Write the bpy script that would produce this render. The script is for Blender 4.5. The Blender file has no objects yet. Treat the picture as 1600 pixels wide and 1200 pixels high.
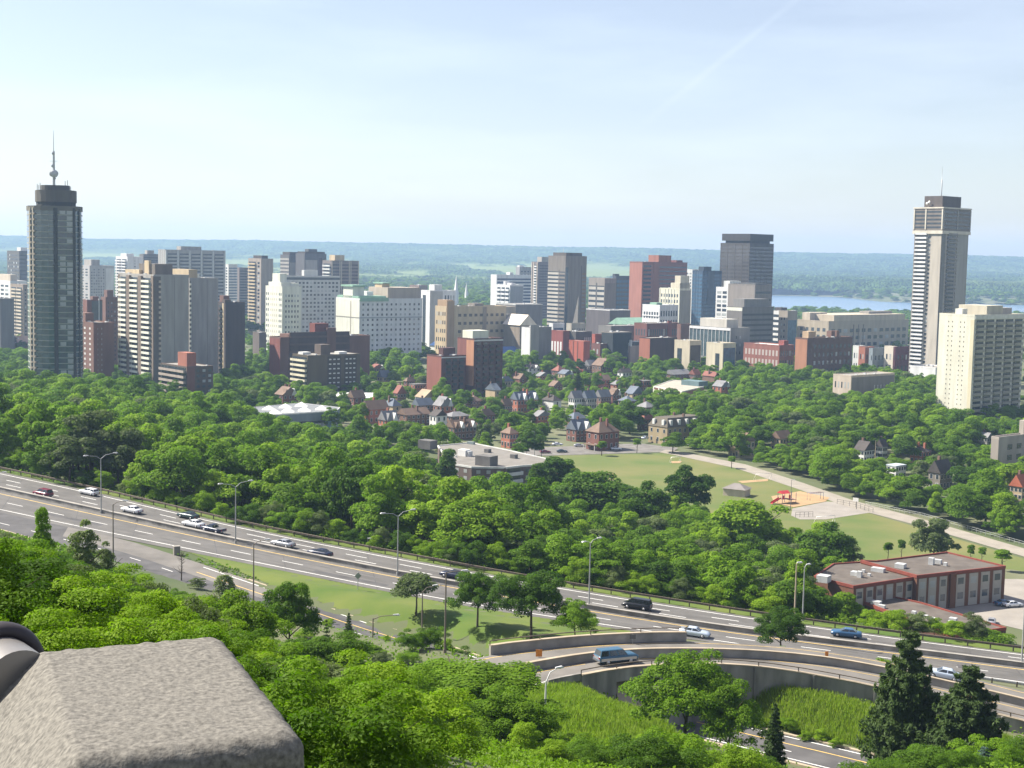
import bpy, math, random
import numpy as np
from mathutils import Vector, Matrix
S = bpy.context.scene
COL = S.collection
rad = math.radians
RNG = np.random.default_rng(7)
random.seed(7)

# ------------------------------------------------------------------ camera
CAM_Z, FPX, PITCH, ROLL = 88.0, 2230.0, rad(5.125), rad(1.18)
CAM = np.array([0.0, 0.0, CAM_Z])
FWD = np.array([0, math.cos(PITCH), -math.sin(PITCH)])
_r0 = np.array([1.0, 0, 0]); _u0 = np.array([0, math.sin(PITCH), math.cos(PITCH)])
RT = math.cos(ROLL) * _r0 + math.sin(ROLL) * _u0
UP = -math.sin(ROLL) * _r0 + math.cos(ROLL) * _u0
cd = bpy.data.cameras.new('camera'); cam = bpy.data.objects.new('camera', cd); COL.objects.link(cam)
cd.sensor_width = 36.0; cd.lens = 36.0 * FPX / 1600.0; cd.clip_start = 0.1; cd.clip_end = 40000
cam.matrix_world = Matrix(((RT[0], UP[0], -FWD[0], 0), (RT[1], UP[1], -FWD[1], 0), (RT[2], UP[2], -FWD[2], CAM_Z), (0, 0, 0, 1)))
S.camera = cam

# ------------------------------------------------------------------ light
SUN_AZ, SUN_EL = rad(-72), rad(46)          # azimuth from +Y, negative towards -X
w = bpy.data.worlds.new('World'); S.world = w; w.use_nodes = True
nt = w.node_tree; nt.nodes.clear()
out = nt.nodes.new('ShaderNodeOutputWorld'); bg = nt.nodes.new('ShaderNodeBackground')
sky = nt.nodes.new('ShaderNodeTexSky'); sky.sky_type = 'NISHITA'; sky.sun_disc = False
sky.sun_elevation = SUN_EL; sky.sun_rotation = SUN_AZ % (2 * math.pi); sky.altitude = 150
sky.air_density = 1.0; sky.dust_density = 0.9; sky.ozone_density = 1.5
tc = nt.nodes.new('ShaderNodeTexCoord')
mp = nt.nodes.new('ShaderNodeMapping'); mp.inputs['Scale'].default_value = (3.0, 3.0, 16.0); mp.inputs['Rotation'].default_value = (0.0, 0.35, 0.3)
nz = nt.nodes.new('ShaderNodeTexNoise'); nz.inputs['Scale'].default_value = 1.3; nz.inputs['Detail'].default_value = 7; nz.inputs['Roughness'].default_value = 0.55
rp = nt.nodes.new('ShaderNodeValToRGB'); rp.color_ramp.elements[0].position = 0.45; rp.color_ramp.elements[1].position = 0.9
rp.color_ramp.elements[1].color = (0.22, 0.22, 0.22, 1)
mx = nt.nodes.new('ShaderNodeMix'); mx.data_type = 'RGBA'; mx.inputs['B'].default_value = (9.5, 10.2, 11.0, 1)
L = nt.links.new
veil = nt.nodes.new('ShaderNodeMix'); veil.data_type = 'RGBA'; veil.inputs['Factor'].default_value = 0.15; veil.inputs['B'].default_value = (9.0, 7.0, 6.7, 1)
L(tc.outputs['Generated'], mp.inputs['Vector']); L(mp.outputs[0], nz.inputs['Vector']); L(nz.outputs['Fac'], rp.inputs[0])
L(sky.outputs[0], veil.inputs['A']); L(veil.outputs['Result'], mx.inputs['A']); L(rp.outputs[0], mx.inputs['Factor']); _ra = Vector((-0.0, 1.0, 0.0)); _c1 = FWD * FPX + RT * (1040 - 800) - UP * (165 - 600); _c2 = FWD * FPX + RT * (1250 - 800) - UP * (-5 - 600)
_n = Vector(_c1).cross(Vector(_c2)).normalized(); _mid = (Vector(_c1).normalized() + Vector(_c2).normalized()).normalized()
def vdot(v):
    q = nt.nodes.new('ShaderNodeVectorMath'); q.operation = 'DOT_PRODUCT'; q.inputs[1].default_value = v; nt.links.new(tc.outputs['Generated'], q.inputs[0]); return q.outputs['Value']
def mth(op, a, b=None, clamp=False):
    q = nt.nodes.new('ShaderNodeMath'); q.operation = op; q.use_clamp = clamp
    for i, x in enumerate((a, b)):
        if x is None: continue
        if isinstance(x, (int, float)): q.inputs[i].default_value = x
        else: nt.links.new(x, q.inputs[i])
    return q.outputs[0]
_trail = mth('MULTIPLY', mth('SUBTRACT', 1.0, mth('DIVIDE', mth('ABSOLUTE', vdot(_n)), 0.0034), True), mth('MULTIPLY', mth('SUBTRACT', mth('DIVIDE', vdot(_mid), 1.0), 0.9962), 60.0, True), True)
tr_mx = nt.nodes.new('ShaderNodeMix'); tr_mx.data_type = 'RGBA'; tr_mx.inputs['B'].default_value = (13.0, 13.0, 13.0, 1)
L(mx.outputs['Result'], tr_mx.inputs['A']); L(mth('MULTIPLY', _trail, 0.18), tr_mx.inputs['Factor'])
L(tr_mx.outputs['Result'], bg.inputs['Color'])
bg.inputs['Strength'].default_value = 0.067
L(bg.outputs[0], out.inputs['Surface'])
sd = bpy.data.lights.new('sun', 'SUN'); sd.energy = 5.0; sd.angle = rad(0.5); sd.color = (1.0, 0.925, 0.80)
sun = bpy.data.objects.new('sun', sd); COL.objects.link(sun)
_sv = Vector((math.sin(SUN_AZ) * math.cos(SUN_EL), math.cos(SUN_AZ) * math.cos(SUN_EL), math.sin(SUN_EL)))
sun.rotation_euler = _sv.to_track_quat('Z', 'Y').to_euler(); sun.location = (-300, 100, 600)
S.view_settings.view_transform = 'Standard'; S.view_settings.look = 'None'; S.view_settings.exposure = 1.28; S.view_settings.gamma = 1.0
S.view_settings.use_curve_mapping = False
S.render.engine = 'CYCLES'
S.cycles.max_bounces = 6; S.cycles.diffuse_bounces = 3; S.cycles.glossy_bounces = 2; S.cycles.transmission_bounces = 3
S.cycles.volume_bounces = 1; S.cycles.transparent_max_bounces = 4
S.cycles.use_denoising = True
S.cycles.sample_clamp_indirect = 4.0

# ------------------------------------------------------------------ view geometry
def ray(px, py): return FWD * FPX + RT * (px - 800) - UP * (py - 600)
def proj(p):
    v = np.asarray(p, float) - CAM
    z = v @ FWD
    return 800 + FPX * (v @ RT) / z, 600 - FPX * (v @ UP) / z
def at_z(px, py, z):
    d = ray(px, py); return CAM + d * ((z - CAM_Z) / d[2])
def at_y(px, py, Y):
    d = ray(px, py); return CAM + d * (Y / d[1])
def road_plane(px, py):
    d = ray(px, py); t = (24.6 - CAM_Z) / (d[2] + .0395 * d[0] - .0289 * d[1]); return CAM + d * t
def at_fn(px, py, f):                    # meets the surface z = f(x)
    z = 36.0
    for _ in range(12):
        p = at_z(px, py, z); z = f(p[0])
    return at_z(px, py, z)

# ------------------------------------------------------------------ helpers
def tag(o, label=None, cat=None, group=None, kind=None):
    if label: o['label'] = label
    if cat: o['category'] = cat
    if group: o['group'] = group
    if kind: o['kind'] = kind
    return o
def empty(name, loc=(0, 0, 0), rz=0.0, label=None, cat=None, group=None):
    o = bpy.data.objects.new(name, None); COL.objects.link(o)
    o.location = loc; o.rotation_euler = (0, 0, rz); o.empty_display_size = 0.5
    return tag(o, label, cat, group)
def link(name, me, parent=None, loc=None, rz=None):
    o = bpy.data.objects.new(name, me); COL.objects.link(o)
    if parent is not None: o.parent = parent
    if loc is not None: o.location = loc
    if rz is not None: o.rotation_euler = (0, 0, rz)
    return o
def copy_tree(o, parent=None):
    c = o.copy(); COL.objects.link(c); c.parent = parent
    for ch in o.children: copy_tree(ch, c)
    return c

class MB:
    def __init__(s): s.v = []; s.f = []; s.m = []; s.mats = []; s.sm = []
    def face(s, pts, mat=None, smooth=False):
        n = len(s.v); s.v.extend([tuple(map(float, p)) for p in pts]); s.f.append(tuple(range(n, n + len(pts))))
        s.m.append(s._mi(mat)); s.sm.append(smooth)
    def _mi(s, mat):
        if mat is None: return 0
        if mat not in s.mats: s.mats.append(mat)
        return s.mats.index(mat)
    def add(s, verts, faces, mat=None, smooth=False):
        n = len(s.v); s.v.extend([tuple(map(float, p)) for p in verts]); mi = s._mi(mat)
        for f in faces: s.f.append(tuple(n + i for i in f)); s.m.append(mi); s.sm.append(smooth)
    def box(s, x0, x1, y0, y1, z0, z1, mat=None, rz=0.0, c=None):
        P = [(x, y, z) for z in (z0, z1) for x, y in ((x0, y0), (x1, y0), (x1, y1), (x0, y1))]
        if rz:
            cx, cy = c if c else ((x0 + x1) / 2, (y0 + y1) / 2); k, q = math.cos(rz), math.sin(rz)
            P = [(cx + (x - cx) * k - (y - cy) * q, cy + (x - cx) * q + (y - cy) * k, z) for x, y, z in P]
        s.add(P, [(0, 3, 2, 1), (4, 5, 6, 7), (0, 1, 5, 4), (1, 2, 6, 5), (2, 3, 7, 6), (3, 0, 4, 7)], mat)
    def prism(s, poly, z0, z1, mat=None, top=None):
        n = len(poly)
        zb = z0 if hasattr(z0, '__len__') else [z0] * n; zt = z1 if hasattr(z1, '__len__') else [z1] * n
        P = [(p[0], p[1], zb[i]) for i, p in enumerate(poly)] + [(p[0], p[1], zt[i]) for i, p in enumerate(poly)]
        s.add(P, [tuple(range(n))[::-1]] + [(i, (i + 1) % n, n + (i + 1) % n, n + i) for i in range(n)], mat)
        s.add([P[n + i] for i in range(n)], [tuple(range(n))], top or mat)
    def tube(s, pts, r, n=8, mat=None, cap=True):
        pts = [Vector(p) for p in pts]; rs = r if hasattr(r, '__len__') else [r] * len(pts)
        V = []; up = Vector((0, 0, 1))
        for i, p in enumerate(pts):
            t = (pts[min(i + 1, len(pts) - 1)] - pts[max(i - 1, 0)]).normalized()
            a = t.cross(up if abs(t.z) < 0.95 else Vector((1, 0, 0))).normalized(); b = t.cross(a)
            for k in range(n):
                q = 2 * math.pi * k / n; V.append(p + (a * math.cos(q) + b * math.sin(q)) * rs[i])
        Fs = [(i * n + k, i * n + (k + 1) % n, (i + 1) * n + (k + 1) % n, (i + 1) * n + k) for i in range(len(pts) - 1) for k in range(n)]
        s.add(V, Fs, mat, True)
        if cap:
            s.add(V[:n], [tuple(range(n))], mat); s.add(V[-n:], [tuple(range(n))[::-1]], mat)
    def lathe(s, prof, n=16, mat=None, c=(0, 0, 0)):
        V = [(c[0] + r * math.cos(2 * math.pi * k / n), c[1] + r * math.sin(2 * math.pi * k / n), c[2] + z) for r, z in prof for k in range(n)]
        s.add(V, [(i * n + k, i * n + (k + 1) % n, (i + 1) * n + (k + 1) % n, (i + 1) * n + k) for i in range(len(prof) - 1) for k in range(n)], mat, True)
    def mesh(s, name, mat=None):
        me = bpy.data.meshes.new(name); me.from_pydata(s.v, [], s.f); mats = s.mats if s.mats else [mat]
        for m in mats: me.materials.append(m)
        me.polygons.foreach_set('material_index', s.m); me.polygons.foreach_set('use_smooth', s.sm); me.update(); return me
    def build(s, name, mat=None, parent=None, loc=None, rz=None): return link(name, s.mesh(name, mat), parent, loc, rz)

def np_mesh(name, V, Q, mats, smooth=False):
    me = bpy.data.meshes.new(name); V = np.asarray(V, np.float32); Q = np.asarray(Q, np.int32); k = Q.shape[1]
    me.vertices.add(len(V)); me.vertices.foreach_set('co', V.ravel())
    me.loops.add(Q.size); me.loops.foreach_set('vertex_index', Q.ravel())
    me.polygons.add(len(Q)); me.polygons.foreach_set('loop_start', np.arange(0, Q.size, k, dtype=np.int32))
    me.polygons.foreach_set('use_smooth', np.full(len(Q), smooth))
    for m in mats: me.materials.append(m)
    me.update(); me.validate(); return me

# ------------------------------------------------------------------ materials
MATS = {}
def mat(name, col, rough=0.8, var=0.12, scale=0.6, bump=0.0, metal=0.0, spec=0.3, stretch=None, col2=None, detail=5, coords='Object', bscale=None):
    if name in MATS: return MATS[name]
    m = bpy.data.materials.new(name); m.use_nodes = True; t = m.node_tree; N = t.nodes; b = N['Principled BSDF']
    b.inputs['Roughness'].default_value = rough; b.inputs['Metallic'].default_value = metal; b.inputs['Specular IOR Level'].default_value = spec
    c = N.new('ShaderNodeTexCoord'); n = N.new('ShaderNodeTexNoise'); n.inputs['Scale'].default_value = scale; n.inputs['Detail'].default_value = detail
    src = c.outputs[coords]
    if stretch:
        q = N.new('ShaderNodeMapping'); q.inputs['Scale'].default_value = stretch; t.links.new(src, q.inputs[0]); src = q.outputs[0]
    t.links.new(src, n.inputs['Vector'])
    r = N.new('ShaderNodeValToRGB'); e = r.color_ramp.elements; e[0].position = 0.3; e[1].position = 0.7
    c2 = col2 if col2 else tuple(min(1, x * (1 + var)) for x in col); c1 = col if col2 else tuple(x * (1 - var) for x in col)
    e[0].color = (*c1, 1); e[1].color = (*c2, 1)
    t.links.new(n.outputs['Fac'], r.inputs[0]); t.links.new(r.outputs[0], b.inputs['Base Color'])
    if bump:
        bn = N.new('ShaderNodeBump'); bn.inputs['Strength'].default_value = 1.0; bn.inputs['Distance'].default_value = bump
        h = n
        if bscale:
            h = N.new('ShaderNodeTexNoise'); h.inputs['Scale'].default_value = bscale; h.inputs['Detail'].default_value = 6; t.links.new(src, h.inputs['Vector'])
        t.links.new(h.outputs['Fac'], bn.inputs['Height']); t.links.new(bn.outputs[0], b.inputs['Normal'])
    MATS[name] = m; return m
def glass(name, col, rough=0.12, spec=0.7): return mat(name, col, rough, 0.35, 0.35, 0, 0, spec)
def leafmat(name, c1, c2, trans=0.4, scale=0.12):
    if name in MATS: return MATS[name]
    m = bpy.data.materials.new(name); m.use_nodes = True; t = m.node_tree; N = t.nodes; N.remove(N['Principled BSDF'])
    o = N['Material Output']; p = N.new('ShaderNodeBsdfPrincipled'); p.inputs['Roughness'].default_value = 0.6; p.inputs['Specular IOR Level'].default_value = 0.08
    tr = N.new('ShaderNodeBsdfTranslucent'); ms = N.new('ShaderNodeMixShader'); ms.inputs[0].default_value = trans
    oi = N.new('ShaderNodeObjectInfo'); g = N.new('ShaderNodeNewGeometry'); n = N.new('ShaderNodeTexNoise'); n.inputs['Scale'].default_value = scale; n.inputs['Detail'].default_value = 3
    t.links.new(g.outputs['Position'], n.inputs['Vector'])
    wn = N.new('ShaderNodeTexWhiteNoise'); wn.noise_dimensions = '3D'
    sc = N.new('ShaderNodeVectorMath'); sc.operation = 'SCALE'; sc.inputs['Scale'].default_value = 1.4
    fl = N.new('ShaderNodeVectorMath'); fl.operation = 'FLOOR'
    t.links.new(g.outputs['Position'], sc.inputs[0]); t.links.new(sc.outputs[0], fl.inputs[0]); t.links.new(fl.outputs[0], wn.inputs['Vector'])
    a1 = N.new('ShaderNodeMath'); a1.operation = 'MULTIPLY'; a1.inputs[1].default_value = 0.45; t.links.new(oi.outputs['Random'], a1.inputs[0])
    a2 = N.new('ShaderNodeMath'); a2.operation = 'MULTIPLY_ADD'; a2.inputs[1].default_value = 0.5; t.links.new(n.outputs['Fac'], a2.inputs[0]); t.links.new(a1.outputs[0], a2.inputs[2])
    a3 = N.new('ShaderNodeMath'); a3.operation = 'MULTIPLY_ADD'; a3.inputs[1].default_value = 0.25; t.links.new(wn.outputs['Value'], a3.inputs[0]); t.links.new(a2.outputs[0], a3.inputs[2])
    r = N.new('ShaderNodeValToRGB'); e = r.color_ramp.elements; e[0].position = 0.2; e[1].position = 0.95; e[0].color = (*c1, 1); e[1].color = (*c2, 1)
    t.links.new(a3.outputs[0], r.inputs[0]); t.links.new(r.outputs[0], p.inputs['Base Color'])
    y = N.new('ShaderNodeMix'); y.data_type = 'RGBA'; y.blend_type = 'MULTIPLY'; y.inputs['Factor'].default_value = 1.0; y.inputs['B'].default_value = (1.25, 1.5, 0.5, 1)
    t.links.new(r.outputs[0], y.inputs['A']); t.links.new(y.outputs['Result'], tr.inputs['Color'])
    t.links.new(p.outputs[0], ms.inputs[1]); t.links.new(tr.outputs[0], ms.inputs[2]); t.links.new(ms.outputs[0], o.inputs['Surface'])
    MATS[name] = m; return m

M_ASPH = mat('asphalt', (0.115, 0.111, 0.106), 0.9, 0.2, 0.16, 0.004, stretch=(1.2, 1.2, 1), bscale=30, detail=12)
M_ASPH_D = mat('dark_asphalt', (0.085, 0.083, 0.085), 0.9, 0.25, 0.3, 0.004, bscale=30)
M_ASPH_L = mat('worn_asphalt', (0.15, 0.141, 0.13), 0.9, 0.22, 0.25, detail=12)
M_PAINT_W = mat('white_road_paint', (0.7, 0.7, 0.68), 0.7, 0.15, 2.0)
M_PAINT_Y = mat('yellow_road_paint', (0.6, 0.42, 0.14), 0.7, 0.15, 2.0)
M_CONC = mat('concrete', (0.28, 0.265, 0.24), 0.9, 0.22, 0.5, 0.01, bscale=6)
M_CONC_D = mat('weathered_concrete', (0.235, 0.222, 0.205), 0.9, 0.5, 0.4, 0.01, stretch=(1, 1, 0.25), bscale=6)
M_CONC_T = mat('tan_concrete', (0.36, 0.30, 0.22), 0.9, 0.15, 0.5)
M_STEEL = mat('galvanised_steel', (0.42, 0.43, 0.43), 0.45, 0.1, 3.0, metal=0.6)
M_RUST = mat('brown_steel_rail', (0.16, 0.13, 0.10), 0.7, 0.25, 2.0, metal=0.2)
M_POLE = mat('grey_pole', (0.33, 0.34, 0.34), 0.5, 0.1, 2.0, metal=0.3)
M_POLE_D = mat('brown_pole', (0.16, 0.135, 0.11), 0.7, 0.15, 2.0)
M_LAMP = mat('lamp_housing', (0.55, 0.56, 0.56), 0.4, 0.08, 2.0)
M_LENS = mat('lamp_lens', (0.6, 0.6, 0.55), 0.2, 0.05, 2.0)
M_GLASS = glass('dark_window_glass', (0.035, 0.045, 0.055))
M_GLASS_M = glass('window_glass', (0.07, 0.085, 0.10))
M_GLASS_B = glass('blue_window_glass', (0.05, 0.11, 0.18))
M_GLASS_L = glass('curtained_window', (0.34, 0.36, 0.36), 0.4, 0.4)
M_DGREY = mat('dark_roof_felt', (0.13, 0.125, 0.12), 0.95, 0.2, 0.3)
M_GREYROOF = mat('grey_gravel_roof', (0.25, 0.235, 0.21), 0.95, 0.15, 0.2)
M_WHITEROOF = mat('white_roof', (0.68, 0.67, 0.64), 0.8, 0.1, 0.2)
M_METALBOX = mat('rooftop_metal', (0.45, 0.46, 0.46), 0.5, 0.15, 0.8)
M_WHITE = mat('white_paint', (0.74, 0.73, 0.70), 0.7, 0.06, 0.4)
# ------------------------------------------------------------------ polylines
def resample(pts, step):
    P = np.asarray(pts, float); out = []
    for i in range(len(P) - 1):
        p0 = P[max(i - 1, 0)]; p1 = P[i]; p2 = P[i + 1]; p3 = P[min(i + 2, len(P) - 1)]
        n = max(2, int(np.linalg.norm(p2 - p1) / step))
        for k in range(n):
            t = k / n
            out.append(0.5 * ((2 * p1) + (-p0 + p2) * t + (2 * p0 - 5 * p1 + 4 * p2 - p3) * t * t + (-p0 + 3 * p1 - 3 * p2 + p3) * t ** 3))
    out.append(P[-1]); return np.array(out)
def by_arclen(pts, n):
    P = np.asarray(pts, float); d = np.r_[0, np.cumsum(np.linalg.norm(np.diff(P[:, :2], axis=0), axis=1))]
    s = np.linspace(0, d[-1], n); return np.stack([np.interp(s, d, P[:, k]) for k in range(P.shape[1])], 1)
def smooth(P, k=5):
    P = np.asarray(P, float); Q = P.copy()
    for _ in range(k): Q[1:-1] = 0.25 * Q[:-2] + 0.5 * Q[1:-1] + 0.25 * Q[2:]
    return Q
def length(P): return float(np.linalg.norm(np.diff(np.asarray(P)[:, :2], axis=0), axis=1).sum())
def extend(P, a, b):
    P = np.asarray(P, float); u = P[0] - P[3]; u /= np.linalg.norm(u[:2]); v = P[-1] - P[-4]; v /= np.linalg.norm(v[:2])
    return np.vstack([P[0] + u * a, P, P[-1] + v * b])
def offset(P, d):                        # to the left of travel for positive d, level
    P = np.asarray(P, float); T = np.gradient(P[:, :2], axis=0); T /= np.linalg.norm(T, axis=1)[:, None] + 1e-9
    Q = P.copy(); Q[:, 0] += -T[:, 1] * d; Q[:, 1] += T[:, 0] * d; return Q
def seg_dist(x, y, P):                   # distance from points to polyline and height there
    best = np.full(x.shape, 1e9); zz = np.zeros(x.shape)
    for i in range(len(P) - 1):
        ax, ay, az = P[i]; bx, by, bz = P[i + 1]; dx, dy = bx - ax, by - ay; l2 = dx * dx + dy * dy + 1e-9
        t = np.clip(((x - ax) * dx + (y - ay) * dy) / l2, 0, 1); d = np.hypot(x - ax - t * dx, y - ay - t * dy)
        m = d < best; best = np.where(m, d, best); zz = np.where(m, az + t * (bz - az), zz)
    return best, zz
def inside(x, y, poly):
    r = np.zeros(np.shape(x), bool); n = len(poly)
    for i in range(n):
        x1, y1 = poly[i][:2]; x2, y2 = poly[(i + 1) % n][:2]
        c = ((y1 > y) != (y2 > y)) & (x < (x2 - x1) * (y - y1) / (y2 - y1 + 1e-12) + x1); r ^= c
    return r
def poly_dist(x, y, poly):               # 0 inside, distance outside
    P = np.array([(*p[:2], 0) for p in list(poly) + [poly[0]]]); d, _ = seg_dist(x, y, P); return np.where(inside(x, y, poly), 0, d)

RP = lambda l: np.array([road_plane(*p) for p in l])
hw_far = extend(smooth(resample(RP([(0, 737), (160, 771), (400, 829), (600, 866), (800, 905), (1000, 938), (1200, 968), (1400, 997), (1600, 1021)]), 6), 12), 90, 60)
hw_med = extend(smooth(resample(RP([(0, 766), (158, 801), (370, 848), (620, 898), (720, 917), (920, 951), (1040, 973), (1175, 992), (1453, 1022), (1600, 1042)]), 6), 12), 90, 60)
hw_near = extend(smooth(resample(RP([(0, 802), (175, 840), (275, 858), (400, 883), (615, 927), (690, 943), (935, 979), (1200, 1016), (1550, 1062), (1600, 1071)]), 6), 12), 90, 60)
HN = 110
hw_far, hw_med, hw_near = by_arclen(hw_far, HN), by_arclen(hw_med, HN), by_arclen(hw_near, HN)
def ex_pt(px, py):
    p = road_plane(px, py); k = min(max((px - 330) / 330, 0), 1); k = k * k * (3 - 2 * k); return at_z(px, py, p[2] - 1.1 * k)
ex_far = [ex_pt(*p) for p in [(-120, 775), (0, 801), (175, 839), (262, 864), (350, 893), (400, 910), (490, 941), (575, 971), (657, 995)]] + [np.array(p) for p in [(9, 190, 29.8), (25.5, 178.5, 29.9), (34.7, 170, 30.4), (43.1, 163.5, 30.5), (62, 148.5, 30.5), (84, 131, 30.5)]]
ex_near = [ex_pt(*p) for p in [(-120, 800), (0, 828), (180, 881), (240, 901), (310, 925), (380, 949), (492, 985), (580, 1012), (640, 1031)]] + [np.array(p) for p in [(3.5, 183, 29.8), (19.5, 172, 29.9), (28.7, 163.5, 30.4), (37.1, 157, 30.5), (56, 142, 30.5), (78, 124, 30.5)]]
ex_far, ex_near = by_arclen(resample(ex_far, 5), 90), by_arclen(resample(ex_near, 5), 90)
fz = lambda x: 38.0 - 0.13 * max(0, x - 18)
FP = lambda l: [at_fn(*p, fz) for p in l]
fl_far = FP([(690, 1042), (765, 1024), (830, 1016), (900, 1009), (985, 1004), (1070, 1002), (1200, 1008), (1300, 1019), (1400, 1036), (1500, 1056), (1600, 1080), (1720, 1110)])
fl_mid = FP([(700, 1072), (760, 1062), (815, 1050), (870, 1040), (925, 1032), (1000, 1026), (1100, 1025), (1200, 1029), (1290, 1038), (1377, 1053), (1477, 1075), (1600, 1104), (1720, 1135)])
fl_near = FP([(690, 1105), (760, 1094), (815, 1079), (860, 1066), (905, 1057), (985, 1044), (1100, 1039), (1200, 1045), (1300, 1061), (1370, 1075), (1450, 1093), (1600, 1128), (1720, 1160)])
fl_far, fl_mid, fl_near = [by_arclen(resample(a, 3), 70) for a in (fl_far, fl_mid, fl_near)]

PARK_Z, SCHOOL_Z = 5.0, 9.6
Z5 = lambda px, py: at_z(px, py, PARK_Z)[:2]
PARK = [Z5(*p) for p in [(860, 706), (1062, 706), (1165, 722), (1262, 752), (1340, 782), (1440, 808), (1640, 862), (1640, 905), (1400, 900), (1250, 880), (1000, 800), (860, 760)]]
ZS = lambda px, py: at_z(px, py, SCHOOL_Z)[:2]
SCHOOL = [ZS(*p) for p in [(1330, 900), (1480, 880), (1680, 900), (1680, 1000), (1560, 985), (1480, 960), (1400, 945)]]

# ------------------------------------------------------------------ terrain
CT = []
def ctl(*pts): CT.extend(pts)
ctl((0, -40, 86.2), (-60, -40, 86.5), (60, -40, 86), (0, 0, 86.2), (-20, 0, 86.4), (20, 0, 86), (0, 4, 85.6))
for k, prof in ((-.42, ((15, 83), (30, 80.5), (60, 73), (100, 64), (150, 52.5), (200, 43))),
                (-.29, ((15, 82.5), (30, 79.6), (60, 71.6), (100, 62.3), (150, 50.5), (200, 40.5))),
                (-.157, ((15, 81.5), (30, 77), (60, 68.3), (100, 57), (150, 43.5), (184, 34.5))),
                (-.02, ((15, 80.5), (30, 75.5), (60, 66), (100, 53), (130, 43.5), (150, 38.8), (165, 37.4))),
                (.054, ((30, 75), (60, 64.5), (90, 54.5), (125, 44.4), (140, 42), (150, 40.4), (161, 38.0))),
                (.13, ((30, 74.5), (60, 64), (100, 50.5), (130, 40), (150, 35))),
                (.224, ((15, 80), (30, 75), (60, 63.5), (100, 48), (125, 38.5), (140, 33), (152, 30.6))),
                (.36, ((15, 80), (30, 76), (60, 66), (100, 52), (130, 40), (150, 32), (166, 30.5)))):
    for Y, z in prof: ctl((k * Y, Y, z))
ctl((33, 178, 33.8), (41, 176, 33.2), (48, 172, 32.4), (60, 167, 31.5), (40, 168, 31.4), (24, 170, 31), (16, 169, 33.5), (90, 165, 29))
ctl((18, 197, 32.5), (40, 192, 31), (60, 190, 29), (85, 192, 27), (0, 190, 36), (-10, 182, 36.5), (-18, 176, 36.5), (-28, 178, 35))
for x, y, z in ((-100, 332, 34.5), (-100, 370, 27), (-100, 420, 20), (-100, 500, 16), (-110, 600, 12), (-120, 700, 8), (-230, 420, 33), (-230, 470, 25), (-240, 560, 18), (-250, 640, 14), (-250, 740, 8),
                (-50, 290, 31), (-50, 330, 23), (-50, 400, 14), (-50, 500, 9), (-60, 600, 6), (0, 264, 29.5), (0, 300, 21.5), (0, 350, 13.5), (0, 420, 8), (0, 500, 6), (0, 600, 5),
                (40, 244, 27), (40, 280, 18), (45, 330, 11), (60, 238, 25.5), (70, 262, 16), (75, 285, 12), (110, 226, 24), (115, 255, 14), (150, 220, 22), (150, 260, 12), (180, 300, 9),
                (170, 400, 6), (220, 450, 5), (200, 600, 4), (300, 600, 3), (100, 700, 3), (0, 720, 2.5), (-60, 720, 3), (0, 850, 0), (-200, 900, 1), (200, 900, 0), (-350, 900, 2), (400, 900, 0), (0, 1100, 0), (-500, 1100, 0), (500, 1100, 0), (-600, 500, 28), (500, 300, 8), (-400, 300, 44)):
    ctl((x, y, z))
for P in (hw_far, hw_near): ctl(*[tuple(p) for p in P[::6]])
CT = np.array(CT); _n = len(CT)
_D = np.hypot(CT[:, None, 0] - CT[None, :, 0], CT[:, None, 1] - CT[None, :, 1])
_A = np.zeros((_n + 3, _n + 3)); _A[:_n, :_n] = _D; _A[:_n, _n] = 1; _A[:_n, _n + 1:] = CT[:, :2] / 100; _A[_n:, :_n] = _A[:_n, _n:].T
_A[:_n, :_n] -= np.eye(_n) * 0.4
_W = np.linalg.solve(_A, np.r_[CT[:, 2], 0, 0, 0])
def sstep(t): t = np.clip(t, 0, 1); return t * t * (3 - 2 * t)
ex_mid = 0.5 * (ex_far + ex_near)[::4]; hw_c1 = (0.5 * (hw_far + hw_med))[::4]; hw_c2 = (0.5 * (hw_near + hw_med))[::4]; fl_c = (0.5 * (fl_far + fl_near))[::4]
BAYP = [(430, 2930), (7000, 2930), (7000, 3820), (1060, 3790), (985, 3850), (930, 4300), (640, 4400), (480, 3500)]
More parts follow.
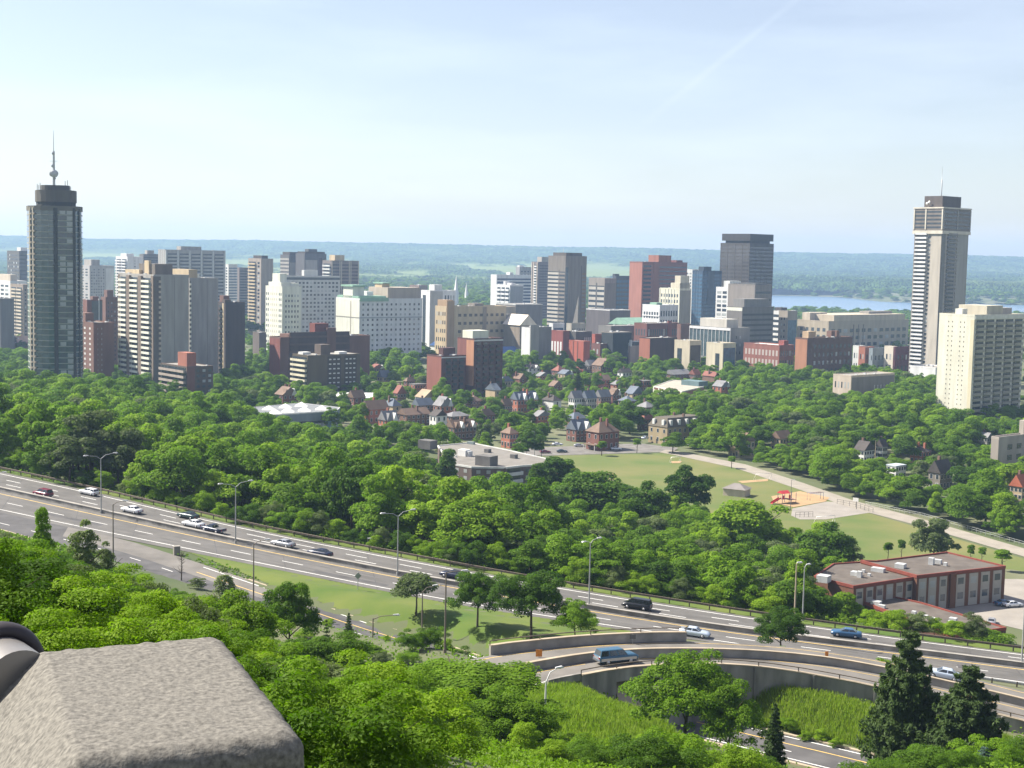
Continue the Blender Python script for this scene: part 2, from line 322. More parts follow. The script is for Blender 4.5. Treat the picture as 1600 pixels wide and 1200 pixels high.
def ground(x, y):
    x = np.atleast_1d(np.asarray(x, float)); y = np.atleast_1d(np.asarray(y, float)); z = np.zeros(x.shape)
    for i0 in range(0, len(x), 20000):
        s = slice(i0, i0 + 20000)
        z[s] = np.hypot(x[s, None] - CT[None, :, 0], y[s, None] - CT[None, :, 1]) @ _W[:_n] + _W[_n] + (_W[_n + 1] * x[s] + _W[_n + 2] * y[s]) / 100
    far = sstep((y - 800) / 200); lat = sstep((np.abs(x) - 350) / 300) * sstep((y - 300) / 150)
    base = 26 * (1 - sstep((y - 350) / 450)) * sstep((-x - 150) / 200)
    z = z * (1 - far); z = z * (1 - lat * (1 - far)) + base * lat * (1 - far)
    nearb = y < 340
    if nearb.any():
        xi, yi = x[nearb], y[nearb]; zi = z[nearb]
        for P, hw, bl, dz in ((fl_c, 4.5, 5, .6), (ex_mid, 4.6, 7, .12), (hw_c1, 7.6, 6, .12), (hw_c2, 6.2, 5, .12)):
            d, zr = seg_dist(xi, yi, P); k = 1 - sstep((d - hw) / bl)
            if P is fl_c: k = k * (1 - sstep((xi + 4) / 10)) + 0 * k
            zi = zi * (1 - k) + (zr - dz) * k
        z[nearb] = zi
    near2 = (y < 800) & (y > 200)
    if near2.any():
        xi, yi = x[near2], y[near2]
        k = 1 - sstep(poly_dist(xi, yi, PARK) / 25); zi = z[near2] * (1 - k) + PARK_Z * k
        k = 1 - sstep(poly_dist(xi, yi, SCHOOL) / 8); z[near2] = zi * (1 - k) + SCHOOL_Z * k
    z = z - 13 * sstep((y - 1650) / 900) * sstep((x - 150) / 250) * (y < 3600)
    fb = y > 2500
    if fb.any():
        k = 1 - sstep(poly_dist(x[fb], y[fb], BAYP) / 150); z[fb] = z[fb] - 20 * k
    return z
def G(x, y): return float(ground([x], [y])[0])
def on_ground(px, py):
    d = ray(px, py); t = np.r_[np.linspace(4, 300, 297), np.linspace(302, 1400, 550)] / d[1]
    P = CAM[None] + d[None] * t[:, None]; h = P[:, 2] - ground(P[:, 0], P[:, 1]); i = np.argmax(h < 0)
    if h.min() > 0: return at_z(px, py, 0)
    a = h[i - 1] / (h[i - 1] - h[i] + 1e-9); return P[i - 1] * (1 - a) + P[i] * a

def grow(a, b, n, r): return list(np.sign(b - a) * np.cumsum(abs(b - a) * (np.power(r, np.arange(n)) / np.power(r, np.arange(n)).sum())) + a)
xs = np.array(sorted(set(grow(-260, -7000, 34, 1.13) + list(np.arange(-260, 201, 2.5)) + grow(200, 7000, 34, 1.13))))
ys = np.array(list(np.arange(-42, 640, 2.5)) + grow(640, 5600, 60, 1.04))
GX, GY = np.meshgrid(xs, ys); gz = ground(GX.ravel(), GY.ravel())
nx, ny = len(xs), len(ys); idx = np.arange(nx * ny).reshape(ny, nx)
Q = np.stack([idx[:-1, :-1].ravel(), idx[:-1, 1:].ravel(), idx[1:, 1:].ravel(), idx[1:, :-1].ravel()], 1)
M_GROUND = mat('rough_ground', (0.045, 0.075, 0.02), 0.95, 0.3, 0.02, 0.0, col2=(0.15, 0.15, 0.09), detail=9, coords='Object')
tag(link('ground', np_mesh('ground', np.stack([GX.ravel(), GY.ravel(), gz], 1), Q, [M_GROUND], True)), 'sloping hillside and the flat city floor', None, None, 'structure')

def strip(name, A, B, m, dz=0.0, parent=None, kind='structure', thick=None):
    A = np.array(A, float); B = np.array(B, float); n = len(A); b = MB()
    A[:, 2] += dz; B[:, 2] += dz
    V = np.empty((2 * n, 3)); V[0::2] = A; V[1::2] = B
    b.add(V, [(2 * i, 2 * i + 1, 2 * i + 3, 2 * i + 2) for i in range(n - 1)], m)
    o = b.build(name, m, parent)
    if kind and parent is None: tag(o, None, None, None, kind)
    return o
def line_mark(b, P, wdt, m, dz, dash=None, s0=0.0, s1=1.0):
    Lh = length(P); n = max(8, int(Lh / 1.5)); R = by_arclen(P, n); d = np.linspace(0, Lh, n); R[:, 2] += dz
    A, Bb = offset(R, wdt / 2), offset(R, -wdt / 2)
    if dash is None:
        for i in range(n - 1):
            if s0 * Lh <= d[i] <= s1 * Lh: b.face([A[i], Bb[i], Bb[i + 1], A[i + 1]], m)
    else:
        s = s0 * Lh
        while s < s1 * Lh:
            f = lambda X, t: [np.interp(t, d, X[:, k]) for k in range(3)]
            b.face([f(A, s), f(Bb, s), f(Bb, s + dash[0]), f(A, s + dash[0])], m); s += dash[1]
lerp = lambda A, B, t: A * (1 - t) + B * t
hw = strip('highway', hw_far, hw_near, M_ASPH, 0.0)
hw['label'] = 'wide grey divided highway running down the hillside'
M_WEAR = mat('tyre_worn_asphalt', (0.108, 0.104, 0.10), 0.85, 0.25, 0.2, detail=12)
for A_, B_, ts in ((hw_far, hw_med, (.22, .30, .48, .56, .73, .81)), (hw_med, hw_near, (.25, .38, .60, .74))):
    for t in ts:
        b = MB(); line_mark(b, lerp(A_, B_, t), .62, M_WEAR, .006); b.build('lane_wear', M_WEAR, hw)
_pr = random.Random(4)
for k_ in range(16):
    A_, B_, lo_, hi_ = ((hw_far, hw_med, .2, .85), (hw_med, hw_near, .2, .8))[k_ % 2]; s_ = _pr.uniform(.25, .9); l_ = _pr.uniform(.008, .05)
    b = MB(); line_mark(b, lerp(A_, B_, _pr.uniform(lo_, hi_)), _pr.choice((.5, 1.4, 2.6)), M_ASPH_D if k_ % 3 == 0 else M_WEAR, .004 + .0003 * k_, None, s_, s_ + l_); b.build('asphalt_patch', None, hw)
for s_ in np.linspace(.22, .92, 15):
    i_ = int(s_ * HN); T_ = hw_med[i_ + 1] - hw_med[i_]; T_ = T_ / np.linalg.norm(T_) * .09; e_ = np.array([0, 0, .0095]); b = MB()
    for A_, B_ in ((hw_far, hw_med), (hw_med, hw_near)):
        a_, c_ = lerp(A_, B_, .04)[i_] + e_, lerp(A_, B_, .96)[i_] + e_ + T_ * _pr.uniform(-9, 9); b.face([a_ - T_, a_ + T_, c_ + T_, c_ - T_], M_ASPH_D)
    b.build('road_joint', M_ASPH_D, hw)
b = MB(); line_mark(b, offset(lerp(hw_far, hw_med, .12), 0), .22, M_PAINT_W, .012); b.build('edge_marking', M_PAINT_W, hw)
for t in (.40, .64):
    b = MB(); line_mark(b, lerp(hw_far, hw_med, t), .2, M_PAINT_W, .012, (4.5, 11.5)); b.build('lane_marking', M_PAINT_W, hw)
b = MB(); line_mark(b, lerp(hw_far, hw_med, .90), .2, M_PAINT_W, .012); b.build('edge_marking', M_PAINT_W, hw)
b = MB(); line_mark(b, lerp(hw_med, hw_near, .16), .25, M_PAINT_Y, .012); b.build('yellow_marking', M_PAINT_Y, hw)
b = MB(); line_mark(b, lerp(hw_med, hw_near, .50), .2, M_PAINT_W, .012, (4.5, 11.5)); b.build('lane_marking', M_PAINT_W, hw)
b = MB(); line_mark(b, lerp(hw_med, hw_near, .84), .22, M_PAINT_W, .012); b.build('edge_marking', M_PAINT_W, hw)
er = strip('exit_road', ex_far, ex_near, M_ASPH_D, 0.02); er['label'] = 'dark exit road dropping away below the highway'
er2 = strip('paved_gore', lerp(ex_far, ex_near, 0.0)[14:38], lerp(ex_far, ex_near, .5)[14:38], M_ASPH_L, .03)
for t, m, d in ((.10, M_PAINT_W, None), (.36, M_PAINT_Y, None), (.88, M_PAINT_W, None)):
    b = MB(); line_mark(b, lerp(ex_far, ex_near, t), .2, m, .045, d, .3, 1); b.build('lane_marking', m, er)
for t in (.62,):
    b = MB(); line_mark(b, lerp(ex_far, ex_near, t), .18, M_PAINT_W, .045, (3, 9), 0.05, 1); b.build('lane_marking', M_PAINT_W, er)
def kerb(name, P, wdt, h, m, parent):
    A, B = offset(P, wdt / 2), offset(P, -wdt / 2); bb = MB(); n = len(A)
    for i in range(n - 1):
        a, c, d, e = A[i], B[i], B[i + 1], A[i + 1]; up = np.array([0, 0, h]); dn = np.array([0, 0, -.3])
        bb.face([a + up, c + up, d + up, e + up], m); bb.face([a + dn, a + up, e + up, e + dn], m); bb.face([c + up, c + dn, d + dn, d + up], m)
    bb.face([A[0] + dn, B[0] + dn, B[0] + up, A[0] + up], m); bb.face([A[-1] + dn, A[-1] + up, B[-1] + up, B[-1] + dn], m)
    return bb.build(name, m, parent)
kerb('kerb', ex_far[31:], .5, .14, M_CONC_T, er); kerb('kerb', ex_near, .5, .14, M_CONC_T, er)
# raised ramp on retaining walls
def deck(name, A, B, m):
    bb = MB(); n = len(A)
    for i in range(n - 1):
        opening = 9 < A[i][0] < 27; dn = np.array([0, 0, -1.3 if opening else -7.0]); a, c, d, e = A[i], B[i], B[i + 1], A[i + 1]
        bb.face([a, c, d, e], m); bb.face([a + dn, e + dn, d + dn, c + dn], M_CONC_D); bb.face([a, e, e + dn, a + dn], M_CONC_D); bb.face([c + dn, d + dn, d, c], M_CONC_D)
        if i and opening != (9 < A[i - 1][0] < 27): bb.face([a + np.array([0, 0, -1.3]), c + np.array([0, 0, -1.3]), c + np.array([0, 0, -7]), a + np.array([0, 0, -7])], M_CONC_D)
    o = bb.build(name, m); tag(o, 'curved raised ramp on concrete walls', None, None, 'structure'); return o
fly = deck('ramp_road', fl_far, fl_near, M_ASPH_L)
for P, m in ((lerp(fl_far, fl_mid, .12), M_PAINT_Y), (lerp(fl_far, fl_mid, .86), M_PAINT_W), (lerp(fl_mid, fl_near, .2), M_PAINT_Y), (lerp(fl_mid, fl_near, .88), M_PAINT_W)):
    b = MB(); line_mark(b, P, .15, m, .012); b.build('lane_marking', m, fly)
def wall_along(name, P, wdt, h, depth, m, cap=None, label=None, capm=None):
    root = empty(name, tuple(P[0]), 0, label, 'barrier' if depth < 1 else 'wall'); org = np.array(P[0])
    A, B = offset(P, wdt / 2) - org, offset(P, -wdt / 2) - org; bb = MB(); n = len(A); up = np.array([0, 0, h]); dn = np.array([0, 0, -depth])
    for i in range(n - 1):
        a, c, d, e = A[i], B[i], B[i + 1], A[i + 1]; bb.face([a + up, c + up, d + up, e + up], m); bb.face([a + dn, a + up, e + up, e + dn], m); bb.face([c + up, c + dn, d + dn, d + up], m)
    bb.face([A[0] + dn, B[0] + dn, B[0] + up, A[0] + up], m); bb.face([A[-1] + dn, A[-1] + up, B[-1] + up, B[-1] + dn], m)
    bb.build('wall_face', m, root)
    if cap:
        k = MB(); A, B = offset(P, wdt / 2 + .08) - org, offset(P, -wdt / 2 - .08) - org; u0, u1 = np.array([0, 0, h - .02]), np.array([0, 0, h + cap]); cm = capm or m
        for i in range(n - 1):
            a, c, d, e = A[i], B[i], B[i + 1], A[i + 1]; k.face([a + u1, c + u1, d + u1, e + u1], cm); k.face([a + u0, a + u1, e + u1, e + u0], cm); k.face([c + u1, c + u0, d + u0, d + u1], cm)
        k.face([A[0] + u0, B[0] + u0, B[0] + u1, A[0] + u1], cm); k.build('coping', cm, root)
    return root, org
def rail_along(root, org, P, z, posts, pr=.06, ph=(0, .6), m=None, name='rail'):
    m = m or M_RUST; R = (P - org) + np.array([0, 0, z]); b = MB(); b.tube(R, pr, 6, m); b.build(name, m, root)
    Lh = length(P); n = int(Lh / posts); me = None
    for p in by_arclen(P, n + 1)[:100]:
        if me is None:
            b = MB(); b.box(-.06, .06, -.06, .06, ph[0], ph[1], m); me = b.mesh('post', m)
        link('post', me, root, tuple(p - org))
i0 = int(np.argmin(abs(fl_far[:, 0] + 2.2))); i1 = int(np.argmin(abs(fl_far[:, 0] - 23.6)))
far_w = offset(fl_far[i0:i1 + 1], .3)
r_, o_ = wall_along('retaining_wall', far_w, .45, 1.15, 6.0, M_CONC, .1, 'pale curved wall with brown rail along the outer edge of the ramp', M_CONC_T)
rail_along(r_, o_, far_w, 1.75, 6.0, .07, (1.2, 1.8))
r_, o_ = wall_along('median_wall', fl_mid, .4, 1.0, .3, M_CONC, .08, 'curved concrete median wall between the two ramp lanes', M_CONC_T)
i0 = int(np.argmin(abs(fl_near[:, 0] - 8.8)))
nr_w = offset(fl_near[i0:], -.3)
r_, o_ = wall_along('retaining_wall', nr_w, .45, .25, 1.3, M_CONC_D, .1, 'tall dark retaining wall with low brown rail under the curved ramp', M_CONC_T)
rail_along(r_, o_, nr_w, .85, 5.0, .07, (.3, .9))
b = MB(); q = nr_w - o_
for i in range(len(q) - 1):
    if not (13 < nr_w[i][0] < 18.5):
        a, c = q[i], q[i + 1]; dn = np.array([0, 0, -9.]); T = (c - a) / np.linalg.norm(c - a); nrm = np.array([T[1], -T[0], 0]) * .2
        b.face([a + nrm + np.array([0, 0, -1.2]), a + nrm + dn, c + nrm + dn, c + nrm + np.array([0, 0, -1.2])], M_CONC_D)
b.build('lower_face', M_CONC_D, r_)
for k in range(2, len(q) - 1, 6):                   # pilaster joints
    if nr_w[k][0] > 27:
        b = MB(); a = q[k]; b.box(a[0] - .12, a[0] + .12, a[1] - .45, a[1] - .2, a[2] - 7, a[2] + .2, M_CONC_D); b.build('joint_cover', M_CONC_D, r_)
low_w = offset(fl_near[12:i0 + 1], -.2)
wall_along('kerb_wall', low_w, .35, .45, .4, M_CONC_D, None, 'low dark kerb wall before the start of the ramp rail')
b = MB(); p = np.array([14.0, 168.0]); b.prism([(13.2, 172.2), (14.0, 166.6), (17.4, 166.2), (17.0, 172.2)], [33.5, 30, 29, 29], [36.6, 33.2, 32.0, 36.0], M_CONC_T)
tag(b.build('sloping_abutment', M_CONC_T), 'sloping tan concrete slab at the foot of the ramp wall', 'abutment')
# concrete median of the highway
mw = hw_med[6:-3].copy(); med, mo = wall_along('median_barrier', mw, .55, .68, .3, M_CONC_D, .08, 'long grey concrete barrier along the middle of the highway', M_CONC)
# guard rail
ge = offset(hw_far, 1.0)[8:-4]; g = empty('guard_rail', tuple(ge[0]), 0, 'long brown steel guard rail along the wooded edge of the highway', 'guard rail')
b = MB(); go = ge[0]; R = ge - go
for zz in (.55, .68, .81):
    b.tube(R + np.array([0, 0, zz]), .075, 5, M_RUST)
b.build('rail', M_RUST, g)
b = MB(); b.box(-.09, .09, -.09, .09, -.3, .8, M_RUST); pm = b.mesh('post', M_RUST)
for p in by_arclen(ge, 96): link('post', pm, g, tuple(p - go))
ge = offset(hw_near, -1.4)[-24:-2]; g = empty('guard_rail', tuple(ge[0]), 0, 'short steel guard rail between the ramp and the lower highway lanes', 'guard rail')
b = MB(); go = ge[0]; R = ge - go
for zz in (.5, .66): b.tube(R + np.array([0, 0, zz]), .08, 5, M_STEEL)
b.build('rail', M_STEEL, g)
for p in by_arclen(ge, 20): link('post', pm, g, tuple(p - go))

# ------------------------------------------------------------------ draped sheets
def drape(name, poly, m, step=2.0, dz=.05, kind='structure', label=None):
    P = np.array([p[:2] for p in poly]); x0, y0 = P.min(0); x1, y1 = P.max(0)
    xa = np.arange(x0, x1 + step, step); ya = np.arange(y0, y1 + step, step); X, Y = np.meshgrid(xa, ya); z = ground(X.ravel(), Y.ravel()) + dz
    ii = np.arange(X.size).reshape(X.shape); cx = (X[:-1, :-1] + step / 2).ravel(); cy = (Y[:-1, :-1] + step / 2).ravel(); k = inside(cx, cy, P)
    q = np.stack([ii[:-1, :-1].ravel(), ii[:-1, 1:].ravel(), ii[1:, 1:].ravel(), ii[1:, :-1].ravel()], 1)[k]
    o = link(name, np_mesh(name, np.stack([X.ravel(), Y.ravel(), z], 1), q, [m], True)); return tag(o, label, None, None, kind)
M_LAWN = mat('mown_lawn', (0.07, 0.115, 0.022), 0.95, 0.2, 0.035, col2=(0.16, 0.15, 0.055), detail=12)
M_VERGE = mat('verge_grass', (0.055, 0.105, 0.014), 0.95, 0.2, 0.09, col2=(0.125, 0.15, 0.032), detail=8)
M_SAND = mat('sand', (0.34, 0.23, 0.125), 0.95, 0.1, 0.3)
M_COURT = mat('pale_paving', (0.25, 0.23, 0.205), 0.9, 0.1, 0.2)
M_PATH = mat('path_paving', (0.26, 0.235, 0.20), 0.9, 0.1, 0.3)
W3 = lambda pts, z: [np.array([*at_z(px, py, z)[:2]]) for px, py in pts]
isl = [np.array(p) for p in list(lerp(ex_far, ex_near, -.03)[33:60])] + [np.array(p) for p in list(hw_near[::-1]) if -58 < p[0] < 20]
drape('grass_verge', isl, M_VERGE, .5, .06, label='mown green verge between highway and exit road')
drape('grass_slope', [(2, 118), (20, 122), (24, 140), (17, 168), (8, 166), (3, 166), (-6, 150)], M_VERGE, 1.2, .05, label='tall yellow-green grass slope below the ramp wall')
drape('grass_slope', [(30, 180), (41, 178), (48, 174.5), (57, 170), (68, 164), (66, 147), (62, 149.5), (43.8, 164.3), (35.3, 170.8), (28, 177)], M_VERGE, 1.0, .05, label='green grass bank between ramp wall and lower road')
vs = [p for p in offset(hw_far, .6)[4:-4]] + [p for p in offset(hw_far, 4.5)[4:-4][::-1]]
drape('roadside_grass', vs, M_VERGE, 1.0, .05, label='thin strip of grass behind the guard rail')
def flat(name, pts, z, m, label=None):
    b = MB(); b.face([(p[0], p[1], z) for p in pts], m); return tag(b.build(name, m), label, None, None, 'structure')
flat('park_lawn', W3([(866, 712), (1052, 708), (1150, 730), (1255, 764), (1330, 794), (1440, 826), (1640, 885), (1640, 905), (1400, 895), (1250, 870), (1000, 800), (866, 760)], PARK_Z), PARK_Z + .05, M_LAWN, 'mown green park lawn')
flat('path', W3([(1040, 703), (1062, 706), (1165, 726), (1255, 755), (1335, 783), (1440, 811), (1640, 869), (1640, 882), (1436, 822), (1326, 793), (1245, 764), (1150, 732), (1052, 711), (1030, 707)], PARK_Z), PARK_Z + .12, M_PATH, 'pale park path')
flat('play_sand', W3([(1205, 776), (1250, 768), (1296, 778), (1290, 784), (1240, 793), (1210, 786)], PARK_Z), PARK_Z + .14, M_SAND, 'orange sand of the playground')
flat('play_court', W3([(1238, 795), (1292, 784), (1312, 785), (1375, 799), (1290, 812), (1250, 812), (1236, 806)], PARK_Z), PARK_Z + .10, M_COURT, 'pale paved play court')
flat('sand_patch', W3([(1048, 721), (1066, 721), (1062, 724), (1050, 724)], PARK_Z), PARK_Z + .10, M_SAND, 'bare sand at the goal mouth')
flat('sand_patch', W3([(1152, 752), (1200, 749), (1200, 752), (1160, 755)], PARK_Z), PARK_Z + .10, M_SAND, 'bare sand on the infield')
flat('school_yard', W3([(1500, 905), (1590, 905), (1690, 912), (1690, 990), (1600, 985), (1545, 972), (1470, 955)], SCHOOL_Z), SCHOOL_Z + .06, M_COURT, 'pale paved school yard')
# water
flat('water', [(300, 2800), (6900, 2800), (6900, 5300), (300, 5300)], -15.0, mat('bay_water', (0.10, 0.17, 0.26), 0.22, 0.1, 0.004, spec=0.5), 'blue bay water')
# ------------------------------------------------------------------ hills
def vnoise(x, y, seed, n=64):
    r = np.random.default_rng(seed).random((n, n)); xi = np.floor(x).astype(int); yi = np.floor(y).astype(int); fx = x - xi; fy = y - yi
    fx = fx * fx * (3 - 2 * fx); fy = fy * fy * (3 - 2 * fy); a = lambda i, j: r[(yi + j) % n, (xi + i) % n]
    return (a(0, 0) * (1 - fx) + a(1, 0) * fx) * (1 - fy) + (a(0, 1) * (1 - fx) + a(1, 1) * fx) * fy
hy = 4350 * np.power(10600 / 4350, np.linspace(0, 1, 330)); ha = np.linspace(-900, 900, 620) / FPX
HX = ha[None, :] * hy[:, None]; HY = np.repeat(hy[:, None], len(ha), 1)
prof = np.interp(HY, [4350, 4600, 5600, 7000, 7900, 8300, 9100, 10600], [-4, 6, 14, 34, 62, 84, 138, 142])
right = sstep((HX - 300) / 900); prof = prof + right * np.interp(HY, [4350, 4500, 5000, 5800, 7000], [0, 12, 16, 10, 0])
und = (vnoise(HX / 900, HY / 900, 1) - .5) * 26 + (vnoise(HX / 300, HY / 300, 2) - .5) * 14
hz = prof + und * np.interp(HY, [4350, 5000, 7000, 9000], [.1, .35, .8, .55])
fieldm = sstep((vnoise(HX / 420 + 3, HY / 700, 5) * .6 + vnoise(HX / 130, HY / 260, 6) * .4 - .53) / .08) * np.interp(HY, [4350, 5000, 7400, 8000, 9200], [0, .9, .9, .25, .1]) * (1 - .6 * right)
hz = hz + (RNG.random(HX.shape) * 9 + vnoise(HX / 45, HY / 45, 9) * 8) * (1 - fieldm)
hidx = np.arange(HX.size).reshape(HX.shape)
hq = np.stack([hidx[:-1, :-1].ravel(), hidx[:-1, 1:].ravel(), hidx[1:, 1:].ravel(), hidx[1:, :-1].ravel()], 1)
hm = bpy.data.materials.new('wooded_hills'); hm.use_nodes = True; t = hm.node_tree; N = t.nodes; pb = N['Principled BSDF']; pb.inputs['Roughness'].default_value = 1.0; pb.inputs['Specular IOR Level'].default_value = 0.0
at = N.new('ShaderNodeAttribute'); at.attribute_name = 'field'; tcn = N.new('ShaderNodeTexCoord'); n1 = N.new('ShaderNodeTexNoise'); n1.inputs['Scale'].default_value = .012; n1.inputs['Detail'].default_value = 8
t.links.new(tcn.outputs['Object'], n1.inputs['Vector']); r1 = N.new('ShaderNodeValToRGB'); r1.color_ramp.elements[0].color = (.016, .036, .010, 1); r1.color_ramp.elements[1].color = (.07, .12, .03, 1)
r1.color_ramp.elements[0].position = .35; r1.color_ramp.elements[1].position = .68
mxx = N.new('ShaderNodeMix'); mxx.data_type = 'RGBA'; mxx.inputs['B'].default_value = (.17, .21, .08, 1)
t.links.new(n1.outputs['Fac'], r1.inputs[0]); t.links.new(r1.outputs[0], mxx.inputs['A']); t.links.new(at.outputs['Fac'], mxx.inputs['Factor']); t.links.new(mxx.outputs['Result'], pb.inputs['Base Color'])
hme = np_mesh('hills', np.stack([HX.ravel(), HY.ravel(), hz.ravel()], 1), hq, [hm], False)
fa = hme.attributes.new('field', 'FLOAT', 'POINT'); fa.data.foreach_set('value', fieldm.ravel().astype(np.float32))
tag(link('hills', hme), 'long blue wooded escarpment across the horizon', None, None, 'structure')

# haze: one even box of air round everything
b = MB(); b.box(-6990, 6990, -300, 11200, -60, 260); hb = b.build('haze', None); hb['kind'] = 'stuff'
hzm = bpy.data.materials.new('haze_air'); hzm.use_nodes = True; t = hzm.node_tree; t.nodes.remove(t.nodes['Principled BSDF'])
pv = t.nodes.new('ShaderNodeVolumePrincipled'); pv.inputs['Color'].default_value = (0.46, 0.66, 1.0, 1); pv.inputs['Density'].default_value = 9.5e-5; pv.inputs['Anisotropy'].default_value = 0.2
t.links.new(pv.outputs[0], t.nodes['Material Output'].inputs['Volume']); hb.data.materials.clear(); hb.data.materials.append(hzm)

# ------------------------------------------------------------------ foliage prototypes
ML_MID = leafmat('leaves_mid_green', (0.048, 0.105, 0.007), (0.16, 0.27, 0.018))
ML_DARK = leafmat('leaves_dark_green', (0.03, 0.072, 0.008), (0.095, 0.175, 0.016))
ML_YEL = leafmat('leaves_yellow_green', (0.09, 0.17, 0.008), (0.22, 0.33, 0.022))
ML_GREY = leafmat('leaves_grey_green', (0.065, 0.095, 0.038), (0.15, 0.19, 0.08))
ML_CON = leafmat('needles_dark', (0.032, 0.062, 0.02), (0.085, 0.125, 0.04), 0.25)
ML_BLUE = leafmat('needles_blue', (0.05, 0.09, 0.075), (0.10, 0.16, 0.13), 0.12)
M_BARK = mat('bark', (0.075, 0.06, 0.045), 0.95, 0.3, 3.0, 0.02)

def rand_dirs(n, rng):
    d = rng.normal(size=(n, 3)); return d / (np.linalg.norm(d, axis=1)[:, None] + 1e-9)
def leaf_quads(pos, nrm, size, rng, aspect=0.62):
    n = len(pos); a = np.cross(nrm, rand_dirs(n, rng)); a /= np.linalg.norm(a, axis=1)[:, None] + 1e-9; b_ = np.cross(nrm, a); s = size[:, None]
    V = np.empty((n, 4, 3)); V[:, 0] = pos - a * s; V[:, 1] = pos - b_ * s * aspect; V[:, 2] = pos + a * s; V[:, 3] = pos + b_ * s * aspect
    return V.reshape(-1, 3), np.arange(4 * n).reshape(n, 4)
def crown_leaves(seed, n, Rx, Rz, zc, k, rc, leaf, drop=0.0, shape='dome', up=0.25, jag=.35, aspect=.62):
    """leaf clumps spread through an ellipsoid crown"""
    rng = np.random.default_rng(seed); C = []
    while len(C) < k:
        d = rand_dirs(1, rng)[0]
        if d[2] < -0.55: continue
        r = rng.random() ** 0.45; p = d * r * np.array([Rx - rc * .55, Rx - rc * .55, Rz - rc * .5])
        if shape == 'dome': p[:2] *= 1.0 - 0.25 * max(0, p[2] / Rz)
        if shape == 'cone': q = (p[2] / Rz + 1) / 2; p[:2] *= 1.15 - 0.9 * q
        if shape == 'vase': q = (p[2] / Rz + 1) / 2; p[:2] *= 0.45 + 0.65 * q
        C.append(p)
    C = np.array(C) * (1 + jag * (rng.random(k)[:, None] - .45)); R = rc * (0.55 + 0.75 * rng.random(k)); w_ = R ** 2; idx_ = rng.choice(k, n * 2, p=w_ / w_.sum())
    d = rand_dirs(n * 2, rng); d[:, 2] = np.where(d[:, 2] < -.25, -d[:, 2], d[:, 2])
    rad_ = R[idx_] * (0.62 + 0.56 * rng.random(n * 2)); P = C[idx_] + d * rad_[:, None] * np.array([1, 1, .8])
    D = np.linalg.norm(P[:, None, :] - C[None, :min(k, 60), :], axis=2) / R[None, :min(k, 60)]
    keep = (D < 0.62).sum(1) == 0; P = P[keep][:n]; d = d[keep][:n]
    nrm = d + rand_dirs(len(P), rng) * .75 + np.array([0, 0, up]); nrm /= np.linalg.norm(nrm, axis=1)[:, None]
    P[:, 2] += zc; size = leaf * (0.6 + 0.8 * rng.random(len(P)))
    return leaf_quads(P, nrm, size, rng, aspect)
def trunk_mesh(name, h, r, zc, Rx, nb, seed, bend=.04):
    rng = random.Random(seed); b = MB(); top = zc + .25 * (h - zc)
    pts = [(rng.uniform(-bend, bend) * z, rng.uniform(-bend, bend) * z, z) for z in np.linspace(-.6, top, 6)]; b.tube(pts, [r * (1 - .75 * i / 5) for i in range(6)], 7, M_BARK)
    for i in range(nb):
        z0 = zc * .55 + (top - zc * .55) * i / max(1, nb) * .9; a = rng.uniform(0, 6.28); L_ = Rx * rng.uniform(.45, .8)
        b.tube([(0, 0, z0), (math.cos(a) * L_ * .5, math.sin(a) * L_ * .5, z0 + L_ * .35), (math.cos(a) * L_, math.sin(a) * L_, z0 + L_ * .75)], [r * .45, r * .28, r * .1], 5, M_BARK)
    return b.mesh(name, M_BARK)
PROTO = {}
def proto(key, seed, n, Rx, H, zlow, k, rc, leaf, m, shape='dome', nb=6, tr=None, up=.25, jag=.35, aspect=.62):
    Rz = (H - zlow) / 2; zc = zlow + Rz; V, Q_ = crown_leaves(seed, n, Rx, Rz, zc, k, rc, leaf, shape=shape, up=up, jag=jag, aspect=aspect)
    me = np_mesh(key + '_crown', V, Q_, [m]); PROTO[key] = dict(crown=me, trunk=trunk_mesh(key + '_trunk', H, tr or H * .022, zc, Rx, nb, seed), R=Rx, H=H)
# woodland and park trees (12 m high, 5.4 m radius before scaling)
for i, m in enumerate((ML_MID, ML_MID, ML_DARK, ML_MID, ML_YEL, ML_GREY, ML_DARK, ML_YEL, ML_MID, ML_YEL)):
    proto('wood%d' % i, 20 + i, 8000, 5.6, 13.0, .4, (30, 26, 44, 20, 36, 34, 24, 36, 56, 32)[i], (1.8, 2.0, 1.5, 2.3, 1.6, 1.5, 2.1, 1.6, 1.3, 1.45)[i], .27, m, ('dome', 'dome', 'dome', 'dome', 'dome', 'vase', 'dome', 'cone', 'dome', 'vase')[i], jag=(.35, .6, .3, .5, .45, .7, .4, .5, .6, .8)[i])
for i, m in enumerate((ML_MID, ML_DARK, ML_MID, ML_YEL)):
    proto('fine%d' % i, 40 + i, 26000, 4.6, 10.0, 1.6, 90, 1.0, .12, m, nb=9, jag=.5)
proto('tall0', 50, 5200, 2.6, 13.0, 1.0, 44, 1.15, .26, ML_DARK, 'dome')
proto('airy0', 54, 9000, 2.6, 8.0, .2, 60, .6, .10, ML_GREY, 'cone', 14, jag=.35); proto('airy1', 55, 7000, 2.0, 9.0, .3, 46, .52, .10, ML_MID, 'cone', 16, jag=.4)
proto('young0', 52, 2600, 1.5, 6.0, 1.6, 16, .7, .14, ML_MID, 'vase', 5)
proto('small0', 53, 5200, 3.0, 6.2, 2.0, 40, .85, .15, ML_GREY, 'vase', 8)
for i, m in enumerate((ML_YEL, ML_MID, ML_YEL, ML_GREY, ML_DARK, ML_YEL)):
    proto('bush%d' % i, 60 + i, 15000, 2.4, 4.2, -.6, 54, .62, .075, m, ('dome', 'vase', 'cone', 'vase', 'dome', 'cone')[i], 4, .06, .1, .8, .5)
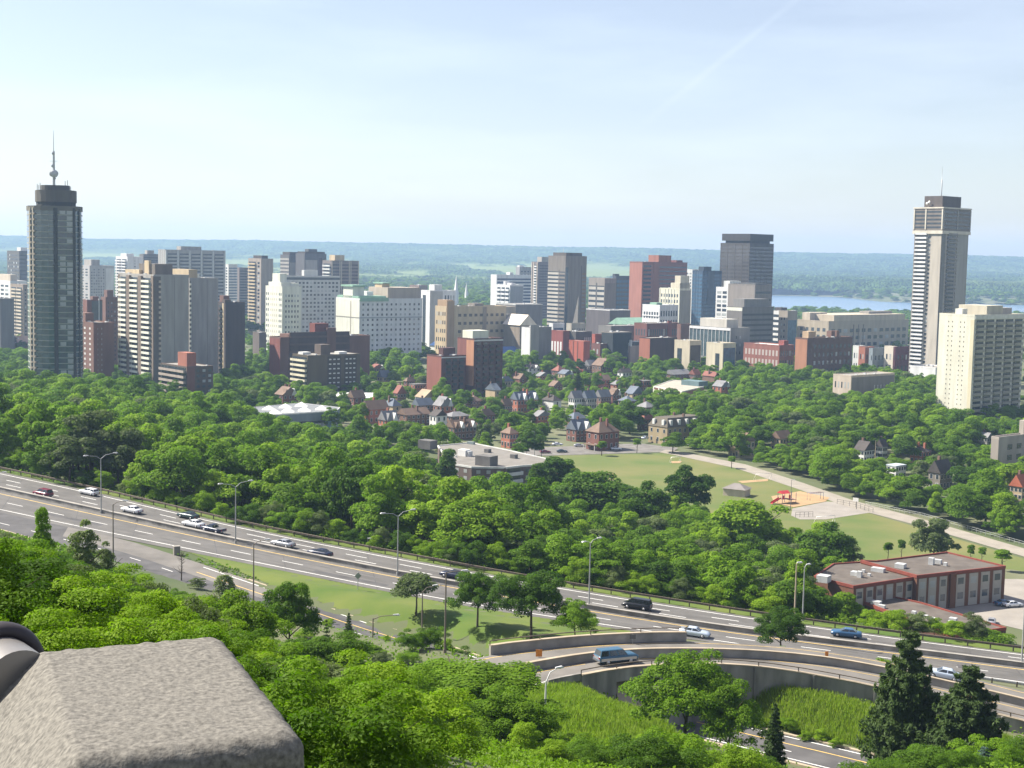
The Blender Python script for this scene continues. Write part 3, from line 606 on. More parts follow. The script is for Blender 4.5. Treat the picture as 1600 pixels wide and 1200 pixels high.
for i, m in enumerate((ML_YEL, ML_MID)):
    proto('leafy%d' % i, 70 + i, 30000, 2.3, 4.4, -.6, 80, .44, .05, m, ('vase', 'cone')[i], 6, .06, .1, .9, .5)
def conifer(key, seed, H, R, n, m, tiers=16, leaf=.2, puff=0.0):
    rng = np.random.default_rng(seed); P = []; Nn = []; b = MB(); b.tube([(0, 0, -.5), (0, 0, H * .5), (0, 0, H * .98)], [H * .02, H * .012, .02], 7, M_BARK)
    for tI in range(tiers):
        f = (tI + .4) / tiers; z = H * (.07 + .92 * f); rr = R * ((1 - f) ** .8 if not puff else min(1, 1.25 * (1 - f) ** .62) * (.75 + .25 * min(1, f * 5))) * rng.uniform(.72, 1.12) + .12; nb = max(5, int(11 * (1 - f) + 4))
        for j in range(nb):
            a = 2 * math.pi * (j + rng.random()) / nb; L_ = rr * rng.uniform(.7, 1.12); q = max(6, int(n / tiers / nb * (1.5 - f)))
            s = np.sqrt(rng.random(q)); wv = .30 * L_ * (1.1 - s) * rng.normal(size=q); dz = -.16 * L_ * s + .10 * L_ * s ** 3 + rng.normal(size=q) * .07 * L_ * (1.1 - s) + puff * (rng.random(q) * .16 * L_ * s)
            P.append(np.stack([math.cos(a) * L_ * s - math.sin(a) * wv, math.sin(a) * L_ * s + math.cos(a) * wv, z + dz], 1)); Nn.append(np.tile([math.cos(a) * .3, math.sin(a) * .3, 1.0], (q, 1)))
            if j % 2 == 0: b.tube([(0, 0, z), (math.cos(a) * L_ * .8, math.sin(a) * L_ * .8, z - .12 * L_)], [.05, .02], 4, M_BARK)
    P = np.vstack(P); Nn = np.vstack(Nn) + rand_dirs(len(P), rng) * .8; Nn /= np.linalg.norm(Nn, axis=1)[:, None]
    V, Q_ = leaf_quads(P, Nn, leaf * (.5 + .8 * rng.random(len(P))), rng, .3)
    PROTO[key] = dict(crown=np_mesh(key + '_crown', V, Q_, [m]), trunk=b.mesh(key + '_trunk', M_BARK), R=R, H=H)
conifer('spruce0', 80, 13, 3.6, 20000, ML_CON, 22, .30); conifer('spruce1', 81, 13, 5.2, 42000, ML_CON, 17, .30, 1.0); conifer('spruce2', 82, 5, 1.6, 3500, ML_CON, 13, .16); conifer('spruce3', 83, 5, 1.9, 5000, ML_BLUE, 12, .16)

ALLTREES = []
def plant(name, key, x, y, R, H, label, cat, group=None, z=None, rz=None, parts=('crown', 'trunk')):
    p = PROTO[key]; z = G(x, y) if z is None else z
    root = empty(name, (x, y, z), random.uniform(0, 6.28) if rz is None else rz, label, cat, group); s = R / p['R']; root.scale = (s, s, H / p['H'])
    link(parts[0], p['crown'], root); link(parts[1], p['trunk'], root)
    return root
# ------------------------------------------------------------------ buildings
FOOT = []                                # (polygon, margin) that trees keep clear of
def rgb(h): 
    c = [int(h[i:i + 2], 16) / 255 for i in (0, 2, 4)]; return tuple(((x + .055) / 1.055) ** 2.4 if x > .04 else x / 12.92 for x in c)
_wm = {}
def wall(h, k=1.0, rough=.85):
    key = 'wall_%s_%d' % (h, int(k * 100)); c = rgb(h); g = (c[0] + c[1] + c[2]) / 3; c = tuple(x * .78 + g * .22 for x in c)
    return mat(key, tuple(min(.6, x * k * .92) for x in c), rough, .15, .3, 0.0, detail=8, stretch=(1, 1, .16))
BOXC = {}
def box_mesh(name, dx, dy, dz, m):       # centred in x and y, from z = 0
    key = (name, round(dx, 2), round(dy, 2), round(dz, 2), m.name)
    if key not in BOXC:
        b = MB(); b.box(-dx / 2, dx / 2, -dy / 2, dy / 2, 0, dz, m); BOXC[key] = b.mesh(name, m)
    return BOXC[key]
def balc_mesh(ww, hh, dep, m, dark):
    key = ('balc', round(ww, 2), round(hh, 2), dep, m.name)
    if key not in BOXC:
        b = MB(); b.box(-ww / 2, ww / 2, -dep, .05, -.12, .12, m); b.box(-ww / 2, ww / 2, -dep - .1, -dep + .02, -.12, hh * .42, m)
        b.box(-ww / 2, -ww / 2 + .1, -dep + .02, .05, .12, hh * .42, m); b.box(ww / 2 - .1, ww / 2, -dep + .02, .05, .12, hh * .42, m)
        b.box(-ww / 2 + .25, ww / 2 - .25, -.04, .06, .15, hh * .84, dark); BOXC[key] = b.mesh('balcony', m)
    return BOXC[key]
def place_parts(root, items):
    """items: (part name, mesh, location, rotation); the 100 first of a name are parts, the rest one part"""
    by = {}
    for it in items: by.setdefault(it[0], []).append(it)
    for nm, L_ in by.items():
        if len(L_) > 100:
            L_ = sorted(L_, key=lambda q: q[4] if len(q) > 4 else 0)
        for it in L_[:100]: link(nm, it[1], root, it[2], it[3])
        if len(L_) > 100:
            b = MB()
            for it in L_[100:]:
                k, q = math.cos(it[3]), math.sin(it[3]); V = [(it[2][0] + v.co.x * k - v.co.y * q, it[2][1] + v.co.x * q + v.co.y * k, it[2][2] + v.co.z) for v in it[1].vertices]
                for p in it[1].polygons: b.face([V[i] for i in p.vertices], it[1].materials[p.material_index])
            o = b.build(nm, None, root); o['kind'] = 'stuff'
def facade(items, face, W, H, w, feats, z_off=0.0):
    """feats in fractions of the face; u runs left to right as seen from outside"""
    for f in feats:
        k = f[0]
        def P(u, z, out):
            return ((-w + u, -out, z + z_off), 0.0) if face == 'S' else ((out, u, z + z_off), math.pi / 2)
        if k == 'win':
            _, nc, nr, u0, u1, z0, z1, fw, fh, m = f; cw, ch = (u1 - u0) * W / nc, (z1 - z0) * H / nr; me = box_mesh('window', cw * fw, .12, ch * fh, m); mlt = box_mesh('window', cw * fw, .12, ch * fh, M_GLASS_L) if m in (M_GLASS, M_GLASS_M) else me
            for r in range(nr):
                for c in range(nc):
                    l, a = P(u0 * W + (c + .5) * cw, z0 * H + r * ch + ch * (1 - fh) / 2, .0); items.append(('window', mlt if random.random() < .2 else me, l, a, -r + random.random()))
        elif k == 'band':
            _, nr, u0, u1, z0, z1, fh, m, pr = f[:9]; nm = f[9] if len(f) > 9 else 'spandrel'; ch = (z1 - z0) * H / nr; me = box_mesh(nm, (u1 - u0) * W, pr * 2, ch * fh, m)
            for r in range(nr):
                l, a = P((u0 + u1) / 2 * W, z0 * H + r * ch + ch * (1 - fh) / 2, 0); items.append((nm, me, l, a, -r))
        elif k == 'balc':
            _, nc, nr, u0, u1, z0, z1, fw, m, dep = f[:10]; dk = f[10] if len(f) > 10 else M_GLASS; cw, ch = (u1 - u0) * W / nc, (z1 - z0) * H / nr; me = balc_mesh(cw * fw, ch, dep, m, dk)
            for r in range(nr):
                for c in range(nc):
                    l, a = P(u0 * W + (c + .5) * cw, z0 * H + r * ch + .1, 0); items.append(('balcony', me, l, a, -r))
        elif k == 'pier':
            _, us, wd, z0, z1, m, pr = f
            me = box_mesh('pier', wd, pr * 2, (z1 - z0) * H, m)
            for u in us:
                l, a = P(u * W, z0 * H, 0); items.append(('pier', me, l, a, 0))
        elif k == 'panel':
            _, u0, u1, z0, z1, m, pr = f[:7]; nm = f[7] if len(f) > 7 else 'panel'
            me = box_mesh(nm, (u1 - u0) * W, pr * 2, (z1 - z0) * H, m); l, a = P((u0 + u1) / 2 * W, z0 * H, 0); items.append((nm, me, l, a, 0))
def solve_len(P, d, px):
    s0 = proj(P)[0]; lo, hi = 0.3, 400.0
    for _ in range(50):
        mid = (lo + hi) / 2
        if abs(proj(P + np.array([d[0], d[1], 0]) * mid)[0] - s0) < abs(px - s0): lo = mid
        else: hi = mid
    return lo
LANDMARKS = []
def tower(name, label, xl, xc, xr, yt, Y, m, Sf=(), Ef=(), roof=(), zb=0.0, ang=-50, w=None, d=None, roofm=None, cat='building', para=.8, param=None, group=None, margin=5.0, down=6.0):
    P = at_y(xc, yt, Y); a = rad(ang); H = P[2] - zb; ex = np.array([math.cos(a), math.sin(a)]); ey = np.array([-math.sin(a), math.cos(a)])
    if w is None: w = solve_len(P, -ex, xl)
    if d is None: d = solve_len(P, ey, xr)
    root = empty(name, (P[0], P[1], zb), a, label, cat, group); b = MB(); b.box(-w, 0, 0, d, -down, H - .02, m); b.build('wall', m, root)
    b = MB(); rm = roofm or M_GREYROOF; b.box(-w + .3, -.3, .3, d - .3, H - .02, H + .06, rm); b.build('roof', rm, root)
    if para:
        b = MB(); pm = param or m; t = .35
        b.box(-w - .04, .04, -.04, t, H - .3, H + para, pm); b.box(-w - .04, .04, d - t, d + .04, H - .3, H + para, pm); b.box(-w - .04, -w + t, t, d - t, H - .3, H + para, pm); b.box(-t, .04, t, d - t, H - .3, H + para, pm); b.build('parapet', pm, root)
    items = []; facade(items, 'S', w, H, w, Sf); facade(items, 'E', d, H, w, Ef); place_parts(root, items)
    for r in roof:
        u0, u1, v0, v1, h, rmat = r[:6]; nm = r[6] if len(r) > 6 else 'penthouse'; z0 = r[7] if len(r) > 7 else 0.0
        b = MB(); b.box(-w + u0 * w, -w + u1 * w, v0 * d, v1 * d, H - .1 + z0, H + h + z0, rmat); b.build(nm, rmat, root)
    for k_ in range(3):
        if min(w, d) > 8:
            q = random.uniform(.8, 1.6); link('roof_unit', box_mesh('roof_unit', q * 1.6, q, q * .8, M_METALBOX), root, (-w * random.uniform(.1, .9), d * random.uniform(.1, .9), H + .05))
    fp = [P[:2], P[:2] - ex * w, P[:2] - ex * w + ey * d, P[:2] + ey * d]; FOOT.append((fp, margin))
    return root, P, w, d, H
def roof_mast(label, root, w, d, H, u, v, h, z0=0, r=.25, dishes=()):
    """lattice style mast on a roof, a thing of its own"""
    p = root.location; a = root.rotation_euler[2]; lx, ly = -w + u * w, v * d
    x, y = p[0] + lx * math.cos(a) - ly * math.sin(a), p[1] + lx * math.sin(a) + ly * math.cos(a)
    t = empty('antenna_mast', (x, y, p[2] + H + z0), 0, label, 'antenna'); b = MB(); b.tube([(0, 0, 0), (0, 0, h * .55), (0, 0, h * .56), (0, 0, h)], [r, r * .8, r * .35, r * .15], 6, M_STEEL); b.build('pole', M_STEEL, t)
    for zf, rr in dishes:
        b = MB(); b.lathe([(0, -rr * .5), (rr * .8, -rr * .45), (rr, 0), (rr * .8, rr * .45), (0, rr * .5)], 10, M_METALBOX, (.3 * rr, 0, h * zf)); b.build('dish', M_METALBOX, t)
    return t
def n_fl(H, s=3.0): return max(1, int(round(H / s)))

W_BEIGE = wall('c9b9a2', .9); W_GREYC = wall('a8a39b', .9); W_BRICK = wall('8b5a4b', .8); W_DBRICK = wall('7d584a', .9); W_OBRICK = wall('b5694c', .8)
W_TAN = wall('cdb68c', .85); W_CREAM = wall('f0e6c4', .95); W_WHITE = wall('eeece6', .95); W_PALE = wall('cfd0cc', .95); W_OLIVE = wall('6b6048', .7)
W_DARKB = wall('5c5350', .7); W_BROWN = wall('6f5f52', .75); W_GREYT = wall('8e8579', .8); W_BLUEG = wall('5c7a98', .5); W_SLATE = wall('676a6c', .7); W_COPPER = wall('8fc0a4', .8)
W_SPAN = wall('b9b2a6', .9); W_YEL = wall('d9cfa0', .95); W_REDT = wall('a8433a', .8); W_BLUER = wall('3f7fd0', .8)

# --- towers at the back
tower('apartment_block', 'long dark apartment block at the photo edge behind the round dark tower', -60, 30, 70, 393, 1750, wall('77736e', .6), w=40, Ef=[('band', 16, 0, 1, .05, .97, .4, M_GLASS, .06, 'window_band')], Sf=[('win', 8, 16, .05, .95, .05, .97, .6, .5, M_GLASS)], roof=[(.4, .7, .2, .6, 5, W_PALE)])
tower('office_block', 'white office block with dark windows behind the round tower, at the photo edge', -30, 16, 42, 440, 1450, W_WHITE, Sf=[('win', 6, 11, .06, .96, .05, .95, .7, .5, M_GLASS)], Ef=[('win', 4, 11, .06, .96, .05, .95, .7, .5, M_GLASS)], roof=[(.5, .95, .1, .5, 7, W_BEIGE)])
tower('apartment_block', 'small tan apartment block beside the round tower, at the photo edge', 16, 36, 52, 446, 1300, wall('a08e7c', .8), Sf=[('balc', 2, 15, .05, .95, .05, .97, .9, W_BEIGE, 1.2)], Ef=[('win', 3, 15, .1, .9, .05, .95, .5, .5, M_GLASS)])
tower('grey_hall', 'plain grey low building at the photo edge, left of the round tower', -30, 0, 22, 468, 1180, wall('7d7a78', .7), w=25)
tower('apartment_tower', 'pale grey apartment tower just right of the round dark tower', 124, 140, 178, 416, 1520, wall('b9b6b2', .85), Sf=[('win', 2, 21, .1, .9, .04, .97, .55, .5, M_GLASS)], Ef=[('win', 6, 21, .04, .62, .04, .97, .42, .5, M_GLASS), ('panel', .66, .99, .0, .97, W_PALE, .15)], roof=[(.1, .8, .15, .5, 7, W_GREYC)])
tower('balcony_tower', 'white apartment tower with bright stacked balconies behind the beige slab', 181, 199, 222, 402, 1540, W_WHITE, Sf=[('balc', 2, 24, .03, .97, .03, .98, .9, W_WHITE, 1.8)], Ef=[('win', 1, 24, .42, .6, .03, .97, .4, .4, M_GLASS)], roof=[(.3, .8, .1, .6, 4, W_WHITE)])
tower('apartment_tower', 'dark grey tower between the white balcony tower and wide grey slab', 218, 224, 248, 398, 1600, wall('7f7d7c', .7), Ef=[('band', 24, .02, .98, .03, .98, .45, M_GLASS, .05, 'window_band')], roof=[(.2, .8, .3, .75, 5, W_GREYC)])
tower('apartment_slab', 'wide grey apartment slab with a grid of balconies behind the beige slab', 247, 258, 352, 391, 1500, wall('a9a5a0', .85), Sf=[('pier', [.2, .5, .8], .5, 0, 1, W_PALE, .2)], Ef=[('balc', 5, 22, .02, .99, .03, .97, .8, wall('b5b3b0', .8), 1.2), ('pier', [.01, .205, .40, .595, .79, .99], 1.2, 0, 1, W_PALE, .9)], roof=[(.2, .8, .28, .62, 4.5, wall('a6a29a', .8))])
tower('apartment_tower', 'narrow pale blue-white tower right of the wide grey slab', 351, 357, 371, 414, 1640, W_PALE, Ef=[('band', 21, .05, .95, .03, .97, .4, M_GLASS_B, .05, 'window_band')], Sf=[('win', 1, 21, .2, .8, .03, .97, .6, .5, M_GLASS)])
tower('apartment_tower', 'small brown-grey tower between two pale towers', 368, 374, 388, 419, 1800, wall('8d7f78', .75), Ef=[('band', 18, .05, .95, .03, .97, .4, M_GLASS, .05, 'window_band')])
tower('apartment_tower', 'tan tower with balcony stack and blank grey end wall', 388, 408, 427, 405, 1560, wall('a99a8b', .85), Sf=[('balc', 1, 20, .03, .62, .03, .97, .95, W_TAN, 1.4), ('win', 1, 20, .66, .96, .03, .97, .5, .6, M_GLASS), ('pier', [.64], .6, 0, 1, W_BEIGE, .3)], roof=[(.3, .95, .1, .6, 4, W_DARKB)])
tower('office_complex', 'dark grey stepped tower complex behind the white slab', 438, 452, 474, 399, 1700, wall('706e6e', .65), Sf=[('band', 18, .02, .98, .03, .97, .5, W_GREYC, .2)], Ef=[('panel', .05, .55, .0, .9, W_GREYC, .3), ('panel', .62, .97, .05, .95, M_GLASS, .05, 'glazing')], roof=[(.1, .9, .1, .9, 4, W_DARKB)])
tower('office_complex', 'taller dark tower of the stepped complex with blank pale flank', 462, 476, 510, 397, 1680, wall('6f6d70', .65), Ef=[('panel', .04, .58, .0, .92, W_GREYC, .3), ('panel', .64, .8, .0, .95, M_GLASS, .05, 'glazing'), ('panel', .82, .98, 0, .92, W_GREYC, .3)], roof=[(.1, .95, .05, .95, 3, W_DARKB), (.3, .7, .3, .7, 6, W_SLATE)])
tower('apartment_tower', 'brown ribbed apartment tower right of the dark complex', 504, 518, 561, 408, 1620, wall('8d8078', .75), Sf=[('balc', 1, 19, .05, .95, .03, .97, .9, W_PALE, 1.3)], Ef=[('band', 19, .02, .98, .03, .97, .45, M_GLASS, .06, 'window_band'), ('pier', [.02, .3, .36, .64, .7, .98], 1.0, 0, 1, W_BEIGE, .5)], roof=[(.3, .9, .15, .5, 7, W_TAN)])
tower('apartment_slab', 'pale grey apartment slab behind the cream stepped tower', 440, 446, 531, 432, 1300, wall('c4c4c2', .9), Sf=[('win', 2, 16, .1, .9, .04, .95, .5, .5, M_GLASS)], Ef=[('win', 14, 16, .02, .98, .04, .94, .55, .5, M_GLASS), ('panel', .0, 1, .955, .99, M_GLASS, .08, 'window_band')], roof=[(.2, .8, .35, .6, 6, W_PALE)])
# --- left foreground towers
tower('beige_slab', 'tall beige apartment slab with striped balconies and blank grey end walls', 185, 240, 295, 431, 860, wall('aaa6a0', .85), zb=4,
      Sf=[('panel', 0, .03, 0, 1, wall('8a7868', .8), .25), ('balc', 1, 21, .05, .27, .02, .985, .98, W_CREAM, 1.5), ('panel', .28, .37, 0, .995, wall('8a7868', .8), 1.3, 'pier'), ('balc', 1, 21, .38, .60, .02, .985, .98, W_CREAM, 1.5), ('panel', .61, .70, 0, .995, wall('8a7868', .8), 1.3, 'pier'), ('balc', 1, 21, .71, .93, .02, .985, .98, W_CREAM, 1.5), ('panel', .94, 1.0, 0, 1.0, wall('8a7868', .8), .4, 'pier')],
      Ef=[('panel', .0, .2, 0, .995, wall('7d746c', .7), .06), ('balc', 1, 21, .13, .21, .02, .985, .8, W_BEIGE, .5), ('panel', .58, .6, 0, .99, wall('9b9792', .8), .08, 'joint')], roof=[(.0, .4, .2, .6, 3.0, W_TAN), (.3, .75, .3, .8, 7, wall('7d7368', .75)), (.5, .62, .25, .32, 9, W_TAN, 'chimney')])
tower('grey_slab', 'rear grey slab joined behind the beige slab, blank end wall', 262, 296, 341, 436, 905, wall('a9a6a1', .85), zb=4,
      Ef=[('balc', 1, 21, .0, .06, .02, .985, .8, W_CREAM, .6), ('panel', .62, .635, 0, .99, wall('9b9792', .8), .08, 'joint')], roof=[(.1, .9, .05, .35, 6, W_TAN), (.2, .8, .4, .5, 3, W_CREAM)])
tower('brick_block', 'brown brick block with concrete balcony rows below the beige slab', 252, 292, 333, 574, 770, W_BROWN, zb=3, roofm=M_GREYROOF, Sf=[('balc', 1, 7, .0, .97, .02, .99, 1, wall('b3a497', .8), 1.6)], Ef=[('panel', .0, .3, 0, 1, W_BRICK, .15), ('win', 3, 7, .32, .98, .03, .97, .5, .5, M_GLASS_M)], roof=[(.55, .9, .1, .45, 7.5, W_OBRICK)], para=.4)
tower('dark_tower', 'dark brown apartment tower with blank flank behind the beige slab', 340, 352, 383, 474, 960, wall('5f5452', .7), Sf=[('balc', 1, 15, .1, .6, .02, .98, .9, W_DARKB, 1.2), ('panel', .62, .8, 0, 1.0, W_TAN, .1, 'pier')], Ef=[('panel', .0, .03, 0, 1, wall('7b6c64', .7), .08, 'joint')], roof=[(.0, .5, .1, .4, 5, W_DBRICK), (.6, .95, .0, .3, 2.5, W_BROWN)])
tower('brick_tower', 'dark red brick block right behind the round dark tower', 118, 146, 178, 506, 880, W_DBRICK, zb=3, Sf=[('win', 3, 11, .1, .95, .03, .96, .28, .4, W_PALE)], Ef=[('panel', .0, .2, .0, .99, W_BRICK, .08, 'panel'), ('win', 2, 11, .1, .5, .03, .96, .15, .35, M_GLASS_L)], roof=[(.05, .45, .1, .5, 6, W_DBRICK)])
tower('brick_tower', 'stepped red brick block behind the round tower with grey slab side', 128, 136, 160, 470, 1020, W_BRICK, zb=2, Ef=[('panel', .3, .98, 0, 1.0, wall('6b6f68', .7), .2), ('panel', .74, .79, 0, 1.03, W_WHITE, .4, 'flue')], roof=[(.1, .6, .5, .9, 3, W_DBRICK)])
tower('brick_tower', 'narrow dark red brick tower left of the beige slab', 158, 165, 184, 466, 1060, W_DBRICK, zb=2, Ef=[('win', 3, 14, .1, .9, .03, .96, .35, .4, M_GLASS)], roof=[(.1, .8, .2, .7, 6, W_DBRICK)])
tower('cream_tower', 'slender cream stepped tower with small windows and roof turret', 415, 441, 471, 449, 1160, W_CREAM, Sf=[('win', 2, 12, .02, .22, .05, .94, .5, .5, M_GLASS_M), ('win', 4, 12, .27, .73, .05, .94, .35, .45, wall('c9bfa8', .8)), ('win', 2, 12, .78, .98, .05, .94, .5, .5, M_GLASS_M)], Ef=[('win', 5, 12, .12, .9, .05, .92, .45, .45, M_GLASS)], roof=[(.12, .88, .05, .55, 4, W_CREAM, 'setback'), (.3, .75, .1, .45, 11, W_CREAM, 'turret'), (.1, .9, .55, .95, 3.5, W_CREAM, 'setback')])
r_, P_, w_, d_, H_ = tower('hotel_block', 'long cream hotel block with green copper roofs and many windows', 525, 562, 660, 468, 1150, wall('e2e4e2', .95), zb=0,
      Sf=[('panel', 0, 1.0, .70, .715, wall('8f8b80', .8), .15, 'cornice'), ('panel', .62, .65, 0, .97, wall('9a8c70', .8), .1, 'joint'), ('panel', 0, .99, .0, .99, W_CREAM, .05, 'render_panel')],
      Ef=[('win', 13, 11, .02, .98, .06, .96, .36, .42, M_GLASS), ('panel', 0, 1, .70, .715, wall('9aa3a8', .8), .2, 'cornice'), ('panel', .0, .45, .97, 1.03, W_COPPER, .5, 'copper_eave')],
      roof=[(.25, .65, .02, .2, 10, W_CREAM, 'end_tower'), (.2, .7, .0, .22, 1.2, W_COPPER, 'copper_roof', 10.1), (.0, .9, .02, .45, 2.6, W_COPPER, 'copper_roof'), (.1, .9, .48, 1.0, 9.5, wall('b9aa98', .85), 'upper_floor'), (.3, .6, .5, .62, 12.5, W_TAN, 'turret'), (.25, .65, .49, .63, .8, W_COPPER, 'copper_roof', 12.6), (.1, .5, .3, .4, 6, W_WHITE, 'penthouse')])
# --- middle brick slabs
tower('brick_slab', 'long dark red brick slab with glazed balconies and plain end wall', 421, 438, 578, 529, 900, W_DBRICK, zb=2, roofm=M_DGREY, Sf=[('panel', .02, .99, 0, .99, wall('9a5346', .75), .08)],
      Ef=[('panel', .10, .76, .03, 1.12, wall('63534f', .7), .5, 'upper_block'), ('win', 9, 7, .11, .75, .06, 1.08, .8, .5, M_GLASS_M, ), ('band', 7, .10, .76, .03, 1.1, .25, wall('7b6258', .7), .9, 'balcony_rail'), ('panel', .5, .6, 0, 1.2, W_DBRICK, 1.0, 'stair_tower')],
      roof=[(.1, .9, .1, .76, 2.5, W_DBRICK, 'upper_floor'), (.3, .8, .40, .55, 9, wall('8a4636', .75), 'stair_tower')])
tower('olive_block', 'dark olive-brown block with pale balcony stripes and white sills', 457, 481, 563, 556, 830, W_OLIVE, zb=3, roofm=M_GREYROOF, Sf=[('balc', 1, 8, .0, .95, .02, .97, 1, wall('d8cfae', .9), 1.5)],
      Ef=[('win', 3, 8, .38, .62, .05, .95, .55, .28, W_PALE), ('win', 3, 8, .70, .92, .05, .95, .55, .28, W_PALE), ('panel', .37, .63, .02, .97, wall('544d42', .6), .02), ('panel', .69, .93, .02, .97, wall('544d42', .6), .02)], roof=[(.4, .8, .30, .48, 6, W_BROWN), (.2, .5, .05, .2, 1.5, W_PALE, 'vent'), (.5, .8, .65, .8, 1.5, W_PALE, 'vent')], para=.3)
tower('tan_office', 'tan masonry office block with five window rows and corner pier', 680, 698, 791, 480, 1210, W_TAN, Sf=[('win', 5, 5, .08, .95, .12, .95, .45, .45, M_GLASS)], Ef=[('panel', .0, .12, 0, 1.12, wall('b5946a', .85), .6, 'corner_tower'), ('win', 9, 5, .17, .98, .12, .92, .55, .35, wall('7d7466', .6)), ('panel', .6, .66, 0, 1.0, wall('a1917a', .8), .5, 'pier')], roof=[(.1, .9, .02, .12, 6, wall('b5946a', .85)), (.2, .8, .5, .65, 3, W_GREYT)])
tower('white_office', 'white office block with dark vertical slot beside the cream hotel', 658, 672, 712, 455, 1330, W_WHITE, Sf=[('panel', .2, .55, .0, .93, M_GLASS, .05, 'window_slot')], Ef=[('panel', .0, .5, 0, 1, wall('b4b2ae', .85), .1), ('panel', .55, .98, .35, .75, M_GLASS_B, .05, 'glazing'), ('win', 4, 1, .55, .98, .8, .95, .5, .7, M_GLASS)], roof=[(.3, .9, .2, .5, 6, W_PALE)])
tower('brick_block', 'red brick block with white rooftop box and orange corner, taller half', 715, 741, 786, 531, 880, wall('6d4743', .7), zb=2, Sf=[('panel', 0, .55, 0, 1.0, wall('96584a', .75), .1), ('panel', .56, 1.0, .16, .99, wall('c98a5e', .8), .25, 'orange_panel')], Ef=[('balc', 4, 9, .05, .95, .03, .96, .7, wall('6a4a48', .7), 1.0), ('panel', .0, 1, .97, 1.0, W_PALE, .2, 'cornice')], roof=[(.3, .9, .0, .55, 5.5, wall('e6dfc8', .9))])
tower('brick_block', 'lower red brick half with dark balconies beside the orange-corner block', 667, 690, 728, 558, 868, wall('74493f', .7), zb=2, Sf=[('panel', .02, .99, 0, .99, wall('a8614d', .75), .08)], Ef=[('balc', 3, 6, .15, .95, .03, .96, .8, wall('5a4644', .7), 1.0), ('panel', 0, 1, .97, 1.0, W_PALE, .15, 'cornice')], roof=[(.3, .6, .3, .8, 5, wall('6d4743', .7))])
# --- downtown middle
tower('white_apartments', 'white end-walled apartment block with blue striped balconies', 767, 776, 831, 430, 1900, W_WHITE, Ef=[('band', 13, .02, .98, .05, .95, .5, wall('58688c', .5), .1, 'window_band')], roof=[(.2, .8, .4, .5, 4, W_WHITE)])
tower('white_apartments', 'low white block with bright balcony grid at the foot of blue striped block', 776, 797, 818, 446, 1820, W_WHITE, Sf=[('balc', 3, 9, .02, .98, .05, .96, .85, W_WHITE, 1.5)], Ef=[('panel', .02, .98, 0, .98, wall('9aa0a8', .8), .08)], roof=[(.3, .45, .2, .5, 5, W_WHITE), (.6, .9, .2, .5, 3, W_WHITE)])
tower('apartment_tower', 'grey tower half hidden behind the blue striped white block', 806, 812, 834, 418, 2000, wall('a3a3a6', .8), Ef=[('win', 4, 16, .05, .95, .05, .95, .5, .5, M_GLASS)], roof=[(.0, .6, .1, .4, 3, W_WHITE)])
tower('apartment_tower', 'tall brown and white ribbed tower left of the taupe office tower', 831, 841, 862, 410, 1800, wall('8f8384', .75), Sf=[('balc', 1, 22, .4, .8, .03, .97, .9, W_WHITE, .8), ('pier', [.05, .35, .88], 1.2, 0, 1, W_BEIGE, .5)], Ef=[('band', 22, .1, .98, .03, .97, .35, wall('6f6a78', .6), .06, 'window_band')], roof=[(.2, .9, .3, .8, 7, W_GREYC)])
r_, P_, w_, d_, H_ = tower('office_tower', 'taupe office tower with banded face and plain flank', 857, 884, 917, 401, 1430, wall('857c72', .8), Sf=[('panel', .01, .98, .03, .83, M_GLASS, .03, 'glazing'), ('band', 18, .0, .62, .03, .83, .55, W_SPAN, .25), ('band', 18, .66, .98, .03, .83, .5, wall('8e8478', .8), .2), ('panel', .62, .66, 0, .85, wall('6f675f', .7), .2, 'pier')],
      Ef=[('panel', .0, .14, 0, .88, M_GLASS_M, .05, 'glazing'), ('panel', .74, .78, 0, .9, wall('6f675f', .7), .2, 'pier'), ('band', 18, .80, .98, .03, .83, .4, wall('9a7a58', .7), .1, 'window_band')], roof=[(.15, .9, .1, .85, 4, wall('6f665e', .7))])
roof_mast('thin roof mast on the taupe office tower', r_, w_, d_, H_, .5, .3, 6, 4)
tower('banded_office', 'grey and tan banded office block right of the taupe tower', 920, 945, 963, 438, 1620, wall('9b9186', .8), Sf=[('panel', .02, .98, .05, .9, M_GLASS, .03, 'glazing'), ('band', 9, .02, .45, .05, .9, .55, W_SPAN, .25), ('band', 9, .55, .98, .05, .9, .55, W_SPAN, .25), ('panel', .46, .54, 0, .95, wall('6d6a68', .6), .1, 'pier')], Ef=[('panel', .0, .98, 0, .95, wall('8a8578', .8), .1)], roof=[(.0, 1.0, .0, 1.0, 2.5, wall('9c9288', .8))])
tower('glass_office', 'dark blue-grey glass office with mirrored lower face', 957, 963, 986, 432, 1680, wall('5d6670', .5), Ef=[('win', 5, 12, .03, .97, .05, .95, .8, .6, M_GLASS_B)], roof=[(.0, .6, .0, .3, 3, wall('5a5f66', .5))])
tower('brick_tower', 'large red-orange brick tower with window slot and rooftop block', 984, 1004, 1074, 410, 1520, wall('9e6353', .8), Sf=[('panel', .02, .98, 0, .99, wall('b5705a', .85), .08)], Ef=[('balc', 1, 18, .0, .22, .03, .97, .8, wall('a3664f', .75), 1.0), ('panel', .24, .34, 0, 1.0, wall('a3644f', .8), .4, 'pier'), ('band', 18, .38, .98, .03, .97, .35, M_GLASS_M, .05, 'window_band')], roof=[(.1, .9, .38, .66, 8, wall('a8664f', .8)), (.3, .9, .78, .92, 3, wall('8e4c42', .75))])
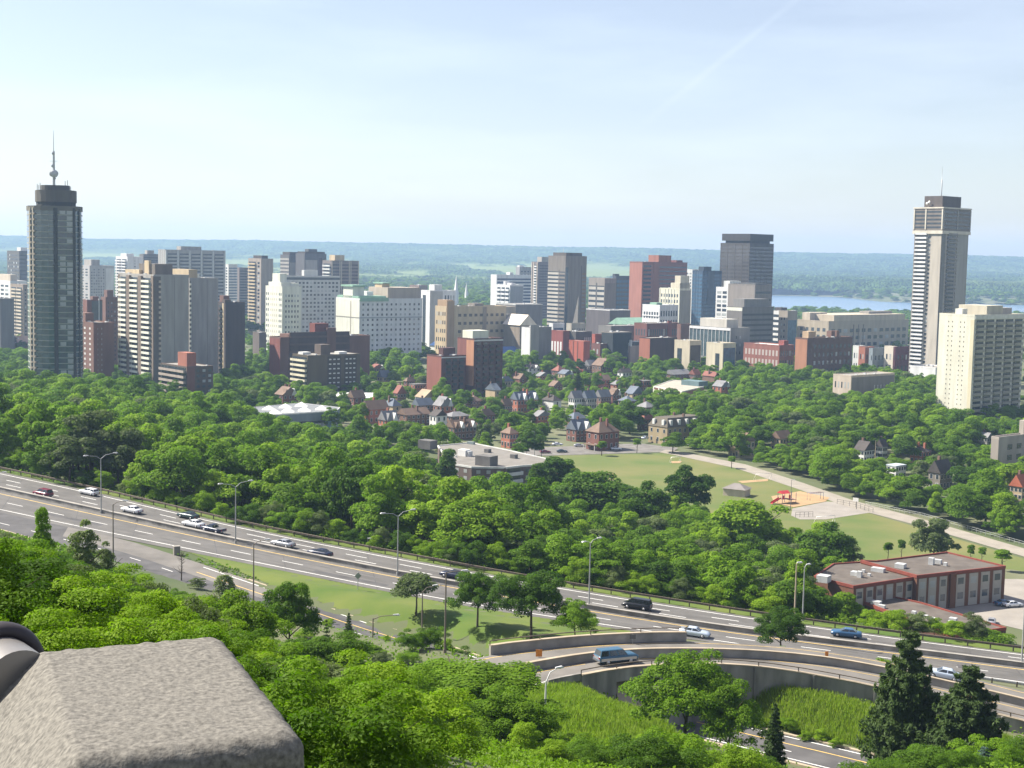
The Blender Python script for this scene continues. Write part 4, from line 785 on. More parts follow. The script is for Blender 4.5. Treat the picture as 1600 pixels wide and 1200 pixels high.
tower('white_block', 'white five storey block with tall windows below the red brick tower', 1004, 1031, 1060, 478, 1260, W_WHITE, Sf=[('win', 6, 4, .05, .95, .12, .92, .6, .6, M_GLASS_M), ('band', 3, .0, 1, .1, .95, .08, W_WHITE, .4, 'cornice')], Ef=[('win', 7, 5, .03, .97, .08, .94, .55, .6, wall('6f7a82', .6))], roof=[(.2, .6, .2, .5, 2.5, W_COPPER)])
tower('cream_deco_tower', 'cream stepped masonry tower in front of the blue glass tower', 1031, 1062, 1080, 452, 1380, wall('e3d9bd', .9), Sf=[('win', 7, 9, .04, .96, .1, .94, .5, .55, M_GLASS_M), ('pier', [.0, .28, .43, .57, .72, 1.0], .7, 0, 1, W_CREAM, .3)], Ef=[('panel', .02, .98, 0, .98, wall('a49c8c', .8), .08)], roof=[(.55, 1.0, .0, .9, 6, wall('d6cbb0', .9), 'setback'), (.72, 1.0, .05, .8, 13, wall('cfc4aa', .9), 'setback')])
tower('white_block', 'thin white tower edge behind the cream stepped tower', 1072, 1082, 1098, 422, 1640, W_PALE, Sf=[('win', 3, 20, .1, .9, .03, .97, .5, .5, M_GLASS)], Ef=[('band', 20, .05, .95, .03, .97, .5, M_GLASS_B, .05, 'window_band')])
tower('glass_tower', 'blue glass tower behind the modern glass-fronted hall', 1082, 1098, 1128, 424, 1500, wall('46688a', .5), Sf=[('band', 18, .02, .98, .03, .97, .55, M_GLASS_B, .05, 'window_band'), ('pier', [.25, .5, .75], .4, 0, 1, wall('6c8cab', .6), .15)], Ef=[('band', 18, .02, .98, .03, .97, .6, glass('deep_blue_glass', (.03, .07, .13)), .06, 'window_band'), ('panel', .25, .6, .55, 1.0, wall('5f7890', .5), .4, 'bay')], roof=[(.4, .9, .1, .5, 5, wall('4b5f73', .5))])
r_, P_, w_, d_, H_ = tower('dark_office_tower', 'big dark bronze office tower with overhanging top storey', 1126, 1172, 1209, 381, 1560, wall('58524c', .7),
      Sf=[('band', 25, .01, .99, .03, .98, .52, glass('bronze_glass', (.055, .05, .045), .1, 1.0), .05, 'window_band'), ('pier', [.25, .5, .75, .99, .01], .5, 0, 1, wall('6b6158', .7), .25)], Ef=[('band', 25, .01, .99, .03, .98, .5, glass('dark_bronze_glass', (.03, .03, .035), .1, 1.0), .05, 'window_band'), ('pier', [.25, .5, .75, .99], .5, 0, 1, wall('4f4a46', .6), .25)],
      roof=[(.12, .93, .06, .92, 3.5, wall('4a4542', .6), 'recessed_storey'), (.04, 1.0, .0, .98, 7.5, wall('4d4844', .6), 'crown', 3.4)])
tower('white_slab', 'narrow white tower with two dark window columns', 1119, 1138, 1160, 450, 1420, W_WHITE, Sf=[('win', 2, 13, .06, .94, .02, .96, .75, .62, M_GLASS)], Ef=[('panel', .02, .98, 0, .99, wall('857b74', .8), .06)], roof=[(.5, 1, .1, .9, 7, W_PALE)])
tower('taupe_block', 'plain taupe block with dark notch below the bronze tower', 1138, 1180, 1206, 446, 1340, wall('8f857d', .8), Sf=[('panel', .02, .98, .05, .99, wall('948a82', .8), .06), ('panel', .82, .95, .55, .8, M_GLASS_B, .09, 'glazing')], Ef=[('band', 8, .05, .95, .1, .95, .3, M_GLASS, .05, 'window_band')], roof=[(.3, .95, .1, .8, 2, W_SLATE)])
tower('grey_office', 'grey banded office block above the red brick warehouse', 1136, 1160, 1209, 481, 1240, wall('837d76', .75), Sf=[('panel', .0, 1.0, .94, 1.0, W_CREAM, .15, 'cornice')], Ef=[('band', 9, .02, .98, .05, .92, .4, wall('5f615e', .5), .05, 'window_band')], roof=[(.2, .9, .1, .9, 7.5, wall('8c8985', .75), 'upper_floor')])
tower('glass_hall', 'modern hall with white-framed glass front and tan boxes below', 1078, 1142, 1172, 514, 1090, wall('8d8d8c', .8), w=None, Sf=[('panel', .0, .99, .38, .97, glass('teal_glass', (.07, .10, .11)), .04, 'glazing'), ('pier', [.0, .09, .18, .27, .36, .46, .55, .64, .73, .82, .91, .99], .35, .38, 1.0, W_WHITE, .3), ('panel', .0, 1.0, .96, 1.01, W_WHITE, .5, 'frame_top'), ('panel', .72, 1.02, .36, .4, W_WHITE, 1.2, 'canopy')], Ef=[('win', 2, 3, .2, .6, .4, .9, .3, .35, M_GLASS)], roof=[(.2, .85, .1, .7, 7, wall('c4beb2', .9))])
tower('tan_box', 'low tan box with square opening under the glass hall', 1104, 1130, 1150, 538, 1030, wall('cfc3a6', .9), Sf=[('panel', .55, .8, .1, .75, M_GLASS, .06, 'opening')], Ef=[('panel', .05, .95, .0, .9, M_GLASS_B, .06, 'glazing')])
tower('tan_box', 'small tan box left of the glass hall', 1054, 1078, 1096, 534, 1060, wall('c9bca0', .9), Sf=[('panel', .2, .5, .3, .8, M_GLASS, .06, 'opening')], Ef=[('panel', .05, .95, .0, .9, wall('6b6258', .6), .06)])
# --- government block and right side
tower('banded_block', 'white and dark banded block at the left end of the government building', 1208, 1219, 1232, 487, 1400, W_WHITE, Sf=[('band', 7, .0, 1, .03, .96, .5, M_GLASS, .06, 'window_band')], Ef=[('band', 7, .0, 1, .03, .96, .5, M_GLASS, .06, 'window_band')], roof=[(.0, .9, .2, .9, 4, W_DARKB)])
tower('government_wing', 'tall pale masonry wing of the long government building', 1217, 1231, 1246, 487, 1360, wall('a79b8b', .85), Sf=[('win', 2, 6, .2, .8, .05, .9, .4, .4, M_GLASS)], Ef=[('panel', .05, .95, 0, .8, M_GLASS_B, .06, 'glazing')])
tower('government_building', 'very long tan masonry government building with window rows', 1246, 1295, 1420, 503, 1380, wall('b8aa92', .85), Sf=[('win', 5, 3, .05, .95, .2, .85, .5, .5, M_GLASS_M)], Ef=[('win', 13, 3, .02, .98, .15, .82, .6, .5, M_GLASS), ('pier', [.3, .36, .42], 1.2, 0, .9, wall('8d8273', .8), .4)], roof=[(.0, 1.0, .06, .95, 6.5, wall('c6b79c', .85), 'upper_floor'), (.15, .4, .0, .2, 8, W_BEIGE), (.4, .7, .6, .9, 9, wall('9e978c', .8))])
tower('brick_warehouse', 'red brick warehouse with pale windows and white roof', 1162, 1218, 1241, 541, 1060, wall('a0604f', .8), roofm=M_WHITEROOF, Sf=[('win', 10, 3, .03, .98, .08, .92, .55, .6, wall('c8b8b0', .8))], Ef=[('win', 6, 3, .05, .95, .08, .92, .5, .55, M_GLASS)], roof=[(.85, 1.0, .3, .6, 4, wall('9c4a40', .8))])
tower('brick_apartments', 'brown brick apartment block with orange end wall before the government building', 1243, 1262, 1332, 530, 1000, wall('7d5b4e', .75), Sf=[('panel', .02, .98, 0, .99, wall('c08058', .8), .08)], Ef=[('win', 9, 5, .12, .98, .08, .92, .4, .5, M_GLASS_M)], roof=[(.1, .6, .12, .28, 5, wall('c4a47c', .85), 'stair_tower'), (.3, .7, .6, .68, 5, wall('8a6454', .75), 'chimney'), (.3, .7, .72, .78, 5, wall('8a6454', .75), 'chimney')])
rows = [('white painted low shop building beside the brick apartments', 1333, 1342, 1352, 541, W_PALE), ('orange-red brick shop building in the low coloured row', 1342, 1352, 1366, 543, W_OBRICK), ('grey-blue shop building in the low coloured row', 1358, 1364, 1384, 545, wall('8c9aa4', .8)), ('pale cream gabled end shop in the low coloured row', 1382, 1396, 1402, 542, wall('d6cbb8', .9)), ('dark magenta shop building beside the tall stepped tower', 1397, 1399, 1422, 543, wall('6b3038', .75))]
for i, (lb, a, c, e, yt, m) in enumerate(rows): tower('shop_building', lb, a, c, e, yt, 1120 - i * 6, m, Sf=[('win', 2, 2, .1, .9, .15, .85, .4, .5, M_GLASS)], Ef=[('win', 3, 2, .1, .9, .15, .85, .35, .45, M_GLASS)] if i != 3 else (), para=.4)
tower('podium', 'white concrete podium at the foot of the tallest tower', 1422, 1462, 1492, 576, 995, W_WHITE, Sf=[('win', 5, 1, .35, .95, .2, .5, .25, .7, M_GLASS)], margin=3)
tower('low_hall', 'long grey-roofed hall with arched tan front behind the tree belt', 1302, 1330, 1398, 588, 860, wall('cbb9a4', .85), roofm=M_GREYROOF, Sf=[('win', 5, 2, .05, .95, .15, .9, .35, .5, M_GLASS)], Ef=[('panel', .02, .99, .0, .96, wall('86807c', .8), .06), ('win', 6, 1, .5, .95, .4, .75, .25, .6, W_PALE)], para=.5)
# tall stepped tower
r_, P_, w_, d_, H_ = tower('tallest_tower', 'tallest concrete tower with balconies, brown glazed crown and roof antenna', 1430, 1472, 1513, 358, 1040, wall('b6ada0', .85), down=8,
      Sf=[('balc', 1, 37, .05, .48, .03, .99, .98, W_WHITE, 1.5), ('win', 1, 37, .5, .62, .03, .99, .7, .5, M_GLASS), ('panel', .64, 1.0, 0, 1.0, wall('c2b8a8', .85), .4, 'pier'), ('panel', .0, .04, 0, 1, wall('8d857c', .8), .6, 'fin')],
      Ef=[('balc', 1, 37, .2, .55, .03, .99, .95, wall('97928c', .8), 1.3), ('panel', .0, .14, 0, 1.0, wall('8d8a86', .8), .3, 'pier'), ('panel', .58, 1.0, 0, 1.0, wall('aaa69e', .85), .4, 'pier'), ('win', 1, 37, .62, .7, .03, .99, .6, .4, M_GLASS)], para=0)
b = MB(); o1 = 1.0; b.box(-w_ - o1, o1, -o1, d_ + o1, H_ - 3.0, H_ + 15.5, wall('8a7f74', .8)); b.build('crown', None, r_)
cr = wall('d8cfbc', .9)
for nm, bx in (('crown_rim', (-w_ - o1 - .4, o1 + .4, -o1 - .4, d_ + o1 + .4, H_ + 14.9, H_ + 15.9)), ('crown_base', (-w_ - o1 - .3, o1 + .3, -o1 - .3, d_ + o1 + .3, H_ - 3.4, H_ - 1.0))):
    b = MB(); b.box(*bx, cr); b.build(nm, cr, r_)
for u in (.02, .42, .98):
    b = MB(); x = -w_ - o1 + u * (w_ + 2 * o1); b.box(x - .5, x + .5, -o1 - .35, -o1 + .1, H_ - .3, H_ + 14.4, cr); b.build('crown_fin', cr, r_)
for v in (.02, .52, .98):
    b = MB(); y = -o1 + v * (d_ + 2 * o1); b.box(o1 - .1, o1 + .35, y - .6, y + .6, H_ - .3, H_ + 14.4, W_GREYC); b.build('crown_fin', W_GREYC, r_)
for k in range(5):
    b = MB(); b.box(-w_ - o1 + .6, o1 + .06, -o1 - .06, d_ + o1 - .6, H_ + .6 + 2.8 * k, H_ + 2.0 + 2.8 * k, M_GLASS); b.build('crown_window_band', M_GLASS, r_)
b = MB(); b.box(-w_ * .72, -w_ * .05, d_ * .02, d_ * .72, H_ + 15.6, H_ + 24, wall('70655e', .7)); b.build('penthouse', None, r_)
roof_mast('tall thin antenna on the brown crown of the tallest tower', r_, w_, d_, H_, .62, .3, 22, 24, .45)
for k, (u, v) in enumerate(((.42, .0), (.5, .0))):
    b = MB(); b.lathe([(0, -.3), (1.1, 0), (0, .3)], 10, M_WHITE, (0, 0, 0)); o = b.build('dish', M_WHITE, r_, (-w_ + u * w_, -.6, H_ + 18.5 + k)); o.rotation_euler = (1.57, 0, 0)
# cream slab on the right
tower('cream_slab', 'bright cream apartment slab with blank end wall and shaded balcony side', 1468, 1523, 1601, 494, 780, wall('dcd6c0', .95), zb=3,
      Sf=[('win', 2, 20, .22, .44, .03, .96, .16, .28, wall('5d5348', .6)), ('win', 2, 20, .56, .78, .03, .96, .16, .28, wall('5d5348', .6)), ('panel', .90, 1.0, 0, .965, wall('d6cba6', .95), .12, 'pier')],
      Ef=[('balc', 5, 18, .02, .98, .03, .97, .86, wall('a9a48f', .85), 1.0), ('panel', 0, 1, .97, 1.0, W_CREAM, .4, 'cornice')],
      roof=[(.1, .9, .30, .62, 5.5, wall('c9c0a6', .9)), (.2, .7, .66, .95, 4, W_GREYC), (.3, .5, .1, .2, 3.5, W_CREAM, 'stair_box')])
tower('grey_block', 'plain grey-tan block at the photo edge below the cream slab', 1549, 1561, 1660, 686, 560, wall('b3a89a', .85), zb=4, Sf=[('panel', .02, .98, 0, .99, wall('a59a8d', .85), .05)], Ef=[('win', 6, 3, .1, .95, .1, .9, .5, .5, M_GLASS)], roof=[(.0, .6, .42, .8, 6, wall('b3a89a', .85))])
# ------------------------------------------------------------------ round dark tower
def plan_prism(b, poly, z0, z1, m): b.prism(poly, z0, z1, m)
def scale_poly(poly, k, c): return [(c[0] + (x - c[0]) * k, c[1] + (y - c[1]) * k) for x, y in poly]
OY = 735.0
op = [at_y(px, 330, OY + dy)[:2] for px, dy in ((42, 13), (45, 4), (54, 0.5), (64, -1), (75, -1.2), (85, 0), (118, 2), (127, 9), (128.5, 18))]
op = [tuple(p) for p in op]; back = [(op[-1][0] - 4, op[-1][1] + 12), (op[0][0] + 6, op[0][1] + 16)]
ocx = sum(p[0] for p in op) / len(op); ocy = OY + 13; zO = 8.0; ztO = at_y(85, 324, OY)[2]; HO = ztO - zO
poly = [(x - ocx, y - ocy) for x, y in op + back][::1]
tw = empty('round_tower', (ocx, ocy, zO), 0, 'tall dark rounded glass apartment tower with a stepped crown', 'building')
FOOT.append(([(x + ocx, y + ocy) for x, y in poly], 6))
W_OL = wall('4a4d48', .6); W_OR = wall('9a8f7c', .8)
b = MB(); b.prism(poly, -8, HO, glass('tower_glass', (.045, .085, .095), .12, 1.0), M_DGREY); b.build('wall', None, tw)
rng_ = random.Random(3)
for k in range(34):
    z = 2 + k * (HO - 3) / 33; b = MB(); b.prism(scale_poly(poly, 1.012, (0, 0)), z, z + .45, wall('a6aa9c', .8)); b.build('floor_band', None, tw, None)
def edge_items(A, B, fn):
    A, B = np.array(A), np.array(B); L_ = np.linalg.norm(B - A); ang = math.atan2(B[1] - A[1], B[0] - A[0]); return A, B, L_, ang
A, B, L_, ang = edge_items(poly[5], poly[6], None); items = []
for k in range(33):
    z = 2.6 + k * (HO - 3) / 33
    for u in (.38, .72):
        p = A + (B - A) * u; mm = M_GLASS_L if rng_.random() < .6 else M_GLASS_M
        items.append(('window', box_mesh('window', L_ * .27, .5, 1.9, mm), (p[0], p[1], z), ang))
place_parts(tw, items)
for e, u0, m_ in ((5, .08, W_OL), (5, .93, W_OL), (6, .5, W_OL), (4, .98, W_OL)):
    A, B, L_, ang = edge_items(poly[e], poly[e + 1], None); p = A + (B - A) * u0; link('pier', box_mesh('pier', 1.3 if e == 5 else 1.0, 1.0, HO - .2, m_), tw, (p[0], p[1], 0), ang)
A, B, L_, ang = edge_items(poly[1], poly[2], None)
for u in (.25, .8):
    p = A + (B - A) * u; link('pier', box_mesh('pier', .8, 1.2, HO - .2, wall('b9b09c', .85)), tw, (p[0], p[1], 0), ang)
for k in range(33):
    for u in (.5, 1.0):
        p = A + (B - A) * u; link('balcony', box_mesh('balcony', 1.6, 1.6, .9, W_OR), tw, (p[0], p[1], 2.2 + k * (HO - 3) / 33), ang)
b = MB(); b.prism(scale_poly(poly, 1.02, (0, 0)), HO - 1.6, HO + .8, wall('7b7768', .7)); b.build('cornice', None, tw)
p2 = [(x * .72, y * .72 + 1) for x, y in poly]; b = MB(); b.prism(p2, HO, HO + 3, W_OL); b.build('crown_base', None, tw)
b = MB(); b.prism([(x * 1.05, y * 1.05) for x, y in p2], HO + 3, HO + 9.0, wall('6d675a', .7)); b.build('crown', None, tw)
p3 = [(x * .74 - .5, y * .74) for x, y in p2]; b = MB(); b.prism(p3, HO + 9, HO + 11.6, wall('5b5a52', .7)); b.build('crown_top', None, tw)
for k, (dx, dz, hh) in enumerate(((-8, 9, 3), (-6.5, 9, 3.6), (6.4, 11.5, 2.2), (7.6, 11.5, 2.6), (9.2, 9, 2), (-7.2, 9, 2.4))):
    b = MB(); b.tube([(dx, -7.5, HO + dz), (dx, -7.5, HO + dz + hh)], .16, 5, M_DGREY); b.build('aerial', M_DGREY, tw)
mast = empty('antenna_mast', (ocx - .2, ocy - 5, zO + HO + 11.6), 0, 'white lattice antenna with drum dishes on the round dark tower', 'antenna')
b = MB(); b.tube([(0, 0, 0), (0, 0, 17.5)], [.75, .55], 8, M_METALBOX); b.tube([(0, 0, 17.4), (0, 0, 28)], [.22, .08], 6, M_METALBOX); b.build('pole', M_METALBOX, mast)
def drum(px_, z, r, dep, nm='dish'):
    b = MB(); b.lathe([(0, -dep / 2), (r, -dep / 2), (r, dep / 2), (0, dep / 2)], 14, M_METALBOX); o = b.build(nm, M_METALBOX, mast, (px_, -.9, z)); o.rotation_euler = (1.45, 0, .4); return o
drum(.6, 5.8, 1.9, 1.6); drum(-.5, 5.8, 1.5, 1.2); drum(-.2, 9.8, .8, .7); drum(.1, 16.2, .8, .7); drum(.9, 3.4, .5, .4)
b = MB(); b.tube([(-2.1, 0, 12.3), (2.1, 0, 12.3)], .12, 5, M_METALBOX); b.build('cross_arm', M_METALBOX, mast)

# ------------------------------------------------------------------ low buildings from their roof outlines
def prism_building(name, label, px_poly, z, zb, wm, rm, edges=(), cat='building', rim=None, rim_h=.5, margin=3.0):
    P = [at_z(px, py, z)[:2] for px, py in px_poly]; c = np.mean(P, 0); loc = [(p[0] - c[0], p[1] - c[1]) for p in P]
    area = sum(loc[i][0] * loc[(i + 1) % len(loc)][1] - loc[(i + 1) % len(loc)][0] * loc[i][1] for i in range(len(loc)))
    if area < 0: loc = loc[::-1]
    root = empty(name, (c[0], c[1], zb), 0, label, cat); FOOT.append((P, margin)); H = z - zb
    b = MB(); b.prism(loc, -4, H, wm, rm); b.build('wall', None, root)
    if rim:
        b = MB(); n = len(loc)
        for i in range(n):
            A, B = np.array(loc[i]), np.array(loc[(i + 1) % n]); T = (B - A) / np.linalg.norm(B - A); N_ = np.array([T[1], -T[0]]); q = [A + N_ * .12, B + N_ * .12, B - N_ * .25, A - N_ * .25]; b.prism([tuple(x) for x in q], H - .35, H + rim_h + .003 * i, rim)
        b.build('roof_edge', rim, root)
    items = []
    for (i, j, feats) in edges:
        A, B = np.array(at_z(*px_poly[i], z)[:2]) - c, np.array(at_z(*px_poly[j], z)[:2]) - c; W = np.linalg.norm(B - A); ang = math.atan2(B[1] - A[1], B[0] - A[0]); tmp = []
        facade(tmp, 'S', W, H, W, feats); k, s = math.cos(ang), math.sin(ang)
        for it in tmp:
            x, y, zz = it[2]; items.append((it[0], it[1], (B[0] + x * k - y * s, B[1] + x * s + y * k, zz), ang + it[3], it[4] if len(it) > 4 else 0))
    place_parts(root, items); return root, c, H
def roof_box(root, c, H, px, py, z, dx, dy, h, m, nm='roof_unit', rz=-.6):
    p = at_z(px, py, z); b = MB(); b.box(-dx / 2, dx / 2, -dy / 2, dy / 2, 0, h, m); b.build(nm, m, root, (p[0] - c[0], p[1] - c[1], H), rz)
M_REDTRIM = mat('red_painted_trim', (0.19, 0.05, 0.035), 0.7, 0.15, 1.0)
SB = wall('85583f', .75); SP = wall('bdb6aa', .8)
bay = lambda u0, u1: [('panel', u0, u1, .02, .93, SP, .05, 'infill_panel'), ('win', 1, 2, u0 + .01, u1 - .01, .12, .95, .8, .45, M_GLASS_M)]
fe = []
for u in (.02, .13, .25): fe += bay(u, u + .085)
for u in (.44, .585, .72, .86): fe += bay(u, u + .10)
fe += [('panel', .36, .42, 0, .98, SB, .5, 'brick_pier')]
r_, c_, H_ = prism_building('school', 'red trimmed two storey school with pale window bays and flat grey roof', [(1433, 901), (1571, 886), (1480, 864), (1368, 878), (1345, 877)], 17.8, SCHOOL_Z, SB, mat('brown_roof_felt', (.105, .09, .078), .95, .25, .3, detail=10), [(0, 1, fe)], rim=M_REDTRIM, rim_h=.35)
for px, py, dx, dy, h in ((1407, 887, 2.2, 2.0, 1.0), (1461, 880, 3, 1.2, 1.0), (1455, 882, 1.2, 1.2, 1.6), (1477, 884, .8, .8, .8)): roof_box(r_, c_, H_, px, py, 17.8, dx, dy, h, M_METALBOX)
fe = []
for u in (.04, .20, .36, .52, .68, .84): fe += [('panel', u, u + .11, .05, .92, SP, .05, 'infill_panel'), ('win', 1, 2, u + .01, u + .10, .15, .92, .85, .5, M_GLASS_M)]
r_, c_, H_ = prism_building('school_wing', 'flat roofed left wing of the red trimmed school with roof vents', [(1334, 917), (1431, 902.5), (1345, 879), (1302, 882), (1272, 902)], 17.2, SCHOOL_Z, SB, MATS['brown_roof_felt'], [(0, 1, fe)], rim=M_REDTRIM, rim_h=.3)
for px, py, dx, dy, h in ((1337, 899, 2.0, 1.6, .9), (1343, 902, 1.0, 1.0, 1.4), (1372, 893, 3.0, 1.6, .9), (1349, 894, .7, .7, .6), (1358, 900, .7, .7, .6), (1287, 909, 2.6, 2.4, 1.5)): roof_box(r_, c_, H_, px, py, 17.2, dx, dy, h, M_METALBOX)
r_, c_, H_ = prism_building('school_annex', 'long low flat roofed annex in front of the school, red edged', [(1308, 926), (1488, 994), (1572, 982), (1440, 943), (1322, 917)], 13.2, 10.2, wall('6d4638', .7), MATS['brown_roof_felt'], [], rim=M_REDTRIM, rim_h=.3)
for px, py, dx, dy, h in ((1369, 946, 2.0, 1.6, 1.0), (1378, 950, 1.4, 1.0, .7), (1446, 966, 1.0, 1.0, .7), (1458, 970, 1.0, 1.0, .7), (1489, 974, 1.5, 1.2, 1.2), (1484, 976, .8, .8, .8), (1428, 959, .9, .9, .6)): roof_box(r_, c_, H_, px, py, 13.2, dx, dy, h, M_METALBOX)
GB = wall('77655e', .75); GBL = wall('c9cdd0', .9)
r_, c_, H_ = prism_building('flat_apartments', 'brown brick apartment block with broad gravel roof at the park edge', [(705, 725), (737, 730), (790, 731), (816, 728), (856, 726), (858, 718), (790, 703), (735, 692), (684, 697)], 12.8, 4.0, GB, wall('918b82', .7),
    [(0, 1, [('win', 2, 3, .1, .9, .1, .95, .4, .5, M_GLASS_L)]), (1, 2, [('win', 3, 3, .05, .95, .1, .95, .4, .5, M_GLASS_L), ('panel', .96, 1.0, 0, .98, GB, .3, 'pier')]), (2, 3, [('balc', 1, 3, .05, .95, .05, .97, .95, GBL, 1.2)]), (3, 4, [('win', 3, 3, .05, .95, .1, .95, .4, .5, M_GLASS_M)])], rim=W_PALE, rim_h=.3)
for px, py, dx, dy, h, m in ((760, 727, 6.5, 5, 3.6, M_DGREY), (725, 712, 3.6, 3.2, 2.4, M_WHITE), (733, 713, 1.6, 2.2, 2.0, M_METALBOX), (668, 701, 6, 4.5, 3.4, M_DGREY), (736, 694, 3.2, 1.2, 1.0, wall('8fa0a0', .7)), (762, 707, 2, 2, 1.4, M_DGREY), (803, 716, 2.2, 2, 1.5, M_DGREY), (748, 727, .9, .9, .8, M_WHITE), (703, 706, .8, .8, .7, M_WHITE), (712, 714, .8, .8, .7, M_WHITE)): roof_box(r_, c_, H_, px, py, 12.8, dx, dy, h, m)
r_, c_, H_ = prism_building('skylight_hall', 'glass-fronted hall with white pyramid skylights rising above the tree tops', [(402, 650), (526, 642), (531, 637), (470, 630), (392, 637)], 15.5, 5.5, wall('8fa0ac', .75), wall('868b90', .75),
    [(0, 1, [('panel', 0, 1, .60, .95, wall('93a1a8', .7), .06, 'upper_panel'), ('band', 1, .0, 1, .5, .62, .9, M_GLASS, .1, 'window_band'), ('win', 10, 1, .35, .86, .12, .5, .75, .9, W_PALE), ('panel', .88, .97, 0, .98, glass('sky_glass', (.16, .3, .45)), .2, 'stair_glazing'), ('panel', .98, 1.0, 0, 1.0, W_PALE, .3, 'pier')])], rim=W_PALE, rim_h=.2)
k = 0
pyr = None
for row, pts in enumerate((((430, 646), (450, 643.5), (476, 642), (503, 640)), ((420, 640), (446, 637), (471, 634.5)))):
    for px, py in pts:
        p = at_z(px, py, 15.5)
        if pyr is None:
            b = MB(); s = 3.0; b.add([(-s, -s, 0), (s, -s, 0), (s, s, 0), (-s, s, 0), (0, 0, 2.0)], [(0, 1, 4), (1, 2, 4), (2, 3, 4), (3, 0, 4), (3, 2, 1, 0)], M_WHITEROOF); pyr = b.mesh('skylight', M_WHITEROOF)
        link('skylight', pyr, r_, (p[0] - c_[0], p[1] - c_[1], H_ + .05), .1)
r_, c_, H_ = prism_building('white_roof_shed', 'long low shed with a bright white flat roof among trees', [(508, 621), (582, 622), (583, 614), (520, 613)], 7.0, 2.5, wall('8b7a68', .75), M_WHITEROOF, [], rim=W_PALE, rim_h=.15)
r_, c_, H_ = prism_building('framed_school', 'low brick building with cream frame grid and flat grey roof', [(1022, 604), (1066, 612), (1100, 604), (1100, 597), (1050, 594)], 9.5, 1.5, wall('8a5248', .75), wall('b3aa98', .85),
    [(0, 1, [('win', 5, 2, .03, .97, .05, .95, .85, .6, wall('7a3f36', .7)), ('pier', [.0, .19, .38, .57, .76, .97], 1.0, 0, 1.0, W_CREAM, .4), ('band', 2, 0, 1, .0, 1.0, .16, W_CREAM, .3, 'floor_beam')]), (1, 2, [('panel', .02, .98, 0, .95, wall('a8745e', .8), .05)])], rim=W_CREAM, rim_h=.3)
roof_box(r_, c_, H_, 1085, 602, 9.5, 14, 9, 3.0, wall('6f8f94', .7), 'upper_room', -.8)

